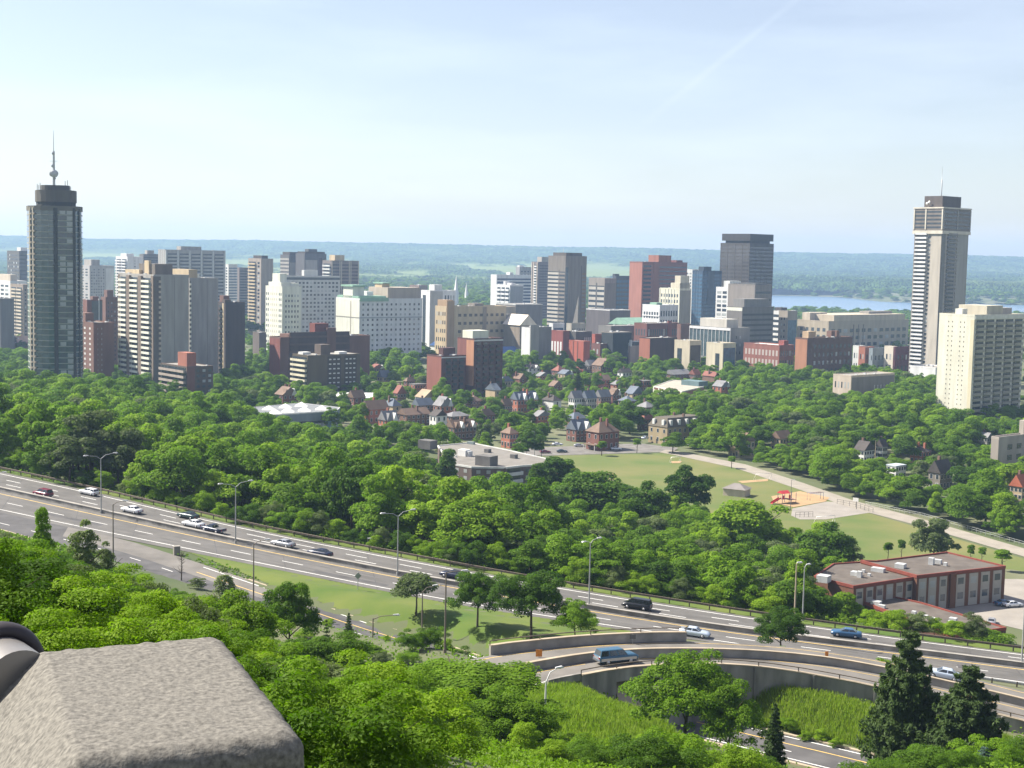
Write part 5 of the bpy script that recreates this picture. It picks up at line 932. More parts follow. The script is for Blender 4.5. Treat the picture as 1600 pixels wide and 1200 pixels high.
# ------------------------------------------------------------------ small downtown pieces, reusing the tower builder
for a in [
 ('theatre_box', 'windowless purple-grey box building with white roof edge downtown', 916, 953, 985, 485, 1390, wall('6f6667', .7), dict(param=W_WHITE)),
 ('stone_hall', 'pale stone hall with arched window rows below the taupe tower', 885, 893, 915, 506, 1230, wall('b5ad9c', .85), dict(Ef=[('win', 8, 3, .03, .97, .1, .92, .5, .6, M_GLASS_M)])),
 ('grey_hall', 'long grey concrete hall behind the dark glass cinema box', 935, 955, 1008, 510, 1200, wall('8a8784', .75), dict(Ef=[('panel', .0, 1, .3, .6, wall('77736f', .7), .1)])),
 ('cinema_box', 'dark teal glass-like box building among red brick blocks', 940, 958, 987, 520, 1130, wall('3c474c', .6), dict(Ef=[('win', 1, 1, .82, .92, .4, .75, .8, .8, W_PALE)], param=wall('9a9288', .8))),
 ('brick_school', 'long red brick school with window grid and square stair tower', 991, 1011, 1062, 506, 1190, wall('8a5448', .75), dict(Sf=[('win', 4, 3, .08, .92, .1, .92, .5, .6, M_GLASS_M)], Ef=[('win', 9, 3, .03, .62, .08, .92, .55, .6, M_GLASS_M), ('panel', .63, .74, 0, 1.06, wall('9a5246', .8), .6, 'stair_tower'), ('win', 4, 3, .76, .98, .08, .92, .5, .55, M_GLASS_M)])),
 ('brick_block', 'plain brick block with tan end wall right of the brick school', 1058, 1064, 1080, 507, 1175, wall('8d6457', .75), dict()),
 ('orange_warehouse', 'low warehouse with orange-red end wall and dark brick side', 999, 1016, 1058, 529, 1085, wall('5a4644', .7), dict(Sf=[('panel', .02, .99, 0, .99, W_OBRICK, .08), ('win', 1, 1, .2, .35, .5, .8, .8, .8, M_DGREY)])),
 ('brick_block', 'two storey brick block with dark windows beside the cinema box', 924, 938, 967, 538, 1130, wall('86554a', .75), dict(Sf=[('win', 2, 2, .1, .9, .1, .9, .4, .5, M_GLASS)], Ef=[('win', 6, 2, .05, .95, .1, .9, .5, .6, M_GLASS_L)])),
 ('orange_shop', 'small bright orange-red walled shop beside trees downtown', 889, 912, 922, 534, 1075, wall('c05a40', .8), dict(Sf=[('pier', [.3, .6], .6, 0, 1, W_BRICK, .2)])),
 ('arched_shop', 'red brick shop with four white arched windows', 860, 880, 890, 518, 1120, wall('9a4a44', .8), dict(Sf=[('win', 4, 1, .06, .95, .3, .8, .55, .7, W_WHITE)])),
 ('orange_shop', 'narrow orange-red stair block beside the dark cinema box', 925, 930, 944, 523, 1140, wall('c05a40', .8), dict()),
 ('dark_shop', 'dark grey low shop in front of the stone hall', 884, 900, 925, 519, 1150, wall('66625e', .7), dict(Ef=[('win', 4, 1, .5, .95, .3, .9, .7, .8, M_GLASS_L)])),
 ('stucco_block', 'small pinkish two storey block with white chimney stack', 971, 984, 1006, 541, 1140, wall('b9a096', .85), dict(Sf=[('win', 2, 1, .1, .9, .4, .8, .3, .7, M_GLASS)], roof=[(.9, 1.1, .0, .1, 5, W_WHITE, 'chimney'), (.0, 1.0, .2, .9, 3.5, wall('5f666b', .7), 'upper_floor')])),
 ('parking_block', 'grey concrete block with white end wall and stepped window strip', 815, 829, 862, 512, 1080, wall('8d8e8c', .75), dict(Sf=[('panel', .02, .98, 0, 1, W_WHITE, .08), ('win', 1, 5, .4, .6, .1, .95, .6, .4, M_GLASS)], Ef=[('panel', .0, .4, 0, 1.06, wall('a3a29c', .8), .3, 'stair_block')])),
 ('civic_hall', 'long brown-grey civic hall behind the pale pink church roof', 775, 806, 848, 476, 1560, wall('857f7a', .75), dict(param=W_PALE)),
 ('tan_hall', 'tan stone hall left of the pale pink church roof', 754, 775, 806, 480, 1420, wall('b7a48c', .85), dict(Sf=[('win', 4, 2, .1, .9, .2, .9, .3, .5, M_GLASS)])),
 ('grey_office', 'grey rear wing of the tan office with dark window column', 768, 778, 802, 492, 1260, wall('8f857c', .75), dict(Ef=[('win', 2, 5, .2, .7, .1, .92, .25, .5, M_GLASS)])),
 ('white_shop', 'white and blue glazed small building left of the arched shop', 858, 864, 882, 506, 1150, W_WHITE, dict(Ef=[('panel', .1, .9, .1, .9, M_GLASS_B, .08, 'glazing')])),
 ('low_store', 'long low store with pale roof line behind the house roofs', 825, 860, 905, 548, 1240, wall('8a8580', .75), dict(param=W_PALE, roofm=M_GREYROOF)),
 ('white_store', 'low white-edged store behind the white gabled house', 1002, 1020, 1036, 544, 1245, W_WHITE, dict()),
 ('parking_deck', 'low grey-brown building with pale flat roof by the cream tower', 395, 405, 416, 520, 1120, wall('7d6f66', .7), dict(roofm=M_WHITEROOF)),
 ('distant_office', 'white low office far behind the cream hotel', 576, 590, 606, 452, 1900, W_PALE, dict(Ef=[('win', 5, 3, .1, .9, .1, .9, .5, .4, M_GLASS)])),
 ('distant_office', 'brown low hall far behind the white office block', 640, 655, 668, 446, 2000, wall('8f776a', .8), dict(roofm=M_WHITEROOF)),
]:
    kw = a[8]; kw.setdefault('para', .4); tower(*a[:8], margin=3, **kw)
# copper roofed hall, church and steeples
def gable_mesh(b, x0, x1, y0, y1, z0, z1, m, axis='x', over=.4):
    x0 -= over; x1 += over; y0 -= over; y1 += over
    if axis == 'x': R_ = [(x0, (y0 + y1) / 2, z1), (x1, (y0 + y1) / 2, z1)]; C_ = [(x0, y0, z0), (x1, y0, z0), (x1, y1, z0), (x0, y1, z0)]; F_ = [(0, 1, 5, 4), (2, 3, 4, 5), (3, 0, 4), (1, 2, 5), (3, 2, 1, 0)]
    else: R_ = [((x0 + x1) / 2, y0, z1), ((x0 + x1) / 2, y1, z1)]; C_ = [(x0, y0, z0), (x1, y0, z0), (x1, y1, z0), (x0, y1, z0)]; F_ = [(1, 2, 5, 4), (3, 0, 4, 5), (0, 1, 4), (2, 3, 5), (3, 2, 1, 0)]
    b.add(C_ + R_, F_, m)
def hip_mesh(b, x0, x1, y0, y1, z0, z1, m, over=.5):
    x0 -= over; x1 += over; y0 -= over; y1 += over; L_, D_ = x1 - x0, y1 - y0; i = min(L_, D_) / 2
    R_ = [(x0 + i, (y0 + y1) / 2, z1), (x1 - i + .01, (y0 + y1) / 2, z1)] if L_ >= D_ else [((x0 + x1) / 2, y0 + i, z1), ((x0 + x1) / 2, y1 - i + .01, z1)]
    C_ = [(x0, y0, z0), (x1, y0, z0), (x1, y1, z0), (x0, y1, z0)]
    F_ = [(0, 1, 5, 4), (2, 3, 4, 5), (3, 0, 4), (1, 2, 5), (3, 2, 1, 0)] if L_ >= D_ else [(0, 1, 4), (1, 2, 5, 4), (2, 3, 5), (3, 0, 4, 5), (3, 2, 1, 0)]
    b.add(C_ + R_, F_, m)
def shaft(name, label, px, yt, yb, Y, wbase, m, cat='steeple', tower_frac=.45):
    T = at_y(px, yt, Y); z0 = min(at_y(px, yb, Y)[2], 6.0); h = T[2] - z0; root = empty(name, (T[0], T[1], z0), rad(-50), label, cat); b = MB(); ht = h * tower_frac
    b.box(-wbase / 2, wbase / 2, -wbase / 2, wbase / 2, -6, ht, m); b.build('belfry', m, root); b = MB(); s = wbase * .46
    b.add([(-s, -s, ht), (s, -s, ht), (s, s, ht), (-s, s, ht), (0, 0, h)], [(0, 1, 4), (1, 2, 4), (2, 3, 4), (3, 0, 4)], m); b.build('spire', m, root); return root
shaft('church_spire', 'slender grey stone church spire in front of the taupe tower', 904, 462, 520, 1330, 8, wall('7f7a72', .75), tower_frac=.42)
shaft('church_spire', 'tiny white church steeple among the far tree tops', 713, 430, 452, 2300, 6, W_WHITE)
shaft('church_spire', 'small pale steeple right of the tiny white one', 729, 441, 452, 2500, 4.5, W_PALE)

# ------------------------------------------------------------------ houses
KEEP = []                                # boxes of the picture that nearer trees leave open, with depth
def win_mesh(w, h, fm):
    key = ('hw', round(w, 2), round(h, 2), fm.name)
    if key not in BOXC:
        b = MB(); b.box(-w / 2 - .12, w / 2 + .12, -.06, .06, -.12, h + .12, fm); b.box(-w / 2, w / 2, -.1, -.03, 0, h, M_GLASS); BOXC[key] = b.mesh('window', fm)
    return BOXC[key]
R_BROWN = wall('8a6f5c', .75); R_GREY = wall('8d8d90', .75); R_SLATE = wall('6f7b8c', .75); R_TAN = wall('b59a7a', .8); R_RED = wall('9c5a4a', .75); R_DARK = wall('5a5350', .7)
H_OR = wall('b8694c', .85); H_RED = wall('8c594b', .8); H_TAN = wall('c0a882', .85); H_WH = wall('e6e2d8', .9); H_BRN = wall('8d6a58', .75)
def house(label, px, yb, wpx, he, hr, kind, wm, rm, ratio=1.0, axis='x', ang=-50, n=1, chim=1, wins=(3, 2), keep=True, porch=False, name='house', trim=None, kf=.2):
    p = on_ground(px, yb); dist = p[1]; Wm = wpx * dist / FPX; a = rad(ang); ca, sa = abs(math.cos(a)), abs(math.sin(a)); w = Wm / (ca + ratio * sa); d = w * ratio
    z = min(G(p[0], p[1]), p[2]) ; root = empty(name, (p[0], p[1] + d * .35, z), a, label, 'house'); x0, x1, y0, y1 = -w / 2, w / 2, -d / 2, d / 2; tm = trim or W_PALE
    b = MB(); b.box(x0, x1, y0, y1, -3, he, wm)
    if kind in ('gable', 'rows'):
        if axis == 'x': b.add([(x0, y0, he), (x0, y1, he), (x0, 0, he + hr), (x1, y0, he), (x1, y1, he), (x1, 0, he + hr)], [(0, 2, 1), (3, 4, 5)], wm)
        else: b.add([(x0, y0, he), (x1, y0, he), (0, y0, he + hr), (x0, y1, he), (x1, y1, he), (0, y1, he + hr)], [(0, 1, 2), (3, 5, 4)], wm)
    b.build('wall', wm, root); b = MB()
    if kind == 'gable': gable_mesh(b, x0, x1, y0, y1, he + .05, he + hr + .3, rm, axis)
    elif kind == 'hip': hip_mesh(b, x0, x1, y0, y1, he + .05, he + hr, rm)
    elif kind == 'flat': b.box(x0 - .15, x1 + .15, y0 - .15, y1 + .15, he - .1, he + .35, rm)
    elif kind == 'mansard':
        i = hr * .5; b.add([(x0 - .3, y0 - .3, he), (x1 + .3, y0 - .3, he), (x1 + .3, y1 + .3, he), (x0 - .3, y1 + .3, he), (x0 + i, y0 + i, he + hr), (x1 - i, y0 + i, he + hr), (x1 - i, y1 - i, he + hr), (x0 + i, y1 - i, he + hr)], [(0, 1, 5, 4), (1, 2, 6, 5), (2, 3, 7, 6), (3, 0, 4, 7), (4, 5, 6, 7), (3, 2, 1, 0)], rm)
    elif kind == 'rows': gable_mesh(b, x0, x1, y0, y1, he + .05, he + hr + .3, rm, axis)
    roof = b.build('roof', rm, root)
    if kind == 'rows':                   # gabled bays along the long fronts
        for i in range(n):
            if d >= w: y = y0 + (i + .5) * d / n; b = MB(); q = d / n * .36; b.add([(x1 + .5, y - q, he - .3), (x1 + .5, y + q, he - .3), (x1 + .5, y, he + hr * .85), (x1 - w * .45, y, he + hr * .85), (x1 - .2, y - q, he + .1), (x1 - .2, y + q, he + .1)], [(0, 1, 2), (0, 2, 3, 4), (1, 5, 3, 2)], tm if i % 2 else rm)
            else: x = x0 + (i + .5) * w / n; b = MB(); q = w / n * .36; b.add([(x - q, y0 - .5, he - .3), (x + q, y0 - .5, he - .3), (x, y0 - .5, he + hr * .85), (x, y0 + d * .45, he + hr * .85), (x - q, y0 + .2, he + .1), (x + q, y0 + .2, he + .1)], [(0, 1, 2), (1, 5, 3, 2), (0, 2, 3, 4)], tm if i % 2 else rm)
            b.build('dormer', None, roof)
    if kind == 'mansard':
        for i in range(5):
            b = MB(); y = y0 + (i + .5) * d / 5; b.box(x1 - 1.2, x1 + .05, y - .7, y + .7, he + hr * .2, he + hr * .8, tm); b.build('dormer', tm, roof)
        for i in range(2):
            b = MB(); x = x0 + (i + .5) * w / 2; b.box(x - .7, x + .7, y0 - .05, y0 + 1.2, he + hr * .2, he + hr * .8, tm); b.build('dormer', tm, roof)
    for i in range(chim):
        b = MB(); cx = x0 + w * (.22 + .5 * i); cz = he + (hr * .6 if kind != 'flat' else 0); b.box(cx - .45, cx + .45, .3, 1.2, he, he + hr + 1.4, H_BRN if wm not in (H_OR, H_RED) else wm); b.build('chimney', None, roof)
    nc, nr = wins
    for r in range(nr):
        zz = (r + .32) * he / nr; hh = min(1.7, he / nr * .5)
        for c in range(max(1, int(nc * min(1, w / d + .3)))):
            k = max(1, int(nc * min(1, w / d + .3))); link('window', win_mesh(1.0, hh, tm), root, (x0 + (c + .5) * w / k, y0, zz), 0)
        for c in range(max(1, int(nc * max(1, min(3, d / w))))):
            k = max(1, int(nc * max(1, min(3, d / w)))); link('window', win_mesh(1.0, hh, tm), root, (x1, y0 + (c + .5) * d / k, zz), math.pi / 2)
    if kind == 'gable' and axis == 'y' and hr > 2.2:
        for s in (-.55, .55): link('window', win_mesh(.8, 1.3, tm), root, (s, y0, he + .2), 0)
    b = MB(); b.box(x0 + w * .42, x0 + w * .42 + .95, y0 - .07, y0 + .02, 0, 2.1, R_DARK); b.build('door', R_DARK, root)
    if porch: b = MB(); b.box(x0 + .3, x1 - .3, y0 - 2.2, y0 - .05, 2.5, 2.8, rm); b.box(x0 + .4, x0 + .6, y0 - 2.1, y0 - 1.9, 0, 2.5, tm); b.box(x1 - .6, x1 - .4, y0 - 2.1, y0 - 1.9, 0, 2.5, tm); b.build('porch', None, root)
    k_, q_ = math.cos(a), math.sin(a); FOOT.append(([(root.location[0] + x * k_ - y * q_, root.location[1] + x * q_ + y * k_) for x, y in ((x0, y0), (x1, y0), (x1, y1), (x0, y1))], 2.0))
    if keep: KEEP.append((px - wpx * .38, px + wpx * .38, yb - (he + hr) * FPX / dist * .9, yb - he * kf * FPX / dist, dist - d * .5))
    return root
HS = [
 ('orange brick house with steep brown side roof behind the wood', 584, 662, 44, 7, 4, 'gable', H_OR, R_BROWN, dict(ratio=1.6, axis='y', chim=1)),
 ('flat brick building with bright orange end wall among tree crowns', 655, 616, 34, 6, .5, 'flat', H_OR, M_DGREY, dict(ratio=2, chim=0)),
 ('cream gabled house with tan hip roof and tall chimney', 666, 636, 36, 5.5, 4, 'gable', H_WH, R_TAN, dict(ratio=1.2, axis='x', chim=1)),
 ('long slate roofed house behind the brown row roofs', 660, 648, 34, 5, 3.4, 'gable', H_BRN, R_SLATE, dict(ratio=1.5, axis='y', chim=1)),
 ('brown-roofed row of houses stepping down beside the slate house', 645, 664, 52, 5, 2.8, 'gable', H_BRN, R_BROWN, dict(ratio=1.8, axis='y', chim=2)),
 ('bright orange brick house with two grey gables', 692, 655, 32, 7, 4.5, 'rows', H_OR, R_GREY, dict(ratio=1.3, axis='x', n=2, chim=1)),
 ('row house with slanting brown roof panels at the park street', 720, 687, 48, 5.5, 3, 'rows', H_BRN, R_BROWN, dict(ratio=2.2, axis='y', n=4, chim=2)),
 ('grey roofed low house above the slanting brown row', 712, 666, 40, 5, 2, 'hip', H_BRN, R_GREY, dict(ratio=1.6, chim=1)),
 ('small orange brick house with brown hip roof and chimney', 796, 700, 27, 6.5, 2.6, 'hip', H_OR, R_BROWN, dict(ratio=.8, chim=1)),
 ('brick terrace with steep blue-grey gables and white dormers', 819, 646, 44, 7.5, 4.2, 'rows', H_OR, R_SLATE, dict(ratio=2.4, axis='y', n=4, trim=W_WHITE, chim=2)),
 ('small brown roofed house left of the blue-grey gabled terrace', 790, 648, 20, 5, 3.5, 'gable', H_RED, R_BROWN, dict(ratio=1, axis='y')),
 ('plain grey flat house beside the orange-corner apartment block', 732, 616, 30, 5.5, .5, 'flat', wall('9a9288', .75), M_GREYROOF, dict(chim=0)),
 ('white gabled house end facing the park', 900, 640, 24, 6.5, 4, 'gable', H_WH, R_GREY, dict(ratio=1.4, axis='y', chim=1)),
 ('grey stuccoed house with steep slate gable, middle of three', 920, 640, 24, 6.5, 4.2, 'gable', wall('b9b5a8', .85), R_SLATE, dict(ratio=1.4, axis='y', chim=1)),
 ('brown brick house with grey gable, end of the row of three', 942, 638, 26, 6.5, 4, 'gable', H_BRN, R_GREY, dict(ratio=1.5, axis='y', chim=1)),
 ('long orange brick terrace with brown roofs and dividing walls', 935, 610, 42, 6.5, 3, 'gable', H_OR, R_BROWN, dict(ratio=2.6, axis='y', chim=2)),
 ('small house with bright red roof behind the dark spruce', 873, 590, 22, 5, 4, 'hip', H_RED, R_RED, dict(chim=1)),
 ('plain red brick house box left of the cream framed school', 1008, 612, 28, 7, .5, 'flat', wall('a35a48', .8), M_DGREY, dict(ratio=1.4, chim=1)),
 ('old house with tall brown roofs and towers among trees', 942, 588, 34, 8, 5, 'rows', H_BRN, R_BROWN, dict(ratio=1.3, axis='x', n=2, chim=2)),
 ('grey roofed old house left of the tall brown roofed one', 922, 586, 22, 7, 4, 'gable', wall('84786c', .75), R_GREY, dict(axis='y')),
 ('cluster house with slate blue roofs and small dormer', 905, 690, 40, 5.5, 4.2, 'rows', H_RED, R_SLATE, dict(ratio=1.5, axis='y', n=2, trim=W_PALE, chim=1)),
 ('low slate roofed house above the slate cluster house', 900, 668, 34, 4.5, 3, 'hip', H_BRN, R_SLATE, dict(ratio=1.4, chim=1)),
 ('big red brick corner house with brown roof and many chimneys', 942, 704, 52, 8, 4.2, 'hip', H_RED, R_BROWN, dict(ratio=1.5, chim=2, porch=True)),
 ('yellow brick mansard roofed corner building with dormers', 1062, 694, 96, 8, 4, 'mansard', wall('b09b72', .8), wall('6f6656', .7), dict(ratio=2.2, chim=2, wins=(4, 2))),
 ('tan brick hall with plain brown gable roof at the path', 1160, 716, 42, 7, 3.6, 'gable', H_TAN, R_BROWN, dict(ratio=1.5, axis='x', chim=0)),
 ('brown roofed rear hall half hidden in the tree belt', 1222, 706, 34, 6, 3, 'gable', H_TAN, R_BROWN, dict(ratio=1.5, axis='y', chim=0)),
 ('grey-brown gabled house with white trimmed windows at the tree edge', 1472, 766, 40, 6.5, 4.4, 'gable', wall('8c8476', .75), R_DARK, dict(ratio=1.6, axis='y', trim=W_WHITE, chim=1)),
 ('pale blue-white flat roofed house left of the grey-brown gabled house', 1402, 748, 32, 5, .5, 'flat', H_WH, wall('b9c6d0', .85), dict(ratio=1.5, chim=0)),
 ('small orange brick house with chimneys behind the flat white house', 1440, 724, 32, 5, 2.2, 'hip', H_OR, R_DARK, dict(chim=2)),
 ('orange roofed house at the photo edge beyond the path', 1598, 782, 36, 5, 4, 'gable', H_TAN, wall('c06038', .8), dict(axis='y', ratio=1.4)),
 ('dark roofed house beside the utility pole in the tree belt', 1352, 722, 32, 5, 3.5, 'gable', H_WH, R_DARK, dict(axis='x', ratio=1.4)),
 ('small white gabled house right of the utility pole', 1378, 716, 18, 5, 3, 'gable', H_WH, R_DARK, dict(axis='y')),
 ('grey shed roofed house beside the grey-tan block', 1541, 700, 22, 5, 2, 'gable', wall('93918c', .8), R_GREY, dict(axis='x')),
 ('small brown roofed house by the red brick block at mid wood edge', 740, 640, 26, 5, 3, 'hip', H_BRN, R_BROWN, dict()),
 ('white gabled house with brown roof below the orange warehouse', 1046, 566, 30, 6, 4, 'gable', H_WH, R_BROWN, dict(axis='y', ratio=1.6)),
 ('long brown roofed house right of the white gabled one downtown', 1078, 566, 36, 5, 3.5, 'gable', H_BRN, R_BROWN, dict(axis='x')),
 ('house with bright sunlit cream roof left of the cream stepped tower', 402, 484, 28, 6, 5, 'gable', H_BRN, wall('f0e8d8', .95), dict(axis='y', ratio=1.4, keep=False)),
 ('brown hip roofed low building right of the cream stepped tower', 502, 506, 40, 6, 3, 'hip', H_BRN, wall('a39a8c', .8), dict(keep=False)),
 ('dark old house left of the round dark tower', 14, 548, 36, 7, 5, 'rows', H_BRN, R_DARK, dict(n=2, ratio=1.2)),
 ('house with pale pink sunlit roof beside the round dark tower', 32, 548, 24, 7, 5, 'gable', H_BRN, wall('c9a28c', .85), dict(axis='y', ratio=1.3)),
 ('red brick gabled old house in trees behind the skylight hall', 446, 634, 36, 6, 4, 'rows', H_RED, R_BROWN, dict(n=2, ratio=1.2, chim=2)),
 ('brown roofed house among trees above the yellow mansard building', 1010, 650, 30, 5, 3, 'hip', H_BRN, R_GREY, dict()),
 ('grey roofed row house behind the cream framed school', 1060, 596, 44, 5, 3, 'gable', H_BRN, R_GREY, dict(axis='y', ratio=2)),
 ('red roofed small house behind the cream framed school', 1086, 596, 18, 5, 3.5, 'gable', H_RED, R_RED, dict(axis='y')),
 ('hidden grey house above the trees left of the red brick corner house', 980, 640, 28, 5, 3, 'hip', H_BRN, R_SLATE, dict(keep=False)),
]
for h in HS: house(*h[:9], **h[9])
_hr = random.Random(12)
_nm = [('orange brick', H_OR), ('red brick', H_RED), ('brown brick', H_BRN), ('white painted', H_WH), ('tan brick', H_TAN)]; _rf = [('brown', R_BROWN), ('grey', R_GREY), ('slate blue', R_SLATE), ('dark', R_DARK), ('brick red', R_RED)]
for i_, (px, yb, wp, near) in enumerate([(556, 640, 26, 'below the white roofed shed'), (612, 652, 24, 'right of the steep orange house'), (624, 632, 22, 'below the orange walled flat block'), (606, 672, 26, 'at the wood edge below the brown row'), (684, 672, 24, 'left of the slanting brown row'), (758, 668, 24, 'right of the slanting brown row'), (770, 628, 22, 'below the orange-corner apartment block'), (752, 618, 22, 'beside the orange-corner apartment block'),
   (846, 668, 28, 'between the small orange house and slate cluster'), (862, 644, 24, 'below the blue-grey gabled terrace'), (868, 616, 22, 'left of the long orange terrace'), (884, 600, 24, 'below the red roofed small house'), (896, 588, 20, 'left of the towered brown house'), (966, 612, 24, 'right of the long orange terrace'), (976, 596, 22, 'right of the towered brown house'), (960, 632, 22, 'right of the three gabled houses'), (992, 628, 24, 'below the plain red brick box'),
   (1010, 672, 24, 'left of the mansard building'), (848, 598, 24, 'above the blue-grey gabled terrace'), (830, 588, 22, 'right of the orange-corner apartment block'), (810, 604, 22, 'above the gabled terrace roofs'), (790, 612, 22, 'left of the gabled terrace'), (1112, 604, 26, 'right of the cream framed school'), (1128, 620, 24, 'in trees right of the cream framed school'), (986, 574, 24, 'below the orange-red walled warehouse'), (640, 610, 20, 'left of the low red brick half'), (600, 604, 22, 'right of the olive-brown block'), (588, 588, 24, 'behind the olive-brown block')]):
    a_, b_ = _nm[(i_ * 3 + 1) % 5], _rf[(i_ * 2) % 5]; kd_ = ('gable', 'hip', 'gable', 'rows')[i_ % 4]
    house('small %s house, %s %s roof, %s' % (a_[0], b_[0], {'gable': 'gabled', 'hip': 'hipped', 'rows': 'double gabled'}[kd_], near), px, yb, wp * _hr.uniform(.9, 1.25), _hr.uniform(4.5, 7.5), _hr.uniform(2.4, 4.4), kd_, a_[1], b_[1], ratio=_hr.choice((1.2, 1.6, 2.1)), axis=_hr.choice('xy'), n=2, chim=1, kf=.35, ang=_hr.choice((-50, -50, 40)) if kd_ != 'rows' else -50, wins=(2, 2))
# church with pale pink roof, copper hall, blue roofs, park shelter
def roofed_hall(name, label, px, yb, Y, w, d, he, hr, wm, rm, axis, cat='building', ang=-50, zb=0):
    p = at_y(px, yb, Y); root = empty(name, (p[0], p[1], zb), rad(ang), label, cat); b = MB(); b.box(-w / 2, w / 2, -d / 2, d / 2, -4, he, wm); b.build('wall', wm, root); b = MB(); gable_mesh(b, -w / 2, w / 2, -d / 2, d / 2, he, he + hr, rm, axis, .8); b.build('roof', rm, root)
    k, q = math.cos(rad(ang)), math.sin(rad(ang)); FOOT.append(([(p[0] + x * k - y * q, p[1] + x * q + y * k) for x, y in ((-w / 2, -d / 2), (w / 2, -d / 2), (w / 2, d / 2), (-w / 2, d / 2))], 3)); return root
zt = at_y(812, 491, 1240)[2]
roofed_hall('church', 'stone church with broad pale pink sunlit roof', 812, 505, 1240, 22, 18, zt - 9, 9, wall('9c8c78', .8), wall('e6cdb8', .95), 'x')
zt = at_y(985, 496, 1300)[2]
roofed_hall('copper_hall', 'hall with low green copper roof below the red brick tower', 985, 505, 1300, 20, 34, zt - 6, 6, wall('8a7a6c', .75), W_COPPER, 'y')
zt = at_y(700, 531, 1280)[2]
roofed_hall('blue_roof_hall', 'low hall with bright blue roof behind the orange-corner block', 700, 540, 1280, 18, 26, max(2, zt - 5), 5, W_PALE, wall('3d74c4', .7), 'y')
zt = at_y(804, 541, 1230)[2]
roofed_hall('blue_roof_hall', 'low hall with bright blue roof right of the orange-corner block', 803, 550, 1230, 14, 36, max(2, zt - 5), 5, W_PALE, wall('3d74c4', .7), 'y')
# ------------------------------------------------------------------ vehicles
M_TYRE = mat('tyre_rubber', (0.02, 0.02, 0.02), 0.9, 0.1, 5); M_RIM = mat('wheel_rim', (0.45, 0.45, 0.46), 0.35, 0.1, 5, metal=0.7)
M_HEAD = mat('headlight_glass', (0.75, 0.76, 0.78), 0.1, 0.05, 5, spec=.8); M_TAIL = mat('taillight_red', (0.35, 0.02, 0.02), 0.2, 0.1, 5, spec=.6); M_BUMP = mat('bumper_grey', (0.12, 0.12, 0.125), 0.6, 0.1, 5)
M_CHROME = mat('bright_bumper', (0.5, 0.5, 0.52), 0.25, 0.1, 5, metal=.8); M_CARGLASS = glass('car_glass', (0.02, 0.025, 0.03), 0.06, 1.0)
def paint(name, c, r=.28, metal=.15): return mat('paint_' + name, c, r, .05, 2.0, metal=metal, spec=.7)
PA = dict(white=paint('white', (.72, .73, .74)), silver=paint('silver', (.42, .43, .45), .3, .5), navy=paint('navy', (.018, .024, .055)), black=paint('black', (.015, .017, .022)), red=paint('maroon', (.14, .012, .03)),
          green=paint('dark_green', (.03, .055, .06)), blue=paint('blue', (.04, .11, .22)), pale=paint('pale_blue', (.52, .60, .70), .3, .3), steel=paint('steel_blue', (.03, .10, .17)), grey=paint('grey', (.14, .14, .15)))
KINDS = {  # length, half width, lower body sections (x, zb, zt), cabin base x0..x1, cabin top x0..x1, roof z, belt z
 'sedan': (4.75, .88, ((-2.36, .42, .86), (-2.25, .30, .98), (-1.5, .24, 1.02), (.9, .22, .98), (1.9, .24, .88), (2.28, .30, .74), (2.37, .42, .62)), (-1.72, 1.02), (-.98, .28), 1.42, .98),
 'wagon': (4.7, .88, ((-2.34, .42, .86), (-2.25, .30, .98), (-1.5, .24, 1.0), (.9, .22, .98), (1.9, .24, .88), (2.25, .30, .74), (2.35, .42, .62)), (-2.22, 1.02), (-1.85, .28), 1.46, .98),
 'suv': (4.5, .92, ((-2.25, .50, 1.0), (-2.18, .38, 1.10), (-1.4, .32, 1.12), (1.0, .32, 1.08), (1.9, .34, .98), (2.2, .40, .84), (2.28, .5, .7)), (-2.15, 1.05), (-1.95, .45), 1.76, 1.1),
 'van': (4.85, .95, ((-2.42, .45, 1.0), (-2.35, .30, 1.08), (-1.5, .26, 1.1), (1.3, .26, 1.05), (2.0, .28, .9), (2.35, .34, .74), (2.43, .45, .6)), (-2.32, 1.75), (-2.15, .75), 1.78, 1.08),
 'big_suv': (5.5, 1.0, ((-2.72, .62, 1.16), (-2.66, .46, 1.2), (-1.5, .42, 1.2), (1.2, .42, 1.2), (2.4, .44, 1.14), (2.7, .5, 1.0), (2.76, .6, .8)), (-2.64, 1.25), (-2.42, .62), 1.9, 1.18),
 'pickup': (5.2, .94, ((-2.6, .52, 1.0), (-2.55, .44, 1.06), (-1.5, .40, 1.06), (1.0, .38, 1.06), (2.1, .40, 1.0), (2.5, .46, .85), (2.6, .55, .7)), (-.55, 1.2), (-.35, .45), 1.66, 1.05),
}
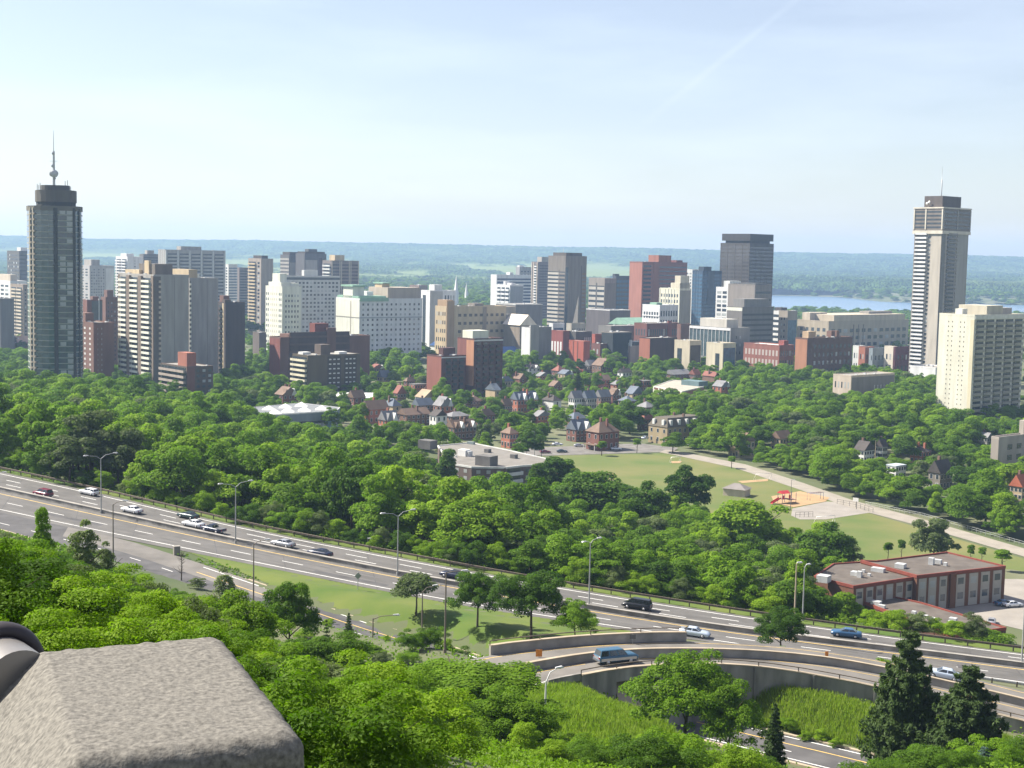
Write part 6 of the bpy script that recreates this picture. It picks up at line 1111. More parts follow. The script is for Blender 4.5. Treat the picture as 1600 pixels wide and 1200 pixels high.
def vehicle_proto(kind, body, lower=None, name='car', label=None):
    Lc, hw_, secs, cb, ct_, zr, zbelt = KINDS[kind]; root = empty(name)
    def ring(x, zb, zt, k): h = hw_ * k; return [(x, -h * .9, zb), (x, -h, zb + .18), (x, -h, zt - .16), (x, -h * .86, zt), (x, h * .86, zt), (x, h, zt - .16), (x, h, zb + .18), (x, h * .9, zb)]
    b = MB(); V = []; n = len(secs)
    for i, (x, zb, zt) in enumerate(secs): V += ring(x, zb, zt, .86 if i in (0, n - 1) else (.95 if i in (1, n - 2) else 1.0))
    F_ = [(i * 8 + k, i * 8 + (k + 1) % 8, (i + 1) * 8 + (k + 1) % 8, (i + 1) * 8 + k) for i in range(n - 1) for k in range(8)]; b.add(V, F_, body, True); b.add(V[:8], [tuple(range(8))], body); b.add(V[-8:], [tuple(range(8))[::-1]], body)
    hb, ht = hw_ * .88, hw_ * .70; zb = zbelt - .04
    CV = [(cb[0], -hb, zb), (cb[1], -hb, zb), (cb[1], hb, zb), (cb[0], hb, zb), (ct_[0], -ht, zr - .05), (ct_[1], -ht, zr - .05), (ct_[1], ht, zr - .05), (ct_[0], ht, zr - .05), (ct_[0] + .12, -ht * .8, zr), (ct_[1] - .12, -ht * .8, zr), (ct_[1] - .12, ht * .8, zr), (ct_[0] + .12, ht * .8, zr)]
    b.add(CV, [(0, 1, 5, 4), (1, 2, 6, 5), (2, 3, 7, 6), (3, 0, 4, 7), (4, 5, 9, 8), (5, 6, 10, 9), (6, 7, 11, 10), (7, 4, 8, 11), (8, 9, 10, 11)], body)
    if kind == 'pickup':
        b.box(-2.52, -.62, -hw_ + .08, hw_ - .08, 1.055, 1.07, M_BUMP)
    b.build('body', None, root)
    def glassq(nm, quad, sh=.05, out=.012):
        q = [np.array(p, float) for p in quad]; c = sum(q) / 4; nrm = np.cross(q[1] - q[0], q[3] - q[0]); nrm /= np.linalg.norm(nrm); q = [c + (p - c) * (1 - sh * 2) + nrm * out for p in q]; b = MB(); b.face(q, M_CARGLASS); b.build(nm, M_CARGLASS, root)
    C_ = [np.array(p) for p in CV]
    glassq('windscreen', (C_[1], C_[2], C_[6], C_[5])); glassq('rear_window', (C_[3], C_[0], C_[4], C_[7]))
    nsp = 3 if kind in ('van', 'big_suv', 'wagon') else (1 if kind == 'pickup' else 2)
    for s in (0, 1):
        A, B, Cc, D = (C_[0], C_[1], C_[5], C_[4]) if s == 0 else (C_[2], C_[3], C_[7], C_[6])
        for i in range(nsp):
            t0, t1 = i / nsp, (i + 1) / nsp; glassq('side_window', (A + (B - A) * t0, A + (B - A) * t1, D + (Cc - D) * t1, D + (Cc - D) * t0), .07)
    if kind == 'pickup':
        b = MB(); b.tube([(-.75, -.6, 1.06), (-.75, -.6, 1.6), (-.75, .6, 1.6), (-.75, .6, 1.06)], .045, 6, M_BUMP); b.build('roll_bar', M_BUMP, root)
    if lower:
        for s in (-1, 1):
            b = MB(); b.box(-Lc / 2 + .2, Lc / 2 - .35, s * hw_ - .012, s * hw_ + .012, secs[2][1] + .16, .92, lower); b.build('lower_panel', lower, root)
        b = MB(); b.box(-Lc / 2 - .02, -Lc / 2 + .1, -hw_ * .8, hw_ * .8, .75, 1.1, lower); b.build('tail_panel', lower, root)
    r = .40 if kind in ('big_suv', 'suv', 'pickup') else .33; wb = Lc * .29
    b = MB(); b.lathe([(0, -.1), (r * .96, -.1), (r, -.06), (r, .06), (r * .96, .1), (0, .1)], 16, M_TYRE); tme = b.mesh('tyre', M_TYRE)
    b = MB(); b.lathe([(0, -.115), (r * .6, -.105), (r * .62, -.08), (r * .62, .08), (r * .6, .105), (0, .115)], 12, M_RIM); rme = b.mesh('rim', M_RIM)
    for sx in (1, -1):
        for sy in (1, -1):
            wo = link('wheel', tme, root, (sx * wb, sy * (hw_ - .09), r)); wo.rotation_euler = (math.pi / 2, 0, 0); link('rim', rme, wo)
    zl = secs[-2][2] - .1
    for sy in (1, -1):
        link('headlight', box_mesh('headlight', .12, .34, .15, M_HEAD), root, (Lc / 2 - .08, sy * hw_ * .62, zl - .12)); link('taillight', box_mesh('taillight', .1, .24, .2, M_TAIL), root, (-Lc / 2 + .03, sy * hw_ * .7, secs[0][2] - .28))
    bm_ = M_CHROME if kind in ('big_suv', 'pickup') else M_BUMP
    link('bumper', box_mesh('bumper', .16, hw_ * 1.7, .16, bm_), root, (Lc / 2 - .04, 0, .36 if r < .4 else .5)); link('bumper', box_mesh('bumper', .16, hw_ * 1.7, .16, bm_), root, (-Lc / 2 + .02, 0, .36 if r < .4 else .5))
    return root
VP = {}
def vehicle(label, px, py, kind, color, path, fwd, surf='road', lower=None, cat='car', name='car', group=None, z=None, head=None):
    if z is not None: p = at_z(px, py, z)
    elif surf == 'ramp': p = at_fn(px, py, fz)
    else: p = road_plane(px, py)
    key = (kind, color)
    if key not in VP: o = VP[key] = vehicle_proto(kind, PA[color], PA[lower] if lower else None)
    else: o = copy_tree(VP[key])
    o.name = name; tag(o, label, cat, group)
    if path is not None:
        i = int(np.argmin(np.hypot(path[:, 0] - p[0], path[:, 1] - p[1]))); i = min(max(i, 1), len(path) - 2); T = path[i + 1] - path[i - 1]; T = T / np.linalg.norm(T) * fwd
    else: T = np.array([math.cos(head), math.sin(head), 0])
    X = Vector(T).normalized(); Yv = Vector((0, 0, 1)).cross(X).normalized(); Z = X.cross(Yv)
    o.matrix_world = Matrix(((X.x, Yv.x, Z.x, p[0]), (X.y, Yv.y, Z.y, p[1]), (X.z, Yv.z, Z.z, p[2] + .03), (0, 0, 0, 1)))
    return o
HWG = 'cars driving on the highway'
vehicle('maroon red sport utility car near the photo edge on the upper lanes', 67, 776, 'suv', 'red', hw_med, -1, name='suv', group=HWG)
vehicle('white station wagon right behind the maroon car', 139, 773, 'wagon', 'white', hw_med, -1, group=HWG)
vehicle('white sedan alone, third car along the upper lanes', 206, 801, 'sedan', 'white', hw_med, -1, group=HWG)
vehicle('dark green sedan in the guard rail lane, beside a white sedan', 294, 810, 'sedan', 'green', hw_med, -1, group=HWG)
vehicle('white sedan between the dark green sedan and the dark pickup', 302, 823, 'sedan', 'white', hw_med, -1, group=HWG)
vehicle('dark navy pickup truck with roll bar by the median barrier', 333, 832, 'pickup', 'navy', hw_med, -1, cat='pickup truck', name='pickup_truck', group=HWG)
vehicle('silver grey sedan in the middle lane', 442, 854, 'sedan', 'silver', hw_med, -1, group=HWG)
vehicle('dark navy sedan close to the median barrier', 500, 869, 'sedan', 'navy', hw_med, -1, group=HWG)
vehicle('dark navy sedan partly behind the feathery roadside tree', 708, 903, 'sedan', 'navy', hw_med, -1, group=HWG)
vehicle('dark blue-black minivan on the upper lanes', 995, 951, 'van', 'black', hw_med, -1, cat='minivan', name='minivan', group=HWG)
vehicle('pale silver sedan on the lower lanes behind the ramp wall', 1085, 994, 'sedan', 'pale', hw_med, 1, group=HWG)
vehicle('dark blue sedan half hidden by bushes on the highway', 1322, 995, 'sedan', 'blue', hw_med, -1, group=HWG)
vehicle('large blue and silver sport utility wagon on the curved ramp', 962, 1036, 'big_suv', 'steel', lerp(fl_mid, fl_near, .5), 1, 'ramp', 'silver', name='suv', cat='suv')
vehicle('pale blue sedan on the ramp between the two dark pines', 1474, 1060, 'sedan', 'pale', lerp(fl_far, fl_mid, .5), -1, 'ramp')
PKG = 'parked cars'
for lb, px, py, k, c, z, hd in [('blue sedan parked in the school yard', 1569, 946, 'sedan', 'blue', SCHOOL_Z + .06, .3), ('white sedan parked in the school yard beside the blue one', 1582, 948, 'sedan', 'white', SCHOOL_Z + .06, .3), ('silver car parked at the tip of the school annex', 1549, 975, 'sedan', 'silver', SCHOOL_Z + .06, 1.2),
  ('dark blue van parked on the street beside the park', 842, 703, 'van', 'steel', 5.1, .25), ('maroon sedan parked on the street beside the park', 852, 708, 'sedan', 'red', 5.1, .2), ('dark green-blue sedan parked by the park lawn', 878, 707, 'sedan', 'green', 5.1, .15), ('white sedan parked before the hedge at the park street', 871, 696, 'sedan', 'white', 5.1, .2),
  ('silver sedan parked before the red brick corner house', 905, 698, 'sedan', 'silver', 5.1, .1), ('white sedan on the park street before the corner house', 963, 703, 'sedan', 'white', 5.1, .1), ('dark navy van behind the white sedan on the park street', 957, 696, 'van', 'navy', 5.1, .1), ('white car parked beside the yellow mansard building', 1080, 697, 'sedan', 'white', 5.1, .9), ('pale car at the street corner left of the mansard building', 1008, 686, 'sedan', 'pale', 5.1, 1.0),
  ('white van by the small orange brick house', 815, 703, 'sedan', 'white', 5.1, .3)]:
    vehicle(lb, px, py, k, c, None, 1, None, None, 'car', 'parked_car', PKG, z, hd)

# ------------------------------------------------------------------ street lamps, poles and signs
def street_lamp(label, base, ytop, px, arms, m=M_POLE, r=.11, group='street lamps', cat='street lamp', name='street_lamp'):
    """base: ground point; arms: (dx, dy, rise) from the pole top"""
    Y = base[1]; h = at_y(px, ytop, Y)[2] - base[2]; root = empty(name, tuple(base), 0, label, cat, group); b = MB(); b.tube([(0, 0, -.4), (0, 0, h * .5), (0, 0, h)], [r * 1.25, r, r * .7], 10, m); b.tube([(0, 0, -.3), (0, 0, .5)], r * 1.9, 8, m); b.build('pole', m, root)
    for dx, dy, rs in arms:
        b = MB(); b.tube([(0, 0, h - .15), (dx * .35, dy * .35, h + rs * .7), (dx, dy, h + rs)], [r * .6, r * .5, r * .45], 6, m); b.build('arm', m, root); a = math.atan2(dy, dx)
        hd = empty('lamp_head', (dx, dy, h + rs), a); hd.parent = root
        b = MB(); b.add([(-.25, -.10, .02), (.75, -.19, .0), (.75, .19, .0), (-.25, .10, .02), (-.2, -.07, .13), (.55, -.13, .17), (.55, .13, .17), (-.2, .07, .13)], [(0, 1, 5, 4), (1, 2, 6, 5), (2, 3, 7, 6), (3, 0, 4, 7), (4, 5, 6, 7)], M_LAMP); b.build('housing', M_LAMP, hd)
        b = MB(); b.add([(-.1, -.09, .0), (.7, -.15, -.02), (.7, .15, -.02), (-.1, .09, .0), (.3, 0, -.13)], [(0, 4, 1), (1, 4, 2), (2, 4, 3), (3, 4, 0), (0, 1, 2, 3)], M_LENS); b.build('lens', M_LENS, hd)
    return root
RPp = lambda px, py: road_plane(px, py)
dbl = [(-2.3, -1.2, .6), (2.3, 1.2, .9)]
street_lamp('double armed lamp on the median, first from the photo edge', RPp(158, 802), 716, 157, dbl)
street_lamp('double armed lamp on the median beside the dark pickup', RPp(368, 849), 760, 366, dbl)
street_lamp('double armed lamp on the median near the navy sedan and feathery tree', RPp(621, 899), 806, 621, dbl)
street_lamp('double armed lamp on the median beside the black minivan', RPp(920, 951), 848, 921, [(-.9, -.8, .3), (1.3, .9, .6)])
street_lamp('plain lamp post on the median at the photo edge beyond the pines', RPp(1596, 1041), 940, 1597, [(.9, .5, .4)])
street_lamp('brown single armed lamp beside the exit road start', RPp(177, 882), 788, 177, [(1.7, .6, .5)], M_POLE_D)
street_lamp('brown single armed lamp beside the bright yellow-green bush', np.array(ex_pt(396, 953)), 850, 394, [(1.8, .5, .6)], M_POLE_D)
street_lamp('brown single armed lamp by the small spruce at the exit road', np.array(ex_pt(582, 1040)), 966, 582, [(3.0, .4, .4)], M_POLE_D, .12)
street_lamp('brown single armed lamp on the green verge under the feathery tree', on_ground(659, 1000), 924, 659, [(1.7, .9, .7)], M_POLE_D)
street_lamp('tall plain pole with flat short arm at the end of the hedge', on_ground(695, 1020), 894, 695, [(2.2, .5, .1)], M_POLE_D, .12)
street_lamp('tall plain tan pole in the bushes beside the highway', RPp(1240, 1002), 881, 1242, [(.3, .1, .15)], M_CONC_T, .13)
street_lamp('grey lamp post behind the highway bushes, with pale head', RPp(1254, 968), 886, 1256, [(.5, .3, .35)], M_POLE)
street_lamp('lone grey lamp post on the grass bank before the dark pine', on_ground(1385, 1180), 1091, 1388, [(1.3, .4, .45)], M_POLE)
pl = at_y(853, 1066, 146); street_lamp('pale bent lamp arm rising before the ramp entrance', np.array([pl[0], 146.0, G(pl[0], 146.0)]), 1064, 853, [(1.2, .7, 1.2)], M_LAMP)
street_lamp('lamp arm reaching in at the photo edge above the upper lanes', RPp(-22, 752), 742, -20, [(3.6, .4, .6)], M_POLE)
street_lamp('small lamp on the park street before dark trees', on_ground(835, 712), 675, 833, [(-1.3, .3, .3)], M_POLE)
street_lamp('lamp in the tree belt below the cream slab', on_ground(1400, 690), 666, 1400, [(-1.6, .3, .4)], M_POLE)
up_ = on_ground(1367, 726); street_lamp('bare pale utility pole in the tree belt', up_, 688, 1367, [], M_CONC_T, .15, 'utility poles', 'utility pole', 'utility_pole')
street_lamp('short pole with round white marker behind the guard rail', RPp(575, 855) + np.array([0, 0, 0]), 842, 577, [(.1, 0, .05)], M_POLE, .05, 'small posts', 'marker post', 'marker_post')
def sign(label, p, h, w_, hh, shape, m, back, px, cat='road sign', yaw=0.0):
    root = empty('road_sign', tuple(p), yaw, label, cat); b = MB(); b.tube([(0, 0, -.3), (0, 0, h)], .06, 6, M_POLE); b.build('post', M_POLE, root); b = MB()
    q = [(0, h - hh), (w_ / 2, h - hh / 2), (0, h), (-w_ / 2, h - hh / 2)] if shape == 'diamond' else [(-w_ / 2, h - hh), (w_ / 2, h - hh), (w_ / 2, h), (-w_ / 2, h)]
    V = [(x, -.07, z) for x, z in q] + [(x, -.04, z) for x, z in q]; b.add(V, [(0, 1, 2, 3), (7, 6, 5, 4), (0, 4, 5, 1), (1, 5, 6, 2), (2, 6, 7, 3), (3, 7, 4, 0)], m); b.build('sign_plate', m, root); return root
M_SIGNB = mat('sign_back', (0.28, 0.30, 0.26), 0.6, 0.1, 3); M_ORANGE = mat('orange_sign', (0.55, 0.20, 0.03), 0.6, 0.2, 4)
sign('grey back of a diamond road sign on the verge', RPp(559, 922), 3.0, 1.2, 1.2, 'diamond', M_SIGNB, 0, 559, yaw=.4)
sign('orange and dark marker board on the ramp lane', at_fn(842, 1027, fz), 1.0, .8, .9, 'square', M_ORANGE, 0, 842)
sign('small orange marker on the median wall of the ramp', at_fn(1291, 1036, fz), 1.6, .45, .8, 'square', M_ORANGE, 0, 1291)
sign('dark sign box mounted on the pale ramp wall', at_fn(988, 1004, fz) + np.array([0, -.35, 0]), 1.2, .8, .6, 'square', M_DGREY, 0, 988)
b = MB(); b.box(-.55, .55, -.4, .4, 0, 1.5, wall('8f8a80', .8)); b.box(-.6, .6, -.45, .45, 1.5, 1.62, M_CONC); p = RPp(276, 867); tag(b.build('crash_box', None, None, tuple(p), .5), 'grey crash cushion box at the exit road fork', 'crash cushion')

# ------------------------------------------------------------------ playground and park things
def posts_rail(name, label, pts, z, h, nposts, m, cat='fence', rails=(1.0, .55), r=.05):
    A = np.array([[*at_z(px, py, z)[:2], z] for px, py in pts]); root = empty(name, tuple(A[0]), 0, label, cat); R = by_arclen(A, nposts) - A[0]; b = MB()
    for f in rails: b.tube([(x, y, h * f) for x, y, _ in R], r, 5, m)
    b.build('rail', m, root); b = MB(); b.tube([(0, 0, -.2), (0, 0, h)], r * 1.3, 6, m); me = b.mesh('post', m)
    for q in R: link('post', me, root, (q[0], q[1], 0))
    return root
pz = PARK_Z + .14
posts_rail('court_fence', 'dark pipe fence along the far edge of the play court', [(1308, 787), (1340, 793), (1364, 801)], pz, 1.6, 8, M_DGREY); posts_rail('court_fence', 'dark pipe fence at the near corner of the play court', [(1243, 808), (1270, 807)], pz, 1.6, 5, M_DGREY)
posts_rail('path_fence', 'thin grey fence along the wooded side of the park path', [(1352, 790), (1440, 808), (1640, 865)], PARK_Z, 1.4, 40, M_POLE)
def goal(label, px, py, w_, h, m=M_WHITE, yaw=0.0):
    p = at_z(px, py, PARK_Z); root = empty('goal', (p[0], p[1], PARK_Z), yaw, label, 'goal'); b = MB(); b.tube([(-w_ / 2, 0, 0), (-w_ / 2, 0, h), (w_ / 2, 0, h), (w_ / 2, 0, 0)], .09, 6, m); b.build('goal_frame', m, root)
    b = MB(); b.tube([(-w_ / 2, 0, h), (-w_ / 2, 1.6, .05), (w_ / 2, 1.6, .05), (w_ / 2, 0, h)], .05, 5, m); b.build('net_frame', m, root)
goal('white goal frame at the far end of the park lawn by the path', 1193, 750, 7.0, 2.4, yaw=.4); goal('white goal frame beside the near lawn trees', 1290, 818, 7.0, 2.4, yaw=.4); goal('small white goal frame on the bare patch of the lawn', 1056, 723, 4.5, 2.4, yaw=.4)
M_PRED = mat('play_red', (0.45, 0.04, 0.05), 0.5, 0.1, 2); M_PBLUE = mat('play_blue', (0.10, 0.12, 0.22), 0.5, 0.1, 2); M_PMAU = mat('play_brown', (0.22, 0.12, 0.10), 0.6, 0.1, 2)
p = at_z(1224, 786, pz); ps = empty('play_structure', (p[0], p[1], pz), .5, 'red and dark climbing frame with slide on orange sand', 'playground')
for x, y in ((-1.5, -1.2), (1.5, -1.2), (1.5, 1.2), (-1.5, 1.2), (4.5, -1.2), (4.5, 1.2)): b = MB(); b.tube([(x, y, -.2), (x, y, 3.6)], .09, 6, M_PBLUE); b.build('post', M_PBLUE, ps)
b = MB(); b.box(-1.6, 1.6, -1.3, 1.3, 1.5, 1.65, M_PMAU); b.build('platform', M_PMAU, ps); b = MB(); b.box(1.6, 4.6, -1.3, 1.3, 1.1, 1.25, M_PMAU); b.build('platform', M_PMAU, ps)
b = MB(); b.add([(-1.6, -.6, 1.7), (-1.6, .6, 1.7), (-5.2, .6, .15), (-5.2, -.6, .15), (-1.6, -.6, 2.2), (-5.2, -.6, .6), (-1.6, .6, 2.2), (-5.2, .6, .6)], [(0, 1, 2, 3), (0, 3, 5, 4), (1, 6, 7, 2)], M_PRED); b.build('slide', M_PRED, ps)
for x in (-1.5, 1.2): b = MB(); b.box(x, x + .7, -1.36, -1.3, 1.6, 2.9, M_PRED); b.build('side_panel', M_PRED, ps)
b = MB(); gable_mesh(b, -1.6, 1.6, -1.3, 1.3, 3.5, 4.4, M_PRED, 'x', .2); b.build('roof', M_PRED, ps)
p = at_z(1276, 781, pz); pf = empty('climbing_frame', (p[0], p[1], pz), .5, 'dark pipe climbing frame at the court end of the sand', 'playground')
b = MB(); b.tube([(-3, 0, 0), (-3, 0, 2.4), (3, 0, 2.4), (3, 0, 0)], .08, 6, M_PBLUE); b.tube([(-3, 1.5, 0), (-3, 1.5, 2.4), (3, 1.5, 2.4), (3, 1.5, 0)], .08, 6, M_PBLUE); b.build('frame', M_PBLUE, pf)
for i in range(6): b = MB(); b.tube([(-2.6 + i, 0, 2.4), (-2.6 + i, 1.5, 2.4)], .06, 5, M_PMAU); b.build('rung', M_PMAU, pf)
p = at_z(1338, 796, PARK_Z); bh = empty('basketball_hoop', (p[0], p[1], PARK_Z), -.6, 'basketball hoop with white backboard on the play court', 'basketball hoop'); b = MB(); b.tube([(0, 0, 0), (0, 0, 3.0), (0, -.9, 3.4)], .1, 6, M_DGREY); b.build('pole', M_DGREY, bh); b = MB(); b.box(-.95, .95, -.98, -.9, 2.9, 4.1, M_WHITE); b.build('backboard', M_WHITE, bh)
street_lamp('dark slim light pole at the playground', at_z(1235, 797, pz), 750, 1235, [(.5, 0, .1)], M_DGREY, .09)
p = at_z(1151, 774, PARK_Z); roofed = empty('park_shelter', (p[0], p[1], PARK_Z), -.5, 'small grey roofed park shelter half hidden behind trees', 'shelter'); b = MB(); b.box(-4, 4, -3, 3, 0, 2.6, W_BEIGE); b.build('wall', W_BEIGE, roofed); b = MB(); hip_mesh(b, -4, 4, -3, 3, 2.6, 4.4, wall('8d8682', .8)); b.build('roof', None, roofed); FOOT.append(([(p[0] - 5, p[1] - 4), (p[0] + 5, p[1] - 4), (p[0] + 5, p[1] + 4), (p[0] - 5, p[1] + 4)], 1))
flat('street', W3([(790, 712), (860, 712), (1052, 706), (1060, 700), (1000, 693), (900, 697), (790, 702)], PARK_Z), PARK_Z + .08, M_ASPH_L, 'street along the far edge of the park')

# ------------------------------------------------------------------ stone pier and pipe rail beside the camera
M_STONE = mat('weathered_stone', (0.08, 0.076, 0.069), 0.95, 0.3, 130.0, 0.0012, col2=(0.20, 0.19, 0.168), detail=15, bscale=230, stretch=(1, 1, 1))
BL, BR, FR = np.array([-.735, 2.085]), np.array([-.484, 2.192]), np.array([-.237, 1.737])
ux = (BR - BL); WX = np.linalg.norm(ux); ux /= WX; uy = np.array([-ux[1], ux[0]]); WY = float((BR - FR) @ uy); ztp = 87.4; rr_ = .032
pc = (BR + FR) / 2 - ux * WX / 2; pier = empty('stone_pier', (pc[0], pc[1], 85.9), math.atan2(ux[1], ux[0]), 'rough weathered stone pier with worn rounded edges close to the viewer', 'pier')
def rounded(hx, hy, z0, z1, r, n, seed):
    V = []; F_ = []; rg = np.random.default_rng(seed)
    def face(o, u, v, nu, nv):
        k = len(V)
        for j in range(nv + 1):
            for i in range(nu + 1): V.append(o + u * i / nu + v * j / nv)
        for j in range(nv):
            for i in range(nu): F_.append((k + j * (nu + 1) + i, k + j * (nu + 1) + i + 1, k + (j + 1) * (nu + 1) + i + 1, k + (j + 1) * (nu + 1) + i))
    a = lambda *q: np.array(q, float); X, Yy, Zz = hx + r, hy + r, z1 + 0
    face(a(-X, -Yy, Zz), a(2 * X, 0, 0), a(0, 2 * Yy, 0), n, n * 2); m_ = n
    face(a(-X, -Yy, z0), a(2 * X, 0, 0), a(0, 0, Zz - z0), n, m_ * 3); face(a(-X, Yy, z0), a(0, -2 * Yy, 0), a(0, 0, Zz - z0), n * 2, m_ * 3); face(a(X, -Yy, z0), a(0, 2 * Yy, 0), a(0, 0, Zz - z0), n * 2, m_ * 3); face(a(X, Yy, z0), a(-2 * X, 0, 0), a(0, 0, Zz - z0), n, m_ * 3)
    V = np.array(V); inner = np.stack([np.clip(V[:, 0], -hx, hx), np.clip(V[:, 1], -hy, hy), np.clip(V[:, 2], z0 - 1, z1 - r)], 1); D = V - inner; L_ = np.linalg.norm(D, axis=1)[:, None]; N_ = D / (L_ + 1e-9); V = inner + N_ * r; lx_ = np.clip(-hx - V[:, 0], 0, .09); V[:, 2] -= np.where(V[:, 2] > z1 - r - .2, lx_ * 2.4 * np.clip((V[:, 2] - z1 + r + .2) / .2, 0, 1), 0); V[:, 0] -= np.clip((-hx - V[:, 0]) / r, 0, 1) * .06
    q = (vnoise(V[:, 0] * 22 + V[:, 2] * 9, V[:, 1] * 22 + V[:, 2] * 13, seed) - .5) * .0005 + (vnoise(V[:, 0] * 70 + V[:, 2] * 50, V[:, 1] * 70 + V[:, 2] * 61, seed + 1) - .5) * .003
    return V + N_ * q[:, None], F_
V, F_ = rounded(WX / 2 - .014, WY / 2 - .03, 0, ztp - 85.9, rr_, 70, 5); b = MB(); b.add(V, F_, M_STONE, True); b.build('block', M_STONE, pier)
hr = empty('pipe_railing', (BL[0], BL[1], 85.9), 0, 'thick painted pipe rail with dark collar entering the stone pier', 'railing')
M_PIPE = mat('worn_pipe_paint', (0.20, 0.19, 0.18), 0.4, 0.15, 6.0, metal=0.3, spec=.6); M_RUBBER = mat('dark_collar', (0.045, 0.04, 0.045), 0.55, 0.2, 8.0)
dv = np.array([-.60, .80]); p0 = ux * .004 - uy * .03; zc_ = ztp - 85.9 - .046
b = MB(); b.tube([(p0[0] - dv[0] * .005, p0[1] - dv[1] * .005, zc_), (p0[0] + dv[0] * 1.6, p0[1] + dv[1] * 1.6, zc_), (p0[0] + dv[0] * 3.2, p0[1] + dv[1] * 3.2, zc_)], .053, 32, M_PIPE); b.build('pipe', M_PIPE, hr)
b = MB(); tv, nv_ = Vector((dv[0], dv[1], 0)), Vector((dv[1], -dv[0], 0)); cc = Vector((p0[0] + dv[0] * .10, p0[1] + dv[1] * .10, zc_)); V = []; F_ = []
for i in range(40):
    q = 2 * math.pi * i / 40; rd = nv_ * math.cos(q) + Vector((0, 0, 1)) * math.sin(q)
    for j in range(12):
        s = 2 * math.pi * j / 12; V.append(cc + rd * (.060 + .013 * math.cos(s)) + tv * .02 * math.sin(s))
for i in range(40):
    for j in range(12): F_.append((i * 12 + j, i * 12 + (j + 1) % 12, ((i + 1) % 40) * 12 + (j + 1) % 12, ((i + 1) % 40) * 12 + j))
b.add(V, F_, M_RUBBER, True); b.build('collar', M_RUBBER, hr)
b = MB(); b.tube([(p0[0] + dv[0] * 3.2, p0[1] + dv[1] * 3.2, zc_), (p0[0] + dv[0] * 3.2, p0[1] + dv[1] * 3.2, -.5)], .054, 20, M_PIPE); b.build('post', M_PIPE, hr)
# ------------------------------------------------------------------ trees
def footprints_block(x, y):
    r = np.zeros(x.shape, bool)
    for poly, mg in FOOT:
        P = np.array([q[:2] for q in poly]); lo, hi = P.min(0) - mg, P.max(0) + mg; m = (x > lo[0]) & (x < hi[0]) & (y > lo[1]) & (y < hi[1]) & ~r
        if m.any():
            d = poly_dist(x[m], y[m], [tuple(q) for q in P]); r[np.where(m)[0][d < mg]] = True
    return r
KEEP += [(464, 531, 636, 668, 640), (690, 858, 694, 758, 495), (1430, 1572, 866, 950, 316), (1290, 1430, 885, 915, 300), (1330, 1480, 925, 990, 272), (252, 333, 570, 618, 765), (457, 563, 550, 600, 825), (421, 578, 518, 575, 895), (667, 786, 530, 592, 860), (1302, 1398, 588, 612, 855), (185, 300, 430, 598, 855), (340, 383, 470, 556, 955), (1466, 1520, 490, 640, 775), (1523, 1600, 495, 655, 775), (1022, 1100, 594, 618, 830), (1549, 1600, 680, 716, 555), (508, 583, 612, 620, 740), (1243, 1332, 528, 578, 995), (1162, 1240, 538, 570, 1055), (1104, 1150, 536, 560, 1025)]
NOGO = [W3([(866, 706), (1052, 700), (1165, 724), (1256, 753), (1336, 781), (1440, 809), (1640, 867), (1640, 900), (1500, 880), (1390, 868), (1310, 828), (1236, 816), (1190, 800), (1110, 770), (1000, 752), (870, 735)], PARK_Z), W3([(780, 716), (860, 716), (870, 704), (1060, 700), (1000, 690), (790, 700)], PARK_Z), W3([(1490, 900), (1690, 905), (1690, 1000), (1560, 990), (1470, 958)], SCHOOL_Z)]
hw_c = np.vstack([0.5 * (hw_far + hw_near)])[::3]
def curve(px, pts): a = np.array(pts); return np.interp(px, a[:, 0], a[:, 1])
LIM_A = [(-200, 578), (0, 585), (100, 589), (180, 598), (250, 606), (330, 622), (400, 648), (470, 670), (540, 690), (600, 692), (650, 704), (700, 732), (760, 752), (840, 752), (870, 738), (930, 726), (985, 736), (1010, 750), (1040, 742), (1075, 722), (1115, 738), (1125, 765), (1180, 772), (1240, 800), (1290, 815), (1345, 838), (1352, 890), (1400, 950), (1600, 1000)]
ZN = {'A': 'in the dense wood', 'E': 'at the highway wood edge', 'B': 'in the middle wood', 'C': 'beyond the park path', 'H': 'lining the park path', 'D': 'among old houses', 'F': 'between apartment towers', 'G': 'before downtown'}
ZG = {'A': 'trees of the dense wood', 'H': 'trees lining the park path', 'E': 'trees along the highway edge', 'B': 'trees between highway and park', 'C': 'trees beyond the park path', 'D': 'trees among the old houses', 'F': 'trees between the towers', 'G': 'trees before downtown'}
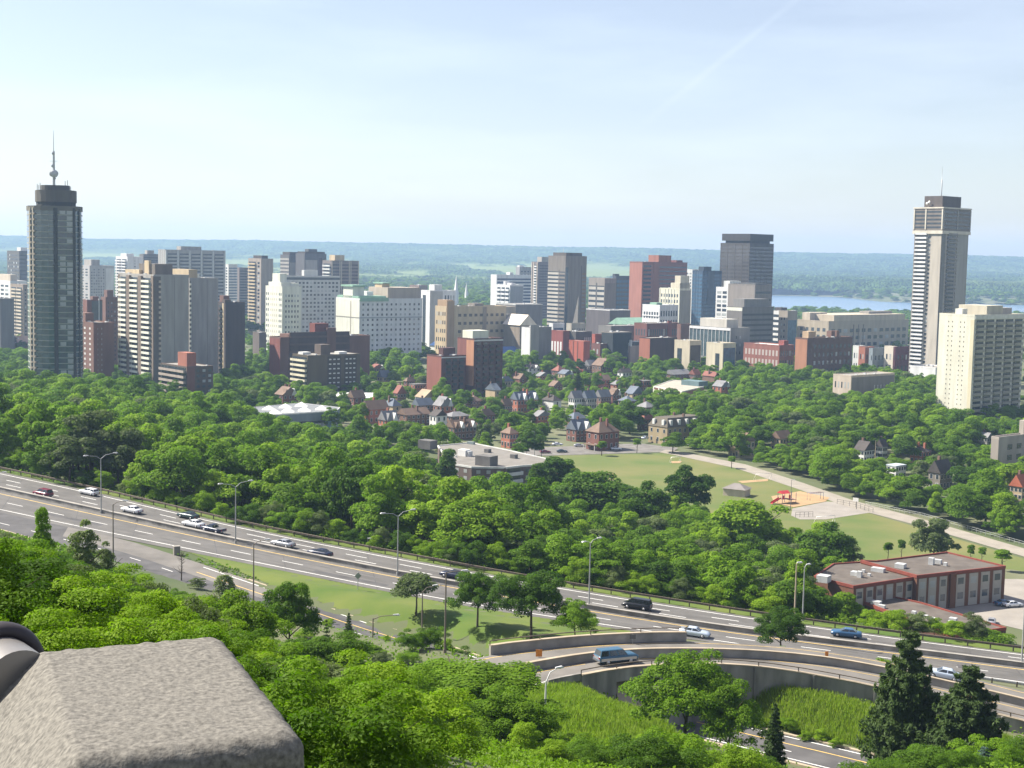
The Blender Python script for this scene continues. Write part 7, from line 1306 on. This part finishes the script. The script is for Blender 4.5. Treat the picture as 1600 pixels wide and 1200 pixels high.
LMK = [(85, 450, 'the round dark tower'), (260, 520, 'the beige slab'), (292, 610, 'the low brick balcony block'), (360, 540, 'the dark brown tower'), (455, 645, 'the pyramid skylights'), (510, 580, 'the olive-brown block'), (545, 618, 'the white roofed shed'), (584, 640, 'the steep orange house'), (692, 640, 'the grey-gabled orange house'), (750, 560, 'the orange-corner block'),
       (770, 720, 'the broad gravel roof'), (796, 684, 'the small orange brick house'), (819, 625, 'the blue-grey gabled terrace'), (900, 630, 'the white house gable'), (942, 680, 'the red corner house'), (950, 730, 'the open park lawn'), (1046, 605, 'the cream framed school'), (1062, 665, 'the mansard building'), (1160, 690, 'the plain tan hall'), (1240, 780, 'the orange play sand'), (1200, 555, 'the red brick warehouse'),
       (1290, 550, 'the brown brick apartments'), (1350, 600, 'the long grey-roofed hall'), (1445, 500, 'the tallest tower'), (1500, 560, 'the cream slab'), (1472, 745, 'the white-trimmed gabled house'), (1402, 735, 'the flat white house'), (1367, 705, 'the bare utility pole'), (1500, 900, 'the red trimmed school'), (1580, 700, 'the grey-tan block'),
       (67, 776, 'the maroon car'), (206, 801, 'the lone white sedan'), (333, 838, 'the dark pickup'), (442, 854, 'the silver sedan'), (621, 890, 'the third double lamp'), (708, 905, 'the half hidden navy sedan'), (995, 951, 'the dark minivan'), (1085, 990, 'the pale silver sedan')]
TONE = {'leaves_mid_green': 'mid green', 'leaves_dark_green': 'dark green', 'leaves_yellow_green': 'bright yellow-green', 'leaves_grey_green': 'grey-green', 'needles_dark': 'dark', 'needles_blue': 'blue-green'}
def tree_label(key, x, y, z, R, H, zone, noun='tree'):
    px, py = proj((x, y, z + H * .6)); t = TONE[PROTO[key]['crown'].materials[0].name]; best = min(LMK, key=lambda l: (l[0] - px) ** 2 + ((l[1] - py) * 1.3) ** 2)
    dx, dy = px - best[0], py - best[1]; rel = 'below' if dy > abs(dx) else ('above' if -dy > abs(dx) else ('right of' if dx > 0 else 'left of'))
    sz = 'small' if H < 8.5 else ('tall' if H > 15 else ('broad' if R > 5.8 else 'round')); return '%s %s %s %s, %s %s' % (sz, t, noun, ZN[zone], rel, best[2])
CAND = []
def scatter(zone, poly, step, Hr, Rr, keys, lim=None, margin_road=5.0, seed=0, edge=None, slack=5):
    rg = np.random.default_rng(seed); P = np.array([p[:2] for p in poly]); lo, hi = P.min(0), P.max(0)
    X, Y = np.meshgrid(np.arange(lo[0], hi[0], step), np.arange(lo[1], hi[1], step)); X = X + (np.arange(X.shape[0]) % 2)[:, None] * step / 2; x = X.ravel() + rg.uniform(-.36, .36, X.size) * step; y = Y.ravel() + rg.uniform(-.36, .36, X.size) * step
    m = inside(x, y, P); x, y = x[m], y[m]; m = ~footprints_block(x, y); x, y = x[m], y[m]
    for ng in NOGO: m = ~inside(x, y, ng); x, y = x[m], y[m]
    d, _ = seg_dist(x, y, hw_c); m = d > 13.5 + margin_road; x, y, d = x[m], y[m], d[m]; z = ground(x, y)
    for i in range(len(x)):
        H = rg.uniform(*Hr); R = rg.uniform(*Rr) * (H / np.mean(Hr)) ** .5; key = keys[rg.integers(len(keys))]; zn = zone
        if edge and d[i] < 27: zn = edge; H *= .72; R *= .85
        c, _ = proj((x[i], y[i], z[i])); rp = R * FPX / y[i]
        if c + rp < -20 or c - rp > 1620: continue
        ok = True
        if lim is not None:
            for _ in range(8):
                pt = proj((x[i], y[i], z[i] + H))[1]
                if pt < curve(c, lim) - slack: H *= .88; R *= .95
                else: break
            if H < 4.5: ok = False
        if ok:
            pt = proj((x[i], y[i], z[i] + H))[1]; pb = proj((x[i], y[i], z[i]))[1]
            for (kx0, kx1, ky0, ky1, kd) in KEEP:
                if y[i] < kd and c + rp * .7 > kx0 and c - rp * .7 < kx1 and pt < ky1 - 2 and pb > ky0:
                    H2 = H * max(.3, 1 - (ky1 - 2 - pt) / max(1, pb - pt))
                    if H2 > 4.0 : R *= max(.6, H2 / H); H = H2; pt = proj((x[i], y[i], z[i] + H))[1]
                    else: ok = False; break
        if ok: CAND.append((H * FPX / y[i] * (1.0 if y[i] < 800 else .9), zn, key, x[i], y[i], z[i], R, H, rg.random() * 6.28))
WK = ['wood0', 'wood1', 'wood2', 'wood3', 'wood4', 'wood5', 'wood6', 'wood7', 'wood8', 'wood9', 'wood1', 'wood3', 'wood7', 'wood4', 'wood8']
A_poly = [tuple(p[:2]) for p in offset(hw_far, 4.0)[2:66:3]] + [(12, 300), (0, 380), (-8, 470), (-44, 520), (-72, 565), (-100, 625), (-160, 700), (-330, 720), (-330, 430), (-200, 370)]
scatter('A', A_poly, 10.8, (12, 18), (6.0, 8.2), WK, LIM_A, 4.0, 11, 'E')
B_poly = [tuple(p[:2]) for p in offset(hw_far, 4.0)[62:104:3]] + [(120, 235), (72, 262), (66, 300), (84, 350), (90, 372), (74, 405), (60, 432), (30, 468), (18, 500), (10, 560), (2, 498), (-8, 470), (0, 380), (12, 300)]
scatter('B', B_poly, 8.4, (7.0, 12.0), (4.0, 6.2), WK, LIM_A, 3.0, 12, 'E')
C_poly = [tuple(p) for p in W3([(1068, 704), (1165, 722), (1256, 751), (1336, 779), (1440, 807), (1700, 878)], PARK_Z)] + [(330, 470), (420, 900), (300, 960), (110, 930), (72, 700)]
LIM_C = [(1000, 640), (1060, 572), (1120, 566), (1200, 572), (1300, 590), (1400, 600), (1460, 620), (1530, 640), (1600, 640)]
scatter('C', C_poly, 12.3, (9, 15), (5.6, 8.6), WK, LIM_C, 4, 13, None, 8)
Hh = W3([(1068, 704), (1165, 722), (1256, 751), (1336, 779), (1440, 807), (1700, 878)], PARK_Z); H_poly = [tuple(p) for p in Hh] + [tuple(p + np.array([9., 11.])) for p in Hh[::-1]]
scatter('H', H_poly, 6.2, (5.5, 9), (3.0, 4.4), WK, None, 4, 21)
D_poly = [(-75, 570), (0, 520), (18, 600), (72, 700), (110, 930), (110, 1010), (-60, 1010), (-130, 700)]
LIM_D = [(400, 560), (520, 560), (640, 590), (760, 585), (800, 560), (850, 555), (900, 555), (1000, 552), (1100, 560)]
scatter('D', D_poly, 13, (7, 13), (4, 6.2), WK, LIM_D, 4, 14, None, 6)
F_poly = [(-330, 720), (-160, 700), (-100, 640), (-75, 600), (-130, 720), (-60, 1010), (-120, 1300), (-420, 1300)]
LIM_F = [(-100, 520), (0, 535), (40, 545), (130, 575), (330, 590), (345, 572), (400, 560), (420, 540), (600, 545)]
scatter('F', F_poly, 15, (9, 14), (5, 7.2), WK, LIM_F, 4, 15, None, 8)
G_poly = [(110, 900), (300, 930), (330, 1100), (20, 1150), (-60, 1000)]
LIM_G = [(500, 560), (800, 548), (1000, 545), (1100, 560), (1240, 578), (1340, 575), (1450, 590)]
scatter('G', G_poly, 12, (11, 16), (5.5, 7.5), WK, LIM_G, 4, 16, None, 6)
CAND.sort(key=lambda q: -q[0])
# ---- trees one can tell apart, placed one by one
def tree_px(label, px, ytop, wpx, key, yb=None, Y=None, name='broadleaf_tree', cat='tree', group=None, parts=('crown', 'trunk'), surf=None):
    p = on_ground(px, yb) if Y is None else np.array([at_y(px, ytop, Y)[0], Y, 0]); x, y = p[0], p[1]; z = G(x, y); zt = at_y(px, ytop, y)[2]; R = wpx / 2 * y / FPX
    return plant(name, key, x, y, R, max(1.0, zt - z), label, cat, group, z, None, parts)
tree_px('small feathery round tree alone on the green verge', 650, 898, 86, 'small0', 962)
tree_px('dark leaning round tree on the verge between two lamps', 746, 889, 90, 'fine1', 980)
tree_px('dense dark maple tree at the end of the green verge', 832, 887, 122, 'fine1', Y=203)
tree_px('low dark bushy tree behind the pale curved wall', 900, 940, 70, 'fine2', Y=198)
tree_px('big broad dark tree below the ramp entrance', 715, 1036, 290, 'fine0', Y=112); tree_px('lighter green lobe tree in front of the big dark tree', 800, 1080, 150, 'fine2', Y=98)
tree_px('bright yellow-green tree beside the stone pier', 372, 926, 150, 'fine3', Y=92); tree_px('mid green rounded tree beside the exit road', 452, 908, 95, 'fine0', Y=150)
tree_px('dark glossy bush tree below the small spruce', 512, 992, 150, 'fine1', Y=118); tree_px('tall thin young tree in front of the upper left highway lanes', 67, 788, 52, 'airy1', Y=125)
tree_px('grey-green bushy tree at the left exit lane', 132, 815, 90, 'airy0', Y=130); tree_px('grey-green bush before the brown exit lamp', 165, 848, 66, 'airy0', Y=140)
tree_px('leafy grey-green bush in front of the exit road curve', 350, 888, 80, 'airy0', Y=180)
tree_px('broad leafy tree clump hiding the ramp underpass', 1075, 1020, 170, 'fine2', Y=150); tree_px('lower right half of the tree clump before the ramp wall', 1142, 1062, 120, 'fine0', Y=146)
tree_px('dark bushy tree beside the tall tan pole', 1222, 946, 84, 'fine1', Y=205)
for lb, px, yt, wd, k, Y in (('tall dark pine beside the grey lamp post', 1424, 980, 140, 'spruce1', 148), ('second dark pine, right of the tall one', 1519, 1036, 150, 'spruce1', 142), ('small dark spruce standing in the exit road shrubs', 545, 956, 34, 'spruce0', 165), ('thin small spruce between the exit road trees', 510, 966, 24, 'spruce2', 165),
                         ('dark spruce below the leafy tree clump', 1212, 1096, 66, 'spruce0', 128), ('small blue-green spruce at the lower photo edge', 1538, 1164, 70, 'spruce3', 118), ('small spruce at the foot of the tall dark pine', 1412, 1154, 46, 'spruce2', 130), ('yellow-green small conifer between the two dark pines', 1458, 1160, 44, 'spruce2', 132), ('tall dark spruce among the old houses', 903, 574, 30, 'spruce0', 860)):
    tree_px(lb, px, yt, wd, k, Y=Y, name='conifer_tree', cat='conifer', group=None)
for lb, px, yt, wd, Y in (('dark narrow tree left of the poplar pair by the park', 842, 722, 36, 470), ('tall dark poplar at the corner of the lawn', 868, 712, 44, 476), ('second poplar, right beside the tall one', 888, 716, 34, 480), ('dark narrow tree in front of the gravel roof', 700, 700, 34, 480)): tree_px(lb, px, yt, wd, 'tall0', Y=Y, name='poplar_tree', cat='tree')
tree_px('round dark tree standing on the park lawn edge', 1075, 722, 88, 'wood2', Y=445); tree_px('big dark domed tree before the park lawn', 934, 728, 150, 'wood6', Y=420); tree_px('dark tree right of the big domed tree', 1012, 748, 90, 'wood2', Y=410); tree_px('feathery pale willow tree at the near park path', 1463, 806, 78, 'wood5', Y=385)
tree_px('spreading lime-green tree in front of the play court', 1180, 772, 150, 'wood4', Y=372); tree_px('broad dark tree left of the near lawn', 1296, 812, 104, 'wood2', Y=352)
for lb, px, yt, yb, wd in (('left young tree on the near lawn behind the school', 1387, 846, 876, 20), ('right young tree on the near lawn behind the school', 1408, 842, 874, 18), ('thin young tree by the school roof corner', 1516, 850, 884, 16), ('dark sapling between school and path', 1534, 854, 880, 18), ('bushy sapling at the school end', 1566, 858, 892, 34),
                           ('thin sapling on the far lawn before the brick house', 940, 688, 712, 22), ('sapling at the park street corner', 995, 684, 708, 16), ('dark sapling on the park path by the goal', 1143, 712, 732, 18), ('small round tree on the park street', 846, 690, 716, 14), ('dark clipped tree at the lawn corner', 822, 697, 716, 14)):
    tree_px(lb, px, yt, wd, 'young0', yb=yb, name='young_tree', cat='young tree')
tree_px('round mid green street tree beside the mansard building', 1052, 680, 44, 'wood1', Y=610); tree_px('dark rounded tree pair beside the corner house', 985, 624, 54, 'wood2', Y=690)
q_ = at_z(872, 771, 7.0); tf = empty('timber_frame', (q_[0], q_[1], G(q_[0], q_[1])), .3, 'orange timber frame rising from the trees before the park lawn', 'frame'); b = MB(); b.box(-.5, .5, -.2, .2, 0, 13.5, wall('d07a52', 1.0)); b.build('post', None, tf)
b = MB(); b.tube([(-3.2, 0, 6), (.2, 0, 12.6), (2.4, 0, 9.5)], .25, 5, W_TAN); b.build('brace', W_TAN, tf)
# bare dead sapling
p = np.array([-54., 232, 0]); p[2] = G(p[0], p[1]); dt = empty('dead_tree', tuple(p), 0, 'bare grey leafless tree beside the exit road', 'dead tree'); b = MB(); rg_ = random.Random(9); b.tube([(0, 0, -.3), (0.1, 0, 2.5), (0, .1, 5.2)], [.12, .08, .02], 6, M_BARK); b.build('trunk', M_BARK, dt); b = MB()
for i in range(34):
    z0 = rg_.uniform(1.0, 4.8); a = rg_.uniform(0, 6.28); l = rg_.uniform(.5, 1.7) * (1.2 - z0 / 6); e = (math.cos(a) * l, math.sin(a) * l, z0 + l * .8); b.tube([(0, 0, z0), (e[0] * .5, e[1] * .5, z0 + l * .3), e], [.04, .025, .01], 4, M_BARK)
b.build('branches', M_BARK, dt)
# ---- the 250 that show largest are single trees, the rest one mass
NIND = 262
SEEN_LAB = {}
for (s, zn, key, x, y, z, R, H, rz) in CAND[:NIND]:
    plant('broadleaf_tree', key, x, y, R, H, tree_label(key, x, y, z, R, H, zn), 'tree', ZG[zn], z, rz)
def point_cloud_object(name, pts, sc, rot, idx, protos, label):
    me = bpy.data.meshes.new(name); me.vertices.add(len(pts)); me.vertices.foreach_set('co', np.asarray(pts, np.float32).ravel())
    a = me.attributes.new('tscale', 'FLOAT_VECTOR', 'POINT'); a.data.foreach_set('vector', np.asarray(sc, np.float32).ravel()); a = me.attributes.new('trot', 'FLOAT', 'POINT'); a.data.foreach_set('value', np.asarray(rot, np.float32)); a = me.attributes.new('tidx', 'INT', 'POINT'); a.data.foreach_set('value', np.asarray(idx, np.int32)); me.update()
    pcx = bpy.data.collections.new(name + '_kinds')
    for i, m in enumerate(protos): pcx.objects.link(bpy.data.objects.new('%s_kind_%02d' % (name, i), m))
    o = link(name, me); tag(o, label, None, None, 'stuff'); ng = bpy.data.node_groups.new(name, 'GeometryNodeTree'); ng.interface.new_socket('Geometry', in_out='INPUT', socket_type='NodeSocketGeometry'); ng.interface.new_socket('Geometry', in_out='OUTPUT', socket_type='NodeSocketGeometry'); N = ng.nodes; K = ng.links.new
    gi, go = N.new('NodeGroupInput'), N.new('NodeGroupOutput'); ip = N.new('GeometryNodeInstanceOnPoints'); ci = N.new('GeometryNodeCollectionInfo'); ci.inputs['Collection'].default_value = pcx; ci.inputs['Separate Children'].default_value = True; ci.inputs['Reset Children'].default_value = True
    def att(nm, ty): q = N.new('GeometryNodeInputNamedAttribute'); q.data_type = ty; q.inputs['Name'].default_value = nm; return q.outputs['Attribute']
    cx = N.new('ShaderNodeCombineXYZ'); K(att('trot', 'FLOAT'), cx.inputs['Z']); ip.inputs['Pick Instance'].default_value = True
    K(gi.outputs[0], ip.inputs['Points']); K(ci.outputs[0], ip.inputs['Instance']); K(att('tidx', 'INT'), ip.inputs['Instance Index']); K(att('tscale', 'FLOAT_VECTOR'), ip.inputs['Scale']); K(cx.outputs[0], ip.inputs['Rotation']); K(ip.outputs[0], go.inputs[0])
    md = o.modifiers.new('scatter', 'NODES'); md.node_group = ng; return o
rest = CAND[NIND:]; wk = sorted(set(WK)); far_keys = wk
pts = [(q[3], q[4], q[5]) for q in rest]; sc = [(q[6] / 5.6, q[6] / 5.6, q[7] / 13.0) for q in rest]; rot = [q[8] for q in rest]; ids = [wk.index(q[2]) for q in rest]
rg = np.random.default_rng(77)
# distant city canopy and the woods out to the hills
def fill(n, ymin, ymax, Rr, Hr, keep):
    ang = rg.uniform(-860, 880, n) / FPX; yy = np.exp(rg.uniform(math.log(ymin), math.log(ymax), n)) if keep == 'log' else rg.uniform(ymin, ymax, n); xx = ang * yy; m = ~footprints_block(xx, yy); m &= poly_dist(xx, yy, BAYP) > 30; xx, yy = xx[m], yy[m]; zz = ground(xx, yy)
    for i in range(len(xx)):
        R = rg.uniform(*Rr); H = rg.uniform(*Hr); c, pt = proj((xx[i], yy[i], zz[i] + H)); pts.append((xx[i], yy[i], zz[i])); sc.append((R / 5.6, R / 5.6, H / 13.0)); rot.append(rg.random() * 6.28); ids.append(rg.integers(len(wk)))
fill(420, 1050, 1500, (4.5, 7), (7, 11), 'u'); fill(1500, 1500, 2300, (6, 9), (9, 14), 'u'); fill(6500, 2300, 4700, (9, 16), (10, 17), 'u')
point_cloud_object('woodland', pts, sc, rot, ids, [PROTO[k]['crown'] for k in wk], 'mass of farther tree crowns filling the city and the plain')
print('trees', len(CAND), 'cloud', len(pts))

# ------------------------------------------------------------------ near hillside: shrubs, leaves, grass
LIM_N = [(-50, 832), (0, 836), (60, 848), (110, 858), (150, 872), (200, 893), (240, 908), (300, 926), (345, 948), (400, 970), (470, 1014), (540, 1034), (575, 1046), (640, 1046), (700, 1052), (760, 1078), (860, 1096), (880, 1130), (905, 1160), (985, 1150), (1010, 1100), (1190, 1104), (1232, 1176), (1275, 1196), (1350, 1200), (1385, 1180), (1410, 1120), (1600, 1130)]
NEARG = 'shrubs on the near hillside'
LMN = [(60, 850, 'the thin young tree'), (130, 880, 'the grey-green bushy tree'), (177, 870, 'the brown exit lamp'), (30, 960, 'the pipe rail collar'), (160, 990, "the stone pier's far edge"), (300, 1000, "the stone pier's corner"), (372, 960, 'the bright yellow-green tree'), (452, 950, 'the rounded exit road tree'), (512, 1040, 'the dark glossy bush'), (500, 1150, "the stone pier's near edge"), (620, 1130, 'the big dark tree'), (800, 1140, 'the lighter lobe tree'), (920, 1160, 'the tall grass slope'), (1050, 1150, 'the leafy tree clump'), (1212, 1150, 'the dark spruce'), (1290, 1190, 'the lower road'), (1388, 1170, 'the lone grey lamp post'), (1424, 1150, 'the tall dark pine'), (1519, 1150, 'the second dark pine'), (1225, 990, 'the tall tan pole'), (1330, 1000, 'the half hidden blue car'), (750, 985, 'the verge hedge')]
def shrub_label(key, px, py, H):
    t = TONE[PROTO[key]['crown'].materials[0].name]; best = min(LMN, key=lambda l: (l[0] - px) ** 2 + ((l[1] - py) * 1.2) ** 2); dx, dy = px - best[0], py - best[1]; rel = 'below' if dy > abs(dx) else ('above' if -dy > abs(dx) else ('right of' if dx > 0 else 'left of'))
    return '%s %s shrub on the hillside, %s %s' % ('low' if H < 2.6 else 'tall', t, rel, best[2])
rg = np.random.default_rng(5)
SHRUBS = []
def shrubs(n, ymin, ymax, pxr, Hr, keys, lim=LIM_N, keyfn=None, zone=None):
    k = 0; tries = 0
    while k < n and tries < n * 30:
        tries += 1; y = ymin * (ymax / ymin) ** rg.random(); px = rg.uniform(*pxr); x = (px - 800) / FPX * y; z = G(x, y); H = rg.uniform(*Hr)
        d1 = seg_dist(np.array([x]), np.array([y]), ex_mid)[0][0]; d2 = seg_dist(np.array([x]), np.array([y]), hw_c)[0][0]; d3 = seg_dist(np.array([x]), np.array([y]), fl_c)[0][0]
        if d1 < 7 or d2 < 16 or d3 < 7: continue
        R = H * rg.uniform(.55, .85); rp = R * FPX / y; ok = True
        for _ in range(8):
            pt = proj((x, y, z + H))[1]; lm = max(curve(px, lim), curve(px + rp * .6, lim), curve(px - rp * .6, lim))
            if pt < lm - 3: H *= .85; R *= .9
            else: break
        if H < 1.0 or proj((x, y, z + H))[1] > 1230: continue
        if any((x - q[0]) ** 2 + (y - q[1]) ** 2 < (.55 * (R + q[2])) ** 2 for q in SHRUBS): continue
        SHRUBS.append((x, y, R)); key = keys[rg.integers(len(keys))]; k += 1; pxc, pyc = proj((x, y, z + H * .6)); plant('shrub', key, x, y, R, H, shrub_label(key, pxc, pyc, H), 'shrub', NEARG, z, None, ('foliage', 'stem'))
    return k
print('shrubs', shrubs(62, 22, 75, (-30, 620), (2.6, 4.6), ['leafy0', 'leafy1', 'bush0', 'leafy1', 'bush4', 'bush3', 'bush1']), shrubs(135, 75, 215, (-30, 660), (2.6, 6.4), ['airy1', 'bush0', 'bush1', 'bush2', 'bush3', 'bush4', 'bush5', 'bush4', 'bush1', 'airy0']), shrubs(42, 80, 135, (600, 1240), (2.4, 4.4), ['bush0', 'bush1', 'bush2', 'bush5', 'bush4']), shrubs(34, 110, 160, (1370, 1640), (2.6, 5), ['bush4', 'bush1', 'bush4', 'bush2']), shrubs(10, 110, 140, (1230, 1400), (1.2, 2.4), ['bush2', 'bush1']))
HEDG = 'hedge shrubs beside the ramp'
def hedge_row(n, pxs, Yr, Hr, keys, lab, grp):
    for i in range(n):
        t = (i + .5) / n; px = pxs[0] + (pxs[1] - pxs[0]) * t; y = Yr[0] + (Yr[1] - Yr[0]) * t + rg.uniform(-1.5, 1.5); x = (px - 800) / FPX * y; H = rg.uniform(*Hr); key = keys[i % len(keys)]; pxc, pyc = proj((x, y, G(x, y)))
        plant('shrub', key, x, y, H * rg.uniform(.7, .95), H, lab % ('first', 'second', 'third', 'fourth', 'fifth', 'sixth', 'seventh', 'eighth', 'ninth', 'tenth', 'eleventh', 'twelfth', 'thirteenth', 'fourteenth')[i], 'shrub', grp, None, None, ('foliage', 'stem'))
hedge_row(9, (640, 800), (184, 194), (2.2, 3.0), ['bush1', 'bush2', 'bush1', 'bush5'], '%s shrub, from the exit road, of the hedge behind the ramp wall', HEDG)
hedge_row(13, (1185, 1450), (194, 190), (2.6, 3.8), ['bush2', 'bush1', 'bush5', 'bush0'], '%s shrub, from the pale wall, in the strip between ramp and highway', 'shrubs between ramp and highway')
hedge_row(6, (1195, 1345), (173, 166), (1.0, 1.9), ['bush2', 'bush5', 'bush0'], '%s low shrub along the foot of the tall ramp wall', 'shrubs at the ramp wall foot')
hedge_row(4, (1530, 1590), (184, 180), (2.0, 3.0), ['bush2', 'bush1'], '%s shrub after the second pine, between ramp and guard rail', 'shrubs after the second pine')
hedge_row(12, (900, 1230), (248, 237), (3.4, 5.0), ['bush2', 'bush1', 'bush3', 'bush0'], '%s shrub, from the dark maple, behind the guard rail', 'shrubs behind the guard rail')
hedge_row(6, (1370, 1560), (232, 226), (3.0, 4.4), ['bush0', 'bush2', 'bush3'], '%s shrub behind the guard rail before the low school annex', 'shrubs before the school annex')
for i_, (lo_, hi_) in enumerate(((-30, 260), (260, 520), (520, 800))):
    n_ = 14
    for i in range(n_):
        px = lo_ + (hi_ - lo_) * (i + rg.uniform(.2, .8)) / n_; e_ = offset(hw_far, rg.uniform(3.6, 6.5)); pr_ = [proj(p)[0] for p in e_]; k_ = int(np.argmin(np.abs(np.array(pr_) - px))); x, y = e_[k_][:2] + rg.uniform(-1, 1, 2); key = ('bush2', 'bush1', 'bush3', 'bush0', 'bush4')[rg.integers(5)]; H = rg.uniform(2.6, 5.4); pxc, pyc = proj((x, y, G(x, y) + 2)); b_ = min(LMK, key=lambda l: (l[0] - pxc) ** 2 + ((l[1] - pyc) * 1.3) ** 2)
        plant('bush', key, x, y, H * rg.uniform(.6, .85), H, '%s bush behind the guard rail, %s %s' % (TONE[PROTO[key]['crown'].materials[0].name], 'right of' if pxc > b_[0] else 'left of', b_[2]), 'bush', 'bushes at the foot of the dense wood', None, None, ('foliage', 'stem'))
# ground leaves over the whole near slope, and tall grass
GS1 = [(2, 112), (22, 116), (24, 140), (17, 168), (8, 167), (2, 167), (-6, 150)]; GS2 = [(30, 180), (41, 178), (48, 174.5), (57, 170), (68, 164), (66, 147), (62, 149.5), (43.8, 164.3), (35.3, 170.8), (28, 177)]
def leaf_carpet(name, n, region, leaf, m, label, hmin, hmax, lim=None):
    xs_, ys_ = [], []; cnt = 0
    while cnt < n:
        y = np.exp(rg.uniform(math.log(region[0]), math.log(region[1]), 20000)) ; px = rg.uniform(region[2], region[3], 20000); x = (px - 800) / FPX * y; ok = ~inside(x, y, isl) & ~inside(x, y, GS1) & ~inside(x, y, GS2) & (poly_dist(x, y, SCHOOL) > 6) & (poly_dist(x, y, PARK) > 4) & (seg_dist(x, y, ex_mid)[0] > 5.6) & (seg_dist(x, y, hw_c)[0] > 15) & (seg_dist(x, y, fl_c)[0] > 6.0); xs_.append(x[ok]); ys_.append(y[ok]); cnt += ok.sum()
    x = np.concatenate(xs_)[:n]; y = np.concatenate(ys_)[:n]; z = ground(x, y) + rg.uniform(hmin, hmax, n) * (.3 + .7 * vnoise(x / 3, y / 3, 31)); nrm = rand_dirs(n, rg) * .9 + np.array([0, -.2, .8]); nrm /= np.linalg.norm(nrm, axis=1)[:, None]
    V, Q_ = leaf_quads(np.stack([x, y, z], 1), nrm, leaf * (.6 + .8 * rg.random(n)) * np.clip(y / 70, .45, 2.2), rg); return tag(link(name, np_mesh(name, V, Q_, [m])), label, None, None, 'stuff')
leaf_carpet('undergrowth', 120000, (14, 200, -60, 1660), .10, ML_MID, 'low leafy undergrowth covering the near hillside', .05, 1.1)
leaf_carpet('forest_undergrowth', 60000, (235, 400, -60, 1500), .13, ML_MID, 'low undergrowth below the trees beyond the highway', .05, 1.0)
def grass(name, poly, n, h, m, label):
    P = np.array([p[:2] for p in poly]); lo, hi = P.min(0), P.max(0); x = rg.uniform(lo[0], hi[0], n * 2); y = rg.uniform(lo[1], hi[1], n * 2); k = inside(x, y, P); x, y = x[k][:n], y[k][:n]; z = ground(x, y); n = len(x); a = rg.uniform(0, 6.28, n); hh = h * (.4 + .9 * rg.random(n)) * (.5 + vnoise(x / 4, y / 4, 12)); w_ = .035 + .04 * rg.random(n); lx, ly = rg.normal(size=n) * .25 * hh, rg.normal(size=n) * .25 * hh
    V = np.empty((n, 4, 3)); dx, dy = np.cos(a) * w_, np.sin(a) * w_; V[:, 0] = np.stack([x - dx, y - dy, z], 1); V[:, 1] = np.stack([x + dx, y + dy, z], 1); V[:, 2] = np.stack([x + lx + dx * .3, y + ly + dy * .3, z + hh], 1); V[:, 3] = np.stack([x + lx - dx * .3, y + ly - dy * .3, z + hh], 1)
    return tag(link(name, np_mesh(name, V.reshape(-1, 3), np.arange(4 * n).reshape(n, 4), [m])), label, None, None, 'stuff')
ML_GRASS = leafmat('tall_grass_blades', (0.10, 0.18, 0.016), (0.22, 0.29, 0.045), .4, .3)
grass('tall_grass', [(2, 112), (22, 116), (24, 140), (17, 166.5), (9, 165), (3, 164.5), (-6, 150)], 60000, .8, ML_GRASS, 'tall yellow-green grass below the ramp wall')
grass('tall_grass', GS2, 45000, .9, ML_GRASS, 'tall grass on the bank before the ramp wall')
grass('tall_grass', [(-18, 55), (-8, 55), (-9, 120), (-45, 125), (-52, 120), (-30, 70)], 30000, .9, ML_YEL, 'feathery tall weeds between the hillside shrubs')
grass('tall_grass', [(-6.9, 44), (-4.5, 44), (-2, 60), (-9, 70), (-12, 60)], 9000, .7, ML_GRASS, 'pale dry grass beside the stone pier')
